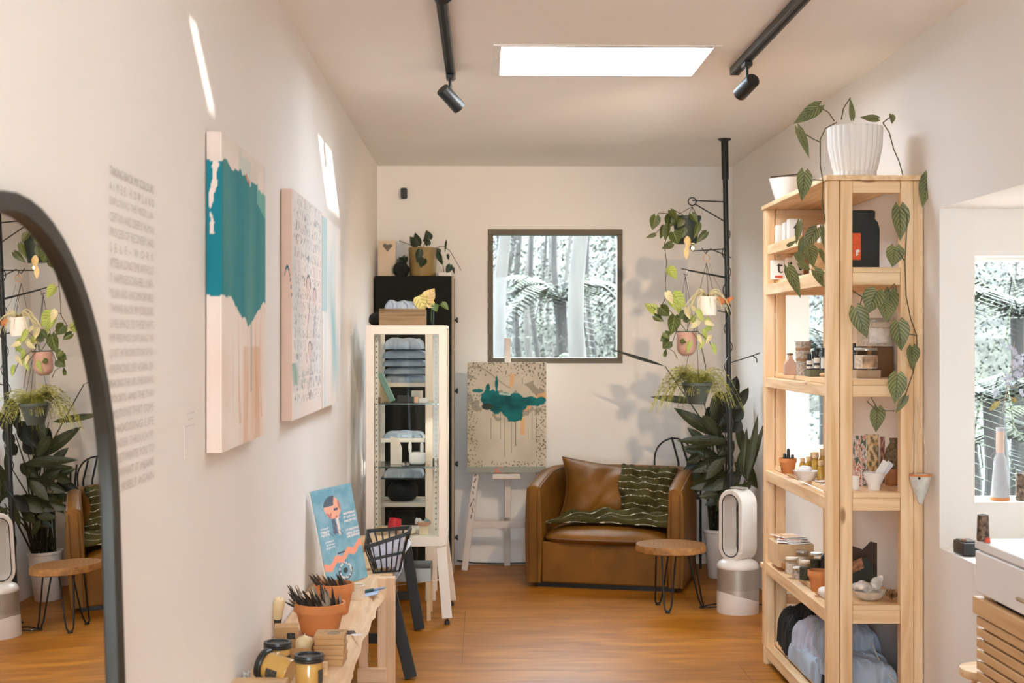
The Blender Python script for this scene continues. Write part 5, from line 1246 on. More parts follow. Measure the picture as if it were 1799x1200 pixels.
leaves(t1, [((1152, 380), (1146, 405), 20), ((1151, 412), (1134, 418), 8), ((1178, 370), (1190, 388), 15), ((1176, 378), (1171, 400), 17), ((1166, 398), (1160, 420), 15), ((1183, 408), (1192, 430), 24), ((1181, 428), (1163, 437), 14), ((1210, 392), (1207, 418), 17), ((1199, 386), (1190, 400), 14), ((1241, 408), (1223, 427), 13), ((1228, 394), (1219, 420), 12), ((1190, 380), (1178, 398), 16), ((1215, 376), (1226, 392), 14), ((1172, 396), (1168, 424), 15), ((1200, 400), (1190, 424), 20), ((1222, 404), (1214, 428), 14)], GRN, 7.53)
leaves(t1, [((1207, 414), (1209, 436), 12), ((1206, 432), (1206, 456), 9)], LGOLD, 7.52, 'dry_leaves', 'lance')
leaves(t1, [((1174, 472), (1190, 490), 23), ((1183, 518), (1204, 540), 28), ((1153, 548), (1132, 532), 20)], LIME, 7.55, 'young_leaves')
vines(t1, [((1200, 385), (1178, 395), (1167, 430), (1171, 460), (1169, 500), (1170, 522), (1157, 547)), ((1171, 472), (1186, 474)), ((1169, 520), (1190, 512)), ((1157, 547), (1144, 538)), ((1180, 376), (1158, 374), (1150, 385)), ((1172, 392), (1160, 402), (1152, 410)), ((1200, 378), (1186, 370)), ((1225, 400), (1240, 410))], Y=7.57)
# festoon bulb
c = q(1217, 436)
t = thing('globe_bulb', 'small lit globe bulb hanging under the topmost pot', 'bulb', c - V(0, 0, .02))
MB().lathe([(0, -.021), (.012, -.018), (.020, -.008), (.021, .002), (.015, .014), (.009, .02), (0, .022)], c, 20).build('glass_globe', glassmat('bulb_glass', (.98, .97, .92, 1)), t, smooth=True)
em, n, bs = newmat('warm_filament'); bs.inputs['Emission Color'].default_value = (1, .72, .38, 1); bs.inputs['Emission Strength'].default_value = 30
MB().lathe([(0, -.008), (.007, -.004), (.007, .004), (0, .008)], c, 12).build('filament', em, t, smooth=True)
MB().tube([c + V(0, 0, .018), c + V(0, 0, .036)], .009, 12).tube([c + V(0, 0, .036), q(1215, 418), q(1216, 361)], .002, 5).build('socket', BLKP, t)
# white pot with spider plant
t2, c, h = hang('hanging_spider_plant', 'white hanging pot with pale grassy spider plant blades beside the pole', 1242, 521, 554, 34, 30, WHITEC, q(1241, 462), 7.55, False, True)
MB().tube([q(1241 + 5.5 * math.cos(a), 453 + 6 * math.sin(a), 7.58) for a in [2 * PI * i / 16 for i in range(16)]], .0026, 6, closed=True).build('wooden_ring', M('copper_ring', (.50, .26, .14, 1), .5), t2, smooth=True)
MB().tube([q(1241, 447, 7.6), q(1241, 440, 7.62)], .0022, 5).build('ring_hook', BLKM, t2)
mb = MB(); random.seed(8); top = c + V(0, 0, h * .9)
def blade(mb, b, dx, dy, up_, L, w):
    pts = []
    for i in range(9):
        t = i / 8; pts.append(b + V(dx, dy, 0) * (L * t) + V(0, 0, L * (up_ * t - (up_ + .5) * t * t)))
    for i in range(8):
        p, q_ = pts[i], pts[i + 1]; d = (q_ - p).normalized(); s = d.cross(V(0, -1, .25)).normalized(); wa, wb = w * (1 - i / 8) ** .5, w * (1 - (i + 1) / 8) ** .5
        mb.add([p - s * wa, p + s * wa, q_ + s * wb, q_ - s * wb], [(0, 1, 2, 3)])
for k in range(26):
    a = rnd(0, 2 * PI); blade(mb, top, math.cos(a) * rnd(.5, 1), math.sin(a) * .6, rnd(.8, 1.7), rnd(.09, .20), .0045)
mb.build('grassy_blades', CREAM, t2, recalc=False)
# pink pot
PINK = M('blush_glaze', (.46, .27, .22, 1), .55, var=.06)
t3, c, h = hang('hanging_philodendron', 'blush pink hanging pot with lime and cream leaves spilling over it', 1206, 583, 625, 37, 14, PINK, q(1204, 484), 7.58, False, True)
MB().lathe([(.054, h * .985), (.058, h * .99), (.058, h * 1.03), (.052, h * 1.03)], c, 24, caps=False).build('dark_rim', DKP, t3, smooth=True)
leaves(t3, [((1185, 556), (1180, 590), 28), ((1200, 560), (1214, 552), 20), ((1160, 540), (1176, 556), 22), ((1172, 592), (1160, 600), 16), ((1176, 600), (1164, 613), 20), ((1168, 584), (1176, 596), 14), ((1150, 555), (1166, 565), 14), ((1204, 548), (1192, 562), 16), ((1196, 600), (1210, 598), 9), ((1168, 626), (1170, 612), 7)], GRN, 7.5)
leaves(t3, [((1176, 520), (1188, 545), 20), ((1212, 600), (1206, 622), 10), ((1242, 560), (1250, 582), 11), ((1236, 580), (1242, 604), 10), ((1252, 605), (1258, 625), 10), ((1226, 545), (1236, 566), 11), ((1216, 556), (1224, 574), 10), ((1246, 574), (1232, 590), 9), ((1208, 590), (1200, 612), 9), ((1190, 540), (1198, 556), 12), ((1234, 600), (1228, 616), 8)], LIME, 7.5, 'lime_leaves')
leaves(t3, [((1172, 514), (1182, 534), 16), ((1210, 566), (1222, 556), 11), ((1230, 558), (1222, 576), 11), ((1240, 566), (1256, 572), 9), ((1224, 568), (1212, 578), 10), ((1206, 542), (1212, 562), 11), ((1248, 590), (1240, 606), 8), ((1215, 540), (1226, 548), 9), ((1152, 546), (1162, 552), 8), ((1226, 590), (1234, 606), 9)], CREAM, 7.49, 'cream_leaves')
vines(t3, [((1206, 583), (1190, 560), (1176, 545), (1158, 548)), ((1190, 575), (1182, 600), (1174, 612), (1184, 618), (1190, 630)), ((1215, 583), (1230, 600), (1236, 625), (1240, 645)), ((1222, 580), (1245, 598), (1256, 620)), ((1206, 583), (1214, 560), (1226, 548))], Y=7.53)
# fern pot
t4, c, h = hang('hanging_fern', 'feathery yellow green fern in a dark grey pot, lowest on the pole', 1224, 672, 710, 52, 30, M('grey_green_pot', (.052, .062, .050, 1), .45, var=.15), q(1222, 560, 7.7), 7.55)
mb = MB(); top = c + V(0, 0, h)
FERN = M('fern_yellow_green', (.36, .35, .08, 1), .6, var=.55, s=12)
for k in range(120):
    a = rnd(0, 2 * PI); L = rnd(.10, .26); up_ = rnd(.7, 2.1); L *= (.45 if math.sin(a) < -.35 and abs(math.cos(a)) < .8 else 1); d = V(math.cos(a), math.sin(a) * .75, 0); pts = []
    for i in range(11): t = i / 10; pts.append(top + d * (L * (t ** .9)) + V(0, 0, L * (up_ * t - (up_ + .62) * t * t * 1.0)))
    mb.tube(pts, .0009, 4, caps=False); side = V(-d.y, d.x, 0)
    for i in range(1, 10):
        wl = .026 * math.sin(PI * (i / 10) ** .8) + .004
        for s in (-1, 1):
            p = pts[i]; tip = p + side * s * wl + d * (wl * .3) + V(0, 0, rnd(-.008, .008)); mid = p.lerp(tip, .5)
            mb.add([p, mid + d * .0055 + V(0, 0, .003), tip, mid - d * .0055], [(0, 1, 2, 3)])
mb.build('fronds', FERN, t4, recalc=False)
MB().lathe([(0, 0), (.006, .001), (.006, .003), (0, .004)], n=12, Mx=frame(c + V(-.022, -.066, h * .45), (0, -1, 0))).build('pot_button', BLKP, t4)
# orange butterfly on a wire
c = q(1274, 528, 7.55)
t = thing('butterfly_ornament', 'orange paper butterfly clipped beside the pole', 'ornament', c); ORG = M('burnt_orange', (.52, .17, .05, 1), .6, var=.35, s=60)
for s in (-1, 1):
    MB().prism([(0, -.012), (.02 * s, -.022), (.03 * s, -.004), (.052 * s, .010), (.040 * s, .022), (.012 * s, .014), (0, .006)], Matrix.Translation(c) @ Matrix.Rotation(PI / 2, 4, 'X') @ Matrix.Rotation(s * .25, 4, 'Y'), 0, .002).build('wing', ORG, t)
MB().tube([c + V(0, 0, -.02), c + V(0, 0, .02)], .003, 6).tube([c + V(0, 0, .02), q(1256, 492, 7.6), q(1246, 462, 7.6)], .0009, 4).build('body', BLKP, t)
# ------------------------------------------------------------------ big calathea in a white floor pot
YL = 8.42; c = V(P(1266, 0, YL).x, YL, 0)
t = thing('potted_calathea', 'large dark leaved calathea in a white floor pot behind the armchair', 'plant', c)
MB().lathe([(0, 0), (.072, 0), (.076, .004), (.098, .27), (.104, .272), (.104, .288), (.094, .288), (.090, .25), (0, .25)], c, 32).build('pot', WHITEC, t, smooth=True)
MB().lathe([(0, .252), (.09, .252)], c, 20, caps=False).build('soil', DARKM, t)
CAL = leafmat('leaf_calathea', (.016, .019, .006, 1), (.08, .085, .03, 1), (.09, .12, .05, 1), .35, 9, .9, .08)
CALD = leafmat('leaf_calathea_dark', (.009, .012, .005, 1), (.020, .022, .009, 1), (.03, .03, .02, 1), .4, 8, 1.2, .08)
cl = [((1228, 706), (1142, 697), 13, 8.2), ((1262, 766), (1184, 716), 24, 8.25), ((1282, 776), (1190, 771), 20, 8.15), ((1262, 780), (1196, 786), 9, 8.2), ((1256, 690), (1264, 770), 26, 8.3), ((1234, 730), (1262, 764), 22, 8.2),
      ((1262, 800), (1200, 790), 22, 8.3), ((1290, 775), (1262, 800), 22, 8.2), ((1282, 800), (1215, 830), 26, 8.25), ((1290, 830), (1232, 862), 26, 8.15), ((1300, 800), (1330, 860), 24, 7.85), ((1270, 830), (1205, 842), 24, 8.3),
      ((1242, 830), (1222, 868), 20, 8.2), ((1265, 845), (1285, 875), 20, 8.1), ((1296, 850), (1318, 880), 18, 7.8), ((1310, 780), (1296, 842), 20, 7.9), ((1296, 742), (1306, 800), 18, 8.0), ((1232, 800), (1206, 812), 18, 8.3), ((1250, 855), (1262, 892), 16, 8.2), ((1278, 870), (1238, 888), 16, 8.2),
      ((1256, 812), (1222, 790), 18, 8.22), ((1270, 806), (1240, 842), 20, 8.15), ((1248, 846), (1210, 858), 18, 8.2), ((1290, 812), (1318, 838), 18, 7.9), ((1262, 868), (1228, 872), 16, 8.12), ((1284, 858), (1262, 880), 18, 8.05), ((1300, 862), (1322, 846), 16, 7.85), ((1240, 778), (1208, 752), 16, 8.3), ((1278, 842), (1250, 862), 20, 8.1), ((1302, 800), (1318, 770), 14, 7.9), ((1256, 876), (1276, 902), 14, 8.15), ((1296, 846), (1286, 884), 16, 7.95)]
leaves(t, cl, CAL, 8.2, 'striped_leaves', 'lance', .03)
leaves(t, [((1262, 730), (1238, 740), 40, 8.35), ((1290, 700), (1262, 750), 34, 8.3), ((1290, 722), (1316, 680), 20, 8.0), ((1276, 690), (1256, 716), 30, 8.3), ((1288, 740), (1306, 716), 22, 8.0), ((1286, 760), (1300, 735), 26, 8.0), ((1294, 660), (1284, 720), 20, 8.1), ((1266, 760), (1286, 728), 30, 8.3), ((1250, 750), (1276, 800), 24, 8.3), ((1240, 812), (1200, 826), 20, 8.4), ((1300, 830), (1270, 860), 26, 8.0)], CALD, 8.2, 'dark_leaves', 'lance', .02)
leaves(t, [((1312, 842), (1333, 727), 14, 7.72), ((1312, 846), (1343, 738), 11, 7.74), ((1305, 832), (1312, 752), 13, 7.76)], CAL, 7.74, 'upright_leaves', 'lance', .0)
leaves(t, [((1168, 643), (1072, 614), 6, 8.15)], CALD, 8.15, 'spear_leaf', 'lance', 0)
mb = MB(); random.seed(4)
for k in range(30):
    a = rnd(0, 2 * PI); b0_ = c + V(.06 * math.cos(a), .06 * math.sin(a), .25); tx = rnd(1228, 1312) if k < 22 else rnd(1240, 1275); ty = rnd(740, 880); e = P(tx, ty, 8.2 if tx < 1290 else 7.95)
    mb.tube([b0_, b0_.lerp(e, .5) + V(rnd(-.02, .02), 0, .06), e], [.006, .005, .003], 6)
for (tx, ty, yy) in ((1236, 706, 8.2), (1262, 766, 8.25), (1168, 643, 8.15), (1312, 842, 7.74), (1290, 722, 8.1), (1282, 776, 8.15)):
    e = P(tx, ty, yy); m_ = c.lerp(e, .5); mb.tube([c + V(0, -.02, .25), V(m_.x * .4 + c.x * .6, m_.y, .25 + (e.z - .25) * .6), e], [.006, .005, .003], 6)
mb.build('stems', M('calathea_stem', (.045, .05, .022, 1), .6), t, smooth=True)
# black metal hoop chair behind the armchair
t = thing('hoop_back_chair', 'black metal hoop backed chair tucked behind the armchair', 'chair', V(P(1186, 0, 8.78).x, 8.78, 0))
Yh = 8.78; L_, R2 = P(1150, 812, Yh), P(1219, 812, Yh)
pts = [V(L_.x, Yh, .002), V(L_.x, Yh, L_.z)] + [P(1184 - 34 * math.cos(a), 806 - 36 * math.sin(a), Yh) for a in [PI * i / 14 for i in range(15)]] + [V(R2.x, Yh, .002)]
MB().tube(pts, .0055, 8).build('hoop', BLKM, t, smooth=True)
for (a, b_) in (((1180, 768), (1192, 812)), ((1197, 776), (1208, 812)), ((1217, 782), (1222, 812)), ((1228, 786), (1230, 812))):
    MB().tube([P(*a, Yh - .02), P(*b_, Yh - .02), V(P(*b_, Yh).x, Yh - .02, .45)], .0065, 8).build('spindle', BLKM, t, smooth=True)
MB().box(P(1152, 0, Yh).x, P(1230, 0, Yh).x, Yh - .07, Yh + .05, .43, .455).build('seat', BLKM, t, bevel=.01)
for x in (P(1155, 0, Yh).x, P(1228, 0, Yh).x): MB().tube([V(x, Yh - .06, .43), V(x, Yh - .06, .002)], .008, 8).build('leg', BLKM, t)
# loose cable along the back wall, wall socket
tag(MB().tube([V(-.16, YB - .02, .03), V(-.05, YB - .015, .012), V(.1, YB - .012, .008), V(.3, YB - .012, .012), V(.6, YB - .012, .008)], .005, 6).build('floor_cable', BLKP, smooth=True), 'thin black cable running along the foot of the back wall', 'cable')
a = PX(1324, 937, XR); t = thing('wall_socket', 'white power socket on the right wall above the fan', 'socket', (XR, a.y, a.z - .035))
MB().box(XR - .008, XR, a.y - .055, a.y + .055, a.z - .036, a.z + .036).build('plate', WPL, t, bevel=.003)
MB().box(XR - .012, XR - .0082, a.y - .03, a.y - .01, a.z - .008, a.z + .012).build('switch', WPL, t)
# ------------------------------------------------------------------ pine shelf unit on the right wall
SX0, SX1, SY0, SY1 = 1.224, 1.566, 5.03, 6.19
sh = thing('pine_shelf_unit', 'tall open pine shelf unit against the right wall', 'shelf', ((SX0 + SX1) / 2, 5.6, 0))
PZm, PYm, PXm = pine(2), pine(1), pine(0)
HT = 1.972
for x in (SX0, SX1 - .032):
    for y in (SY0, SY1 - .044):
        MB().box(x, x + (.043 if x == SX0 else .032), y, y + .044, 0.0, HT).build('post', PZm, sh, bevel=.003)
for y in (SY0, SY1 - .044):
    for xa, xb in ((SX0 + .046, SX0 + .090), (SX1 - .080, SX1 - .0335)):
        MB().box(xa, xb, y, y + .042, 0.0, HT).build('post', PZm, sh, bevel=.003)
LV = [(1.972, 1.929), (1.664, 1.601), (1.263, 1.203), (.862, .798), (.462, .396), (.100, .034)]
for i, (za, zb) in enumerate(LV):
    for y in (SY0 + .002, SY1 - .044): MB().box(SX0 + .0905, SX1 - .081, y, y + .040, zb, za - .0185 if i else za - .0005).build('end_rail', PXm, sh, bevel=.002)
    if i == 0:
        MB().box(SX0 - .006, SX1 + .001, SY0 - .008, SY1 + .006, HT + .0005, HT + .0185).build('top_board', pine(1), sh, bevel=.002)
    else:
        MB().box(SX0 + .0435, SX1 - .034, SY0 + .045, SY1 - .0455, za - .018, za).build('shelf_board', PYm, sh, bevel=.0015)
        MB().box(SX0 + .091, SX1 - .081, SY0 - .000, SY0 + .0445, za - .018, za).build('shelf_nosing', PXm, sh, bevel=.0015)
        for xa in (SX0 + .002, SX1 - .030): MB().box(xa, xa + .028 + (.012 if xa < 1.3 else 0), SY0 + .0445, SY1 - .0445, zb, za - (.0185 if i else 0)).build('side_rail', PYm, sh, bevel=.002)
MB().box(SX0 + .002, SX0 + .042, SY0 + .0445, SY1 - .0445, 1.915, 1.969).build('side_rail', PYm, sh, bevel=.002) if False else None
MB().box(SX0 + .046, SX1 - .034, SY1 - .062, SY1 - .0455, 1.682, 1.95).build('back_panel', pine(0), sh)
# stepped display ledge with tea boxes
lt = thing('display_step', 'small pine display step on the top shelf carrying tea boxes', 'stand', (1.32, 5.85, 1.665))
MB().box(SX0 + .004, SX0 + .022, 5.52, 6.12, 1.773, 1.815).build('front_ledge', PYm, lt, bevel=.002)
MB().box(SX0 + .023, SX0 + .16, 5.52, 6.12, 1.775, 1.785).build('step_board', PYm, lt)
for y in (5.524, 6.08): MB().box(SX0 + .06, SX0 + .15, y, y + .03, 1.665, 1.7745).build('step_block', PYm, lt)
TEAR = M('tea_red', (.50, .07, .03, 1), .6); TEAW = M('tea_box_card', (.80, .74, .66, 1), .7, var=.02)
def teabox(X, y, z, sy, sz, lab, red=False, big=True, sx=.04):
    """tea carton whose printed side faces the room (towards -x and the camera)"""
    t = thing('tea_box', lab, 'box', (X, y, z)); MB().box(X, X + sx, y - sy / 2, y + sy / 2, z, z + sz).build('carton', TEAW, t, bevel=.0015)
    # print on the camera side (-y)
    Mx = Matrix.Translation((X + sx * .32, y - sy / 2 - .0006, z + sz * .33)) @ Matrix.Rotation(PI / 2, 4, 'X')
    if big: textobj('letter_print', 't', BLKP, Mx, sx * .5, sz * .52, t)
    MB().box(X + sx * .2, X + sx * .8, y - sy / 2 - .001, y - sy / 2 - .0002, z + sz * .08, z + sz * .2).build('colour_bar', TEAR if red else M('grey_print', (.3, .27, .24, 1), .7, var=.6, s=400), t)
    return t
def fx(px, Y): return P(px, 600, Y).x
tb = [(1363, 1379, 6.09, 1.786, .112, 'plain edged tea carton at the far left of the upper display step', False, False), (1376, 1391, 6.02, 1.786, .118, 'tea carton with a half hidden black letter t on the upper display step', False, True), (1384, 1407, 5.93, 1.786, .124, 'front tea carton with a bold black letter t on the upper display step', False, True),
      (1355, 1377, 6.10, 1.665, .083, 'tea carton with a black letter t and a red bar on the lower tier', True, True), (1379, 1387, 6.11, 1.665, .095, 'tea carton tucked behind the red barred one on the lower tier', False, False), (1381, 1393, 6.03, 1.665, .090, 'tea carton with a small black t in the middle of the lower tier', False, True), (1394, 1409, 5.96, 1.665, .095, 'tea carton with a small black t at the right of the lower tier', False, True),
      (1438, 1450, 5.72, 1.786, .085, 'white tea carton half behind leaves at the right of the upper step', False, False), (1440, 1453, 5.60, 1.665, .075, 'white tea carton behind the leaves on the right of the lower tier', False, False), (1424, 1438, 5.68, 1.665, .062, 'short cream tea carton behind the hanging leaves on the lower tier', False, False)]
for (a, b_, y, z, h, lab, rd, big) in tb:
    xa, xb = fx(a, y), fx(b_, y); s = max(xa, SX0 + (.024 if z > 1.7 else .004)); teabox(s, y, z + .001, .05, h, lab, rd, big, xb - xa)
# coffee bag
c = V(fx(1520, 5.35), 5.35, 1.665)
t = thing('coffee_bag', 'upright black paper coffee bag with an orange label on the top shelf', 'bag', c)
BAG = M('black_bag_paper', (.018, .022, .02, 1), .55, var=.2, s=10, bmp=.2, bs=30)
w0, w1 = fx(1492, 5.35), fx(1541, 5.35); hh = 107 * 5.35 / 2500
prof = [(w0, 0), (w1, 0), (w1 + .001, hh * .70), (w1 - .006, hh * .80), (w1 - .018, hh * .86), (w1 - .020, hh), (w0 + .004, hh), (w0, hh * .8)]
MB().prism([(x - c.x, z) for x, z in prof], Matrix.Translation(c) @ Matrix.Rotation(PI / 2, 4, 'X'), -.03, .035).build('bag_body', BAG, t, bevel=.005)
MB().box(w1 - .036, w1 - .018, c.y - .0385, c.y - .0358, 1.665 + hh * .87, 1.665 + hh * .985).build('folded_top', BLKP, t)
MB().box(w0 + .002, w0 + .034, c.y - .037, c.y - .0353, 1.665 + hh * .18, 1.665 + hh * .62).build('orange_label', M('orange_label', (.72, .11, .03, 1), .6, var=.2, s=90), t)
MB().prism([(0, 0), (.012, .006), (.008, .012), (.018, .02), (.010, .026), (0, .022)], Matrix.Translation((w0 + .014, c.y - .0372, 1.665 + hh * .24)) @ Matrix.Rotation(PI / 2, 4, 'X'), 0, .0006).build('label_print', PAPER, t)
# --------------------------- second shelf (z 1.263)
Z2 = 1.2635
def cyl(name, px, Y, z, w, h, mat, label, cat, prof=None, parts=None, rz=0):
    """round object w pixels wide standing at column px, depth Y"""
    r = w * Y / 5000; c = V(fx(px, Y), Y, z)
    o = MB().lathe(prof(r, h) if prof else [(0, 0), (r * .96, 0), (r, h * .03), (r, h * .97), (r * .96, h), (0, h)], c, 28)
    if not parts: return tag(o.build(name, mat, smooth=True), label, cat)
    t = thing(name, label, cat, c); o.build('body', mat, t, smooth=True)
    for (pn, pr, pm) in parts(r, h): MB().lathe(pr, c, 28, caps=False).build(pn, pm, t, smooth=True)
    return t
c = V(fx(1388, 5.75), 5.75, Z2)
t = thing('clay_bottle', 'peach clay flask with a short dark stopper on the second shelf', 'bottle', c)
MB().prism([(-.026, 0), (.026, 0), (.025, .045), (.010, .066), (.008, .08), (-.008, .08), (-.010, .066), (-.026, .045)], Matrix.Translation(c) @ Matrix.Rotation(PI / 2, 4, 'X'), -.014, .014).build('flask', M('peach_clay', (.58, .36, .25, 1), .7, var=.1), t, bevel=.004)
MB().lathe([(0, .08), (.013, .081), (.013, .088), (0, .09)], c, 14).build('stopper', M('umber', (.2, .11, .06, 1), .7), t)
SPK = M('speckled_stone', (.42, .34, .27, 1), .8, var=.5, s=160, bmp=.1); BRN = M('brown_band', (.32, .17, .08, 1), .7, var=.2)
z = Z2
for k, (w, h, lab) in enumerate(((26, .052, 'speckled stone cup at the bottom of the stack of three'), (27, .042, 'speckled stone cup in the middle of the stack of three'), (28, .040, 'speckled stone cup topping the stack of three on the second shelf'))):
    t = cyl('stone_cup', 1411, 5.72, z + .0005, w, h, SPK, lab, 'cup', lambda r, h: [(0, 0), (r * .88, 0), (r, h), (r * .9, h), (r * .8, h * .2), (0, h * .2)], (lambda r, h: [('brown_band', [(r * .905, h * .1), (r * .93, h * .1), (r * .965, h * .35), (r * .93, h * .36)], BRN)]) if k else None); z += h + .001
BOT = M('black_glass_bottle', (.02, .018, .016, 1), .2)
LABW = M('cream_bottle_label', (.74, .66, .56, 1), .7)
def dropper(px, Y, z, w, h, lab, band=True):
    return cyl('dropper_bottle', px, Y, z, w, h, BOT, lab, 'bottle', lambda r, h: [(0, 0), (r, 0), (r, h * .6), (r * .6, h * .66), (r * .6, h * .68), (0, h * .68)],
               lambda r, h: [('black_cap', [(r * .62, h * .66), (r * .72, h * .67), (r * .72, h), (0, h)], BLKP), ('paper_label', [(r * 1.005, h * .06), (r * 1.02, h * .06), (r * 1.02, h * .56), (r * 1.005, h * .56)], LABW)] + ([('black_stripe', [(r * 1.025, h * .2), (r * 1.03, h * .2), (r * 1.03, h * .32), (r * 1.025, h * .32)], BLKP)] if band else []))
bx = tiny('green_tray', 1438, 5.55, Z2, .09, .08, .026, (104, 100, 76), 'flat grey green box carrying the small dropper bottles', 'box')
dropper(1422, 5.55, Z2 + .027, 10, .062, 'short dropper bottle without visible cap height beside the stone cups')
dropper(1435, 5.53, Z2 + .027, 10, .082, 'middle dropper bottle with a striped cream label')
dropper(1448, 5.51, Z2 + .027, 11, .084, 'right hand dropper bottle with a plain pale label on the second shelf', False)
dropper(1429, 5.60, Z2 + .027, 8, .072, 'slim dropper bottle standing behind the two striped ones', False)
c = V(fx(1446, 5.4), 5.4, Z2); mb = MB(); slab(mb, c + V(0, 0, .009), (.03, .02, .016), 2, .004, .8, .8, 10); tag(mb.build('pebble', KRAFTL, smooth=True), 'small tan pebble at the front edge of the second shelf', 'stone')
GJ = glassmat('jar_glass', (.93, .93, .90, 1))
def glassjar(px, Y, z, w, h, fill, lab, lidm=None, labm=None):
    r = w * Y / 5000; c = V(fx(px, Y), Y, z); t = thing('glass_jar', lab, 'jar', c)
    MB().lathe([(0, 0), (r * .97, 0), (r, .004), (r, h * .82), (r * .9, h * .88), (r * .9, h * .9)], c, 28, caps=False).build('glass', GJ, t, smooth=True)
    MB().lathe([(0, .003), (r * .94, .004), (r * .94, h * .66), (0, h * .68)], c, 24).build('contents', fill, t, smooth=True)
    MB().lathe([(0, h), (r * .92, h), (r * .95, h * .98), (r * .95, h * .885), (r * .85, h * .88)], c, 28, caps=False).build('lid', lidm or M('brushed_lid', (.45, .42, .38, 1), .35, .6), t, smooth=True)
    if labm:
        vs = [c + V(r * 1.012 * math.cos(a), r * 1.012 * math.sin(a), zz) for zz in (h * .12, h * .62) for a in [-2.1 + 1.5 * i / 12 for i in range(13)]]
        mb = MB(); mb.add(vs, [(i, i + 1, 14 + i, 13 + i) for i in range(12)]); mb.build('label', labm, t)
    return t
SALT = M('pale_salts', (.74, .62, .52, 1), .9, var=.3, s=120); LAB2 = M('printed_label', (.80, .74, .66, 1), .7, var=.1, s=60)
bb = tiny('cork_block', 1521, 5.30, Z2, .092, .08, .030, (176, 152, 126), 'low speckled block under the lidded jar on the second shelf', 'box')
glassjar(1521, 5.30, Z2 + .031, 42, .082, SALT, 'lower wide glass jar of pale salts with a tan label, right half of second shelf', None, M('tan_label', (.46, .30, .18, 1), .7, var=.6, s=30))
c = V(fx(1573, 5.6), 5.6, Z2)
t = thing('chopping_board', 'honey coloured wooden board standing at the right of the second shelf', 'board', c); MB().box(fx(1546, 5.6), SX1 - .086, 5.58, 5.6, Z2, Z2 + .118).build('board', wood('honey_board', 2, (.50, .26, .09, 1), (.66, .38, .15, 1)), t, bevel=.003)
MB().box(fx(1546, 5.6) - .003, fx(1546, 5.6) - .001, 5.575, 5.605, Z2, Z2 + .118).build('dark_edge', BRN, t)
tiny('shelf_riser', 1550, 5.42, Z2, .07, .05, .117, (120, 84, 50), 'brown riser block under the upper glass jar', 'box')
glassjar(1535, 5.42, Z2 + .118, 58, .108, SALT, 'upper wide glass jar of pale bath salts behind the trailing leaves', None, LAB2)
tiny('riser_panel', 1512, 5.42, Z2, .04, .05, .117, (96, 70, 44), 'dark riser block hidden behind the lower glass jar', 'box')
cyl('black_bottle', 1501, 5.36, Z2, 6, .13, BLKP, 'thin black bottle at the left edge of the end opening', 'bottle')
# --------------------------- third shelf (z .862)
Z3 = .8625
c = V(fx(1384, 5.78), 5.78, Z3); r = 15.5 * 5.78 / 2500; terracotta_pot('terracotta_pot', c, r, .062, 'small terracotta pot of black rubber droppers on the third shelf')
for k, (dx, h, lab) in enumerate(((-.014, .030, 'stubby black dropper at the left in the small terracotta pot'), (.001, .050, 'tallest black dropper in the small terracotta pot'), (.018, .026, 'short black dropper at the right in the small terracotta pot'))):
    tag(MB().lathe([(0, 0), (.008, 0), (.008, h * .4), (.0065, h * .5), (.0065, h * .9), (0, h)], c + V(dx, -.006, .052), 14).build('rubber_dropper', BLKP, smooth=True), lab, 'dropper')
c = V(fx(1416, 5.50), 5.50, Z3)
simple('scalloped_bowl', MB().lathe([(0, 0), (.03, 0), (.036, .008), (.050, .036), (.047, .036), (.033, .012), (0, .010)], c, 48, flute=lambda a, z: .10 * math.cos(a * 5) * min(1, z * 30)), WHITEC, 'white scalloped bowl of tissue at the front of the third shelf', 'bowl', smooth=True)
mb = MB(); slab(mb, c + V(-.004, 0, .040), (.055, .05, .03), 8, .012, .9, .9, 14, 30); simple('tissue_bundle', mb, PAPER, 'crumpled white tissue heaped in the scalloped bowl', 'tissue', smooth=True)
GOLD = M('amber_oil', (.45, .26, .03, 1), .12, var=.15, coat=.5); CORK = M('cork', (.68, .48, .28, 1), .85)
for (px, Y, w, h, lab) in ((1433, 5.60, 14, .100, 'amber oil bottle with a wide wooden cap, left of the taller pair'), (1446, 5.62, 15, .112, 'tallest amber oil bottle with a wooden cap on the third shelf'), (1442, 5.46, 12, .078, 'short amber oil bottle with a ribbed neck in front'), (1421, 5.72, 12, .072, 'small amber bottle with cork behind the scalloped bowl'), (1410, 5.80, 11, .060, 'tiny amber bottle beside the terracotta pot'), (1452, 5.74, 13, .095, 'amber bottle at the very right of the amber group'), (1428, 5.80, 12, .082, 'amber bottle at the back left of the amber group')):
    cyl('oil_bottle', px, Y, Z3, w, h, GOLD, lab, 'bottle', lambda r, h: [(0, 0), (r, 0), (r, h * .62), (r * .62, h * .74), (r * .62, h * .78), (0, h * .78)], lambda r, h: [('wooden_cap', [(r * .66, h * .76), (r * .8, h * .77), (r * .8, h), (0, h)], CORK)])
for k, (px, Y, a, w_, l_, m, lab) in enumerate(((1440, 5.30, .2, .05, .09, LAB2, 'pale printed card lying in front of the amber bottles'), (1450, 5.16, -.1, .05, .08, M('grey_photo_card', (.32, .30, .27, 1), .6, var=.6, s=30), 'grey photo card lying nearest the post on the third shelf'), (1405, 5.40, .5, .04, .06, PAPER, 'small white card under the scalloped bowl edge'))):
    xx = max(fx(px, Y), SX0 + .044 + w_ * .62); simple('postcard', MB().box(-w_ / 2, w_ / 2, -l_ / 2, l_ / 2, 0, .0015, Matrix.Translation((xx, Y, Z3 + .0003 + .002 * k)) @ Matrix.Rotation(a * .3, 4, 'Z')), m, lab, 'card')
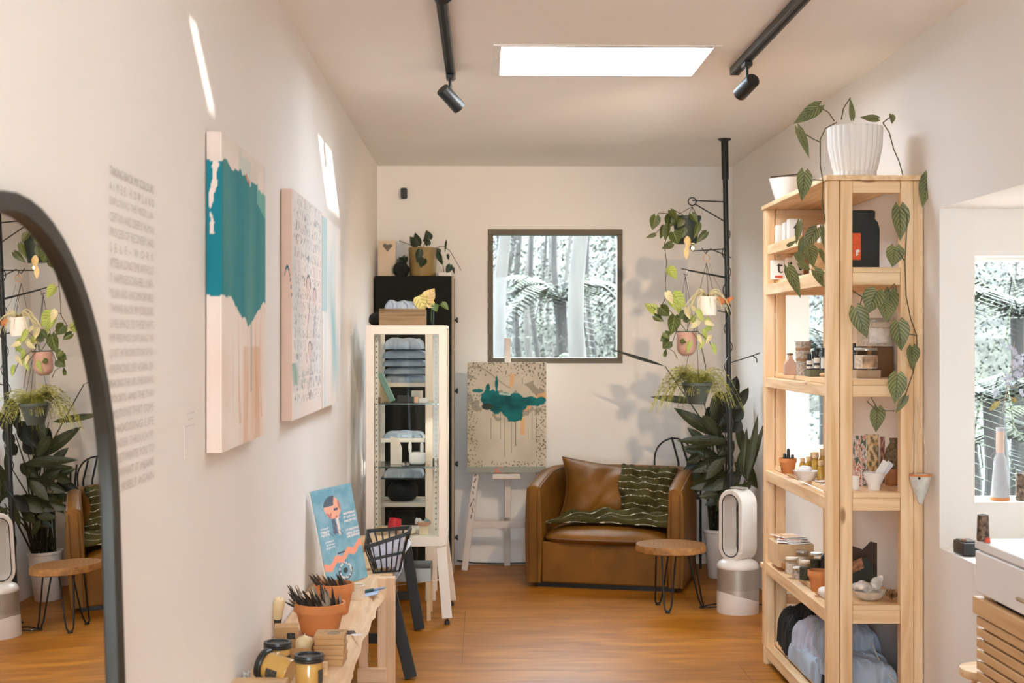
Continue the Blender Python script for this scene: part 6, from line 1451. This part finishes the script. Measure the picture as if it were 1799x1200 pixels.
# card rack on the end side
def artcard(x0, x1, Y, z, h, seed, lab, base, ink, lean=0.0):
    mb = MB(); nu, nv = 26, 50
    mb.add([V(x0 + (x1 - x0) * i / nu, Y + lean * j / nv, z + h * j / nv) for i in range(nu + 1) for j in range(nv + 1)], [(i * (nv + 1) + j, (i + 1) * (nv + 1) + j, (i + 1) * (nv + 1) + j + 1, i * (nv + 1) + j + 1) for i in range(nu) for j in range(nv)])
    t = thing('patterned_card', lab, 'card', ((x0 + x1) / 2, Y, z)); o = mb.build('printed_face', attrmat('print_matte', .6, 0), t, recalc=False); ca = o.data.color_attributes.new('Col', 'FLOAT_COLOR', 'POINT')
    for i in range(nu + 1):
        for j in range(nv + 1):
            u, v = i / nu, j / nv; c = base; w = noise.noise(V(u * 5 + seed * 9, v * 9, seed))
            if w > .12: c = ink[0]
            if w < -.2: c = ink[1]
            if abs(w) < .03: c = ink[2]
            if u < .04 or u > .96 or v > .98: c = srgb(232, 218, 204)
            ca.data[i * (nv + 1) + j].color = (*c, 1)
    MB().box(x0, x1, Y + .001, Y + .004, z, z + h * .999).build('card_back', PAPER, t) if lean == 0 else None
    return t
Ya = 5.34
artcard(fx(1497, Ya), fx(1523, Ya), Ya, Z3, .185, 1, 'tall pale card printed with grey green seed pods in the end opening', srgb(222, 206, 196), (srgb(96, 104, 84), srgb(206, 150, 120), srgb(150, 110, 84)))
artcard(fx(1521, Ya), fx(1548, Ya), Ya + .02, Z3, .188, 2, 'tall ochre card printed with leaf shapes beside the pale one', srgb(214, 172, 116), (srgb(120, 112, 84), srgb(228, 200, 160), srgb(170, 120, 70)))
artcard(fx(1547, Ya), fx(1559, Ya), Ya + .03, Z3, .178, 3, 'narrow russet speckled card at the right of the card group', srgb(176, 120, 92), (srgb(120, 76, 58), srgb(196, 150, 120), srgb(140, 96, 76)))
artcard(fx(1500, 5.26), fx(1514, 5.26), 5.26, Z3, .075, 4, 'short pink patterned card at the front of the card group', srgb(220, 180, 168), (srgb(190, 90, 70), srgb(230, 210, 200), srgb(110, 90, 90)))
artcard(fx(1514, 5.27), fx(1527, 5.27), 5.27, Z3, .065, 5, 'short grey floral card at the front of the card group', srgb(224, 214, 206), (srgb(150, 110, 100), srgb(110, 100, 90), srgb(190, 170, 160)))
cyl('clay_cylinder', 1569, 5.30, Z3, 27, .062, M('rust_clay', (.36, .13, .035, 1), .6, var=.3, s=30), 'rust brown clay cylinder under the textured vase on the third shelf', 'stand')
cyl('textured_vase', 1573, 5.30, Z3 + .063, 37, .112, M('mossy_stone', (.17, .12, .06, 1), .85, var=.6, s=90, bmp=.5, bs=120), 'rough brown stoneware vase on the rust clay cylinder', 'vase', lambda r, h: [(0, 0), (r * .78, 0), (r * .98, h * .28), (r, h * .45), (r * .86, h * .66), (r * .55, h * .82), (r * .5, h * .88), (r * .58, h * .97), (r * .56, h), (r * .46, h), (r * .42, h * .86), (0, h * .8)])
t = cyl('white_cup', 1536, 5.12, Z3, 39, .064, WHITEC, 'white waisted cup holding cards at the front of the end opening', 'cup', lambda r, h: [(0, 0), (r * .52, 0), (r * .58, h * .3), (r * .92, h * .75), (r * .96, h * .95), (r, h), (r * .93, h), (r * .85, h * .75), (r * .5, h * .3), (0, h * .2)])
c = V(fx(1536, 5.12), 5.12, Z3)
for k, (dx, a, lab) in enumerate(((.004, .55, 'left white business card sticking out of the waisted cup'), (.016, .66, 'right white business card sticking out of the waisted cup'))):
    Mx = Matrix.Translation(c + V(dx, .004 * k, .040)) @ Matrix.Rotation(a, 4, 'Y'); simple('business_card', MB().box(-.013, .013, -.001, .001, 0, .075, Mx), M('card_white_%d' % k, [(.80, .77, .73, 1), (.62, .62, .64, 1)][k], .7), lab, 'card')
cyl('white_cup', 1502, 5.13, Z3, 15, .05, WHITEC, 'small white cup half hidden behind the shelf post on the third shelf', 'cup')
# --------------------------- fourth shelf (z .462)
Z4 = .4625
t, Mx = cardbox('print_box', V(fx(1392, 5.95), 5.98, Z4), .15, .2, .095, 0, KRAFTL, 'pale card box carrying a fan of prints on the fourth shelf')
random.seed(31)
pc = [srgb(196, 150, 96), srgb(120, 112, 104), srgb(206, 132, 96), srgb(214, 206, 198), srgb(200, 194, 188), srgb(222, 214, 206)]
for k in range(6):
    y_ = 5.93 + .016 * k; zz = Z4 + .097 + .006 * (5 - k) * 0 + .003 * k; x_ = fx(1392, 5.95) + [.0, -.015, .012, .0, .014, -.006][k]
    t = thing('photo_print', ['tan landscape print lying at the back of the print fan', 'grey print second in the print fan', 'orange toned print in the middle of the fan', 'white print in the lower half of the fan', 'pale print overhanging the box on the right', 'pale print at the front of the print fan'][5 - k], 'print', (x_, y_, zz))
    Mx = Matrix.Translation((x_, y_, zz + .0005)) @ Matrix.Rotation([.4, -.2, .15, -.35, .1, .3][k], 4, 'Z') @ Matrix.Rotation([0.0, .02, .03, .05, .08, .10][k] * 0 , 4, 'X')
    MB().box(-.05, .05, -.065, .065, 0, .0012, Mx).build('paper', PAPER, t); MB().box(-.042, .042, -.057, .057, .0013, .0017, Mx).build('image', M('print_img_%d' % k, (*pc[5 - k], 1), .6, var=.35, s=20), t)
DRY = M('dark_herbs', (.06, .055, .035, 1), .9, var=.6, s=120)
tiny('kraft_tag_box', 1382, 5.85, Z4, .035, .03, .022, (176, 120, 66), 'little tan box at the left front of the fourth shelf', 'box')
glassjar(1391, 5.72, Z4, 24, .066, SALT, 'lidded glass jar of pale bits at the far left of the fourth shelf', M('cream_lid', (.66, .56, .42, 1), .6))
glassjar(1400, 5.58, Z4, 15, .05, M('pink_bits', (.55, .42, .36, 1), .9, var=.5, s=90), 'tiny glass jar of pinkish bits before the larger jars', PAPER)
glassjar(1414, 5.56, Z4, 19, .078, DRY, 'glass jar of dark herbs with a cream lid on the fourth shelf', M('cream_lid', (.66, .56, .42, 1), .6))
glassjar(1410, 5.85, Z4, 22, .075, SALT, 'clear glass jar behind the jar of dark herbs')
glassjar(1434, 5.75, Z4, 22, .080, DRY, 'squat glass jar of dark herbs with a clear lid at the right', M('grey_lid', (.5, .48, .45, 1), .4))
cyl('black_vase', 1452, 5.70, Z4, 20, .12, BLKP, 'rounded black bottle vase at the right of the fourth shelf', 'bottle', lambda r, h: [(0, 0), (r * .8, 0), (r, h * .1), (r, h * .6), (r * .35, h * .72), (r * .3, h), (0, h)])
c = V(fx(1440, 5.32), 5.32, Z4); terracotta_pot('terracotta_pot', c, 21 * 5.32 / 2500, .078, 'empty looking terracotta pot on the fourth shelf beside the jars')
c = V(fx(1415, 5.40), 5.40, Z4); crystal((max(c.x, SX0 + .062), 5.40, Z4), .028, 'small white shell shard in front of the terracotta pot', PAPER, 4, 'shell_shard')
mb = MB(); mb.leaf(V(SX0 + .055, 5.43, Z4 + .02), V(SX0 + .095, 5.46, Z4 + .035), .035, (0, -1, .5)); simple('dried_leaf', mb, M('rust_leaf', (.42, .16, .05, 1), .7, var=.3), 'curled rust brown dried leaf leaning by the terracotta pot', 'leaf', solid=.001, recalc=False)
cx_ = V(fx(1452, 5.16), 5.16, Z4)
mb = MB(); slab(mb, cx_ + V(-.0, 0, .022), (.055, .06, .042), 5, .012, .9, .9, 14, 26); simple('tissue_bundle', mb, PAPER, 'crumpled white tissue beside the terracotta pot on the fourth shelf', 'tissue', smooth=True)
# end opening, fourth shelf
DG = M('dark_green_card', (.035, .042, .032, 1), .7, var=.2)
Yb = 5.32
for k, (pts, Y, m, lab) in enumerate((([(1498, 1034), (1541, 1034), (1541, 965), (1530, 962), (1516, 976), (1498, 970)], 5.50, M('dark_brown_card', (.06, .035, .022, 1), .7, var=.4), 'dark brown gift bag with a zigzag top on the fourth shelf'), ([(1498, 1040), (1541, 1020), (1524, 985), (1498, 1000)], 5.38, DG, 'dark green envelope leaning in front of the brown bag'), ([(1498, 1012), (1518, 1003), (1514, 985), (1498, 992)], 5.36, M('rust_print_card', (.30, .13, .06, 1), .6, var=.8, s=60), 'small rust patterned card against the green envelope'))):
    w = [P(a, b_, Y) for a, b_ in pts]; mb = MB(); n_ = len(w); base = min(q.z for q in w)
    w = [V(q.x, q.y, q.z - base + Z4 + (.0005 if k < 2 else .06)) for q in w]
    mb.add(w + [q + V(0, .006, 0) for q in w], [tuple(range(n_)), tuple(range(n_, 2 * n_))[::-1]] + [(i, (i + 1) % n_, n_ + (i + 1) % n_, n_ + i) for i in range(n_)])
    simple('gift_bag' if k == 0 else 'envelope', mb, m, lab, 'bag' if k == 0 else 'envelope')
c = V(fx(1527, 5.14), 5.14, Z4)
simple('shell_bowl', MB().lathe([(0, 0), (.025, 0), (.045, .010), (.060, .034), (.056, .034), (.04, .012), (0, .008)], c, 40, flute=lambda a, z: .05 * math.cos(a * 9) * min(1, z * 30)), M('shell_cream', (.66, .58, .48, 1), .5, var=.15, s=40), 'cream scalloped shell bowl holding crushed paper at the front of the fourth shelf', 'bowl', smooth=True)
mb = MB(); slab(mb, c + V(-.020, 0, .048), (.075, .06, .042), 21, .022, .9, .9, 18, 30); slab(mb, c + V(.032, .004, .064), (.034, .03, .062), 22, .014, .9, .9, 14, 30, Mx=Matrix.Translation(c + V(.032, .004, .064)) @ Matrix.Rotation(.6, 4, 'Y')); simple('crumpled_paper', mb, M('crushed_paper', (.68, .62, .56, 1), .7, var=.35, s=40, bmp=.4, bs=60), 'crumpled cream paper spilling out of the shell bowl', 'paper', smooth=True)
c = V(fx(1567, 5.10), 5.10, Z4)
mb = MB(); random.seed(6)
for k in range(34):
    a = rnd(0, 6.28); e = rnd(-.3, 1.4); d = V(math.cos(a) * math.cos(e), math.sin(a) * math.cos(e), math.sin(e)); b_ = c + V(0, 0, .022); mb.leaf(b_, b_ + d * rnd(.018, .032), .018, (rnd(-1, 1), -1, rnd(-1, 1)), 'round', .2, .5, 4, 3)
simple('dried_flower', mb, M('dried_rose', (.30, .15, .06, 1), .8, var=.7, s=80), 'brown curled dried flower at the right of the fourth shelf', 'flower', recalc=False)
# --------------------------- bottom shelf garments
Z5 = .1005
DB = M('dusty_blue_linen', (.36, .42, .50, 1), .9, var=.12, s=14, bmp=.15, bs=300); GB = M('grey_blue_linen', (.30, .34, .40, 1), .9, var=.12, s=14, bmp=.15, bs=300); LB = M('lilac_linen', (.42, .44, .54, 1), .9, var=.12, s=14, bmp=.15, bs=300)
gl2 = [((1.39, 5.98, .04), (.25, .34, .17), BLACKC, 'black garment folded at the far end of the bottom shelf'), ((1.385, 5.60, .04), (.26, .46, .11), DB, 'dusty blue garment spread low along the bottom shelf'),
       ((1.395, 5.60, .11), (.25, .34, .13), LB, 'lilac blue garment heaped on the bottom shelf pile'), ((1.40, 5.24, .04), (.27, .30, .075), BLACKC, 'black garment under the blue ones at the near end of the bottom shelf'),
       ((1.385, 5.25, .10), (.23, .28, .09), DB, 'dusty blue garment at the near end of the bottom shelf'), ((1.41, 5.84, .17), (.20, .24, .11), BLACKC, 'black garment bunched on top of the bottom shelf pile'), ((1.37, 5.37, .16), (.20, .24, .13), GB, 'grey blue garment slumped on top at the near end')]
for k, (c, s, m, lab) in enumerate(gl2):
    mb = MB(); drape(mb, (c[0], c[1], Z5 + c[2] - .04), (s[0], s[1], s[2] * 1.05), 30 + k, .1 * (k % 3 - 1), 1.15, 70); simple('garment', mb, m, lab, 'garment', smooth=True)
tag(MB().tube([V(1.46, 5.40, .36), V(1.44, 5.28, .30), V(1.45, 5.14, .22), V(1.49, 5.09, .165), V(1.515, 5.075, .145)], .0022, 6).build('drawstring', M('cream_cord', (.68, .58, .46, 1), .8), smooth=True), 'cream drawstring cord trailing over the grey garments', 'cord')
# --------------------------- pine stool behind the shelf
st2 = thing('pine_stool', 'small square pine stool with a lower rail behind the shelf unit', 'stool', (1.39, 6.48, 0))
for (x, y) in ((1.330, 6.38), (1.330, 6.55), (1.50, 6.38), (1.50, 6.55)): MB().box(x - .035, x + .035, y - .02, y + .02, 0, .35).build('leg', PZm, st2, bevel=.003)
MB().box(1.290, 1.555, 6.34, 6.60, .351, .375).build('seat', PXm, st2, bevel=.004); MB().box(1.366, 1.464, 6.37, 6.39, .22, .262).build('rail', PXm, st2, bevel=.002)
# --------------------------- on top of the unit
TT = HT + .019
c = V(fx(1502, 5.20), 5.20, TT)
t = thing('potted_silver_philodendron', 'silver green trailing plant in a ribbed white pot on top of the pine shelf', 'plant', c)
FL = lambda a, z: .040 * abs(math.cos(a * 13)) - .025
MB().lathe([(0, .018), (.072, .018), (.082, .05), (.097, .12), (.100, .195), (.094, .196), (.09, .16), (0, .16)], c, 156, flute=FL).build('ribbed_pot', WHITEC, t, smooth=True)
MB().lathe([(0, 0), (.074, 0), (.078, .003), (.076, .030), (.070, .030), (.068, .018)], c, 104, flute=FL, caps=False).build('saucer', WHITEC, t, smooth=True)
MB().lathe([(0, .162), (.089, .162)], c, 20, caps=False).build('soil', DARKM, t)
SIL = leafmat('leaf_silver', (.095, .105, .035, 1), (.26, .265, .115, 1), (.05, .07, .03, 1), .4, 7, 1.1, .12)
Yn = 4.96
L1 = [((1439, 186), (1394, 218), 25, 5.12), ((1402, 226), (1426, 277), 20, 5.12), ((1497, 208), (1496, 171), 14, 5.15), ((1542, 209), (1510, 206), 14, 5.15), ((1566, 202), (1568, 217), 15, 5.15), ((1413, 303), (1410, 353), 31, 5.0),
      ((1631, 308), (1620, 364), 26, 5.0)]
leaves(t, L1, SIL, 5.1, 'upper_leaves', 'heart', 0)
L2 = [((1434, 402), (1412, 440), 26, 5.15), ((1420, 434), (1430, 470), 32, 5.12), ((1384, 470), (1408, 524), 25, 5.14), ((1432, 476), (1464, 514), 22, 5.1), ((1404, 390), (1400, 430), 14, 5.16), ((1412, 420), (1404, 452), 16, 5.17), ((1404, 462), (1424, 474), 14, 5.16), ((1400, 446), (1414, 470), 16, 5.17), ((1384, 432), (1400, 422), 8, 5.1), ((1440, 440), (1454, 470), 12, 5.16), ((1444, 400), (1450, 440), 10, 5.18)]
leaves(t, L2, SIL, 5.1, 'hanging_leaves', 'heart', 0)
L3 = [((1580, 364), (1584, 423), 34), ((1572, 434), (1568, 470), 36), ((1540, 512), (1524, 552), 40), ((1564, 512), (1562, 564), 36), ((1552, 530), (1560, 566), 30), ((1504, 542), (1524, 595), 34), ((1578, 566), (1584, 617), 36), ((1602, 610), (1604, 650), 28), ((1576, 659), (1574, 710), 36), ((1592, 697), (1573, 727), 14), ((1541, 718), (1540, 760), 34)]
leaves(t, L3, SIL, Yn, 'near_leaves', 'heart', .012)
vines(t, [((1470, 215), (1450, 226), (1441, 245), (1441, 290), (1446, 320), (1444, 360), (1452, 400), (1456, 460), (1468, 490), (1490, 505), (1515, 522)), ((1466, 213), (1456, 198), (1439, 187)), ((1441, 250), (1428, 244), (1416, 236)), ((1446, 317), (1428, 316)), ((1478, 210), (1482, 190), (1494, 172))], Y=5.06)
vines(t, [((1551, 216), (1562, 232), (1570, 262), (1580, 285), (1588, 315), (1591, 345), (1594, 380)), ((1551, 216), (1566, 204)), ((1594, 335), (1616, 330), (1631, 312))], Y=5.04, name='right_vine')
vines(t, [((1594, 380), (1592, 420), (1590, 460), (1592, 520), (1600, 560), (1610, 588), (1612, 620), (1605, 652), (1592, 690), (1582, 712)), ((1590, 460), (1578, 440)), ((1594, 380), (1586, 366)), ((1612, 590), (1592, 586)), ((1560, 512), (1572, 498), (1576, 512)), ((1515, 522), (1508, 545)), ((1541, 722), (1524, 706), (1530, 698), (1544, 722), (1572, 722)), ((1604, 652), (1606, 614))], Y=Yn, name='near_vine')
c = V(fx(1382, 6.02), 6.02, TT)
t = thing('white_hanging_pot', 'white conical pot with a twig across it on the far end of the shelf top', 'pot', c)
MB().lathe([(0, 0), (.045, 0), (.075, .10), (.071, .10), (.042, .006), (0, .006)], c, 32).build('pot', WHITEC, t, smooth=True)
tag(MB().tube([P(1354, 311, 5.98), P(1385, 308, 5.98), P(1404, 306, 5.98)], .0028, 6).tube([P(1380, 308, 5.98), P(1372, 318, 5.98)], .001, 5).build('twig', M('twig_brown', (.08, .045, .025, 1), .8), smooth=True), 'thin dark twig lying across the white conical pot', 'twig')
# hanging ceramic cone planter on cords
c = P(1617, 886, 4.93)
t = thing('hanging_cone_planter', 'pale glazed cone planter hanging on cords from the right shelf post', 'planter', c)
k_ = 4.93 / 2500
MB().lathe([(0, 0), (.008, .002), (.012, .016), (.030, .062), (.0375, .094), (.0375, .104), (.034, .104), (.030, .09), (.008, .03), (0, .03)], c, 36).build('cone', M('speckled_pale_glaze', (.62, .60, .54, 1), .45, var=.12, s=40, bmp=.05), t, smooth=True)
MB().lathe([(.0378, .098), (.0384, .1045), (.036, .106)], c, 36, caps=False).build('bare_clay_rim', TERRA, t, smooth=True)
tpn = P(1610, 695, 5.02)
mb = MB()
for (px, py) in ((1607, 838), (1609, 838), (1634, 838), (1600, 838)): mb.tube([tpn, P(px, py, 4.93)], .0013, 5)
mb.build('cords', M('natural_cord', (.72, .58, .42, 1), .8), t)
MB().lathe([(0, 0), (.005, .001), (0, .005)], n=10, Mx=frame(c + V(-.016, -.0375, .094), (0, -1, 0))).build('cord_knot', BLKP, t)
# ------------------------------------------------------------------ white cabinet with pine slats, right foreground
KX0, KY1, KY0, KT = 1.293, 3.75, 2.6, .876
WCB = M('cabinet_white', (.80, .76, .73, 1), .4, var=.015)
kb = thing('slatted_cabinet', 'white topped counter with a drawer and horizontal pine slats at the right edge', 'cabinet', (1.42, 3.2, 0))
MB().box(KX0 + .012, XR - .004, KY0, KY1, KT - .024, KT).build('counter_top', WCB, kb, bevel=.003)
MB().box(KX0 + .022, XR - .006, KY0 + .01, KY1 - .006, KT - .14, KT - .0245).build('drawer_case', WCB, kb, bevel=.002)
for y0, y1 in ((2.62, KY1 - .01),):
    d_ = MB().box(KX0 + .010, KX0 + .0215, y0, y1, KT - .136, KT - .028).build('drawer', WCB, kb, bevel=.003)
    MB().tube([V(KX0 - .006, 3.34, KT - .095), V(KX0 - .006, 3.40, KT - .095)], .005, 8).build('handle', M('brass_handle', (.40, .26, .12, 1), .35, .8), d_)
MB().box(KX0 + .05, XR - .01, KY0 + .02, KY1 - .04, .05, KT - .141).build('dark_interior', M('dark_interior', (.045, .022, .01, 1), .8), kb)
slm = wood('slat_pine', 1, (.52, .29, .12, 1), (.66, .41, .20, 1), .55, .8, False)
z = KT - .150; k = 0
while z > .06:
    hh = .045 if k == 0 else .0225
    MB().box(KX0 + (.006 if k == 0 else .012), KX0 + (.03 if k == 0 else .026), KY0 + .01, KY1 - .002 - (.012 if k else 0), z - hh, z).build('slat', slm, kb, bevel=.0015)
    z -= hh + .0065; k += 1
for y in (KY0 + .1, KY1 - .06): MB().box(KX0 + .0265, KX0 + .049, y, y + .03, .0, KT - .1425).build('upright', slm, kb)
# things on it
def kt(px, py, z=KT): return PZ(px, py, z + .0005)
CUPM = M('bronze_mesh_glass', (.14, .09, .06, 1), .3, .3, var=.8, s=90, bmp=.6, bs=130)
c = PZ(1726, 948, KT); c = V(max(c.x, KX0 + .045), KY1 - .04, KT + .0005); c.x = P(1727, 900, c.y).x
t = thing('bronze_tumbler', 'bronze textured tumbler standing at the far corner of the white counter', 'tumbler', c)
MB().lathe([(0, 0), (.0150, 0), (.0165, .004), (.0145, .069), (.0130, .069), (.0140, .006), (0, .005)], c, 28).build('glass', CUPM, t, smooth=True)
c = P(1703, 960, 3.80)
t = thing('card_reader', 'small black card reader box on the bay seat beside the white counter', 'device', (c.x, 4.2, BZ0))
a, b_ = P(1692, 973, 4.30), P(1712, 948, 4.30)
Yk = 4.3; x0 = max(fx(1692, Yk), XR + .006) 
Yk = XR / ((1692 - 848) / 2500) * 1.0 if False else 4.66
x0, x1 = fx(1692, Yk), fx(1722, Yk)
MB().box(x0, x1, Yk, Yk + .10, BZ0 + .0005, BZ0 + .045).build('body', BLKP, t, bevel=.004)
MB().box(x0 + .006, x1 - .006, Yk + .01, Yk + .09, BZ0 + .0455, BZ0 + .049).build('screen', M('device_face', (.05, .045, .04, 1), .2), t)
MB().lathe([(0, .0495), (.008, .0495), (.008, .052), (0, .052)], (x0 + .02, Yk + .05, BZ0), 14).build('button', M('red_button', (.55, .3, .2, 1), .5), t)
c = P(1731, 950, KY1 - .06); c = V(c.x, KY1 - .075, KT + .0005)
simple('red_clip', MB().prism([(-.008, 0), (.008, 0), (.005, .014), (-.003, .012)], Matrix.Translation(c) @ Matrix.Rotation(PI / 2, 4, 'X'), -.006, .006), M('red_plastic', (.58, .09, .04, 1), .4), 'little red plastic clip in front of the bronze tumbler', 'clip', bevel=.001)
PK = M('pink_folder', (.72, .60, .60, 1), .7)
for k, (y0, y1, x0, x1, m, lab) in enumerate(((3.02, 3.30, 1.40, 1.54, PK, 'pink paper folder at the bottom of the paper pile on the counter'), (3.06, 3.34, 1.41, 1.55, PAPER, 'white paper sheaf lying on the pink folder'), (3.10, 3.32, 1.42, 1.55, M('grey_sheet', (.55, .55, .57, 1), .6, var=.2, s=20), 'grey curled sheet on top of the paper pile'))):
    simple('paper_sheaf', MB().box(x0, x1, y0, y1, KT + .0005 + .0065 * k, KT + .0065 + .0065 * k), m, lab, 'papers')
# round wooden stool at the bottom edge
c = V(fx(1720, 4.05), 4.05, 0)
t = thing('round_stool', 'round pale wooden stool barely showing at the bottom right', 'stool', (1.40, 4.05, 0))
zs = 1.40 - (1180 - 600) * 4.0 / 2500
MB().lathe([(0, zs - .028), (.085, zs - .028), (.09, zs - .02), (.088, zs - .004), (0, zs)], (1.452, 4.03, 0), 40).build('seat', pine(0), t, smooth=True)
for a in (.8, 2.3, 3.9, 5.5): MB().tube([V(1.452 + .05 * math.cos(a), 4.03 + .05 * math.sin(a), zs - .028), V(1.452 + .075 * math.cos(a), 4.03 + .075 * math.sin(a), 0)], .011, 10).build('leg', PZm, t, smooth=True)
# vases on the bay window ledge
VY, VZ = 4.92, .8475
c = V(fx(1757, VY), VY, VZ)
t = thing('bottle_vase', 'tall grey blue bottle vase with a bare clay foot on the right bay window ledge', 'vase', c)
k_ = VY / 2500
MB().lathe([(0, 0), (16 * k_, 0), (16.5 * k_, .006), (10.5 * k_, 74 * k_), (7.5 * k_, 80 * k_), (6.5 * k_, 86 * k_), (6.6 * k_, 120 * k_), (7.5 * k_, 128 * k_), (5.5 * k_, 128 * k_), (5 * k_, 90 * k_), (0, 80 * k_)], c, 36).build('body', M('grey_blue_glaze', (.42, .42, .44, 1), .4, var=.1, s=20), t, smooth=True)
MB().lathe([(16.7 * k_, 0), (16.9 * k_, .002), (16.2 * k_, .012), (15.9 * k_, .012)], c, 36, caps=False).build('clay_foot', TERRA, t, smooth=True)
MB().lathe([(7.0 * k_, 84 * k_), (7.1 * k_, 85 * k_), (7.0 * k_, 122 * k_), (6.8 * k_, 122 * k_)], c, 30, caps=False).build('clay_neck', M('ribbed_neck', (.62, .44, .36, 1), .6, var=.1), t, smooth=True)
MB().tube([c + V((-10 + 5 * math.cos(a)) * k_, 0, (77 + 6 * math.sin(a)) * k_) for a in [2 * PI * i / 14 for i in range(14)]], .0022, 6, closed=True).build('ear_handle', M('dark_glaze', (.12, .11, .11, 1), .4), t, smooth=True)
t = thing('flower_sprig', 'lilac flower sprig with two olive leaves standing in the bottle vase', 'flower', c + V(0, 0, 90 * k_))
Yq = VY
vines(t, [((1757, 770), (1762, 720), (1770, 680), (1778, 640), (1782, 600)), ((1766, 700), (1756, 704), (1748, 712)), ((1768, 694), (1780, 700)), ((1772, 680), (1788, 680)), ((1778, 640), (1792, 646))], M('sprig_stem', (.35, .27, .20, 1), .7), Yq, .0012, 'stem')
leaves(t, [((1757, 704), (1738, 722), 10), ((1776, 700), (1788, 706), 10)], leafmat('leaf_olive', (.16, .12, .035, 1), (.26, .2, .07, 1), (.3, .24, .1, 1), .5, 5, 1.4), Yq, 'leaves', 'lance', 0)
mb = MB(); random.seed(12)
for (px, py, s) in ((1784, 640, 12), (1794, 656, 10), (1772, 668, 8), (1780, 616, 9), (1796, 690, 8), (1750, 692, 6), (1790, 628, 8)):
    for k in range(9):
        p = P(px + rnd(-s, s) * .7, py + rnd(-s, s) * .7, Yq); a = rnd(0, 6.28); mb.leaf(p, p + V(math.cos(a), rnd(-.4, .4), math.sin(a)) * s * k_ * .8, s * k_ * .7, (0, -1, rnd(-.5, .5)), 'round', .1, .3, 4, 2)
mb.build('petals', M('lilac_petal', (.50, .50, .58, 1), .7, var=.25, s=40), t, recalc=False)
c = V(fx(1795, VY), VY, VZ)
t = thing('bronze_tumbler', 'brown ribbed tumbler at the photo edge on the bay window ledge', 'tumbler', c)
MB().lathe([(0, 0), (.0195, 0), (.021, .004), (.021, .093), (.019, .093), (.018, .006), (0, .005)], c, 30).build('glass', CUPM, t, smooth=True)
# low white wall heater beside the fan
a = PZ(1345, 1062, .0)
t = thing('wall_heater', 'narrow white panel heater with a little wooden foot by the right wall behind the shelf', 'heater', (1.45, 6.9, 0))
MB().box(1.475, 1.555, 6.72, 7.02, .12, .42).build('panel', WPL, t, bevel=.004)
MB().box(1.47, 1.56, 6.70, 7.04, .075, .119).build('wooden_base', pine(1), t, bevel=.003)
for y in (6.74, 6.98): MB().box(1.48, 1.55, y, y + .03, 0, .0745).build('foot', PZm, t)
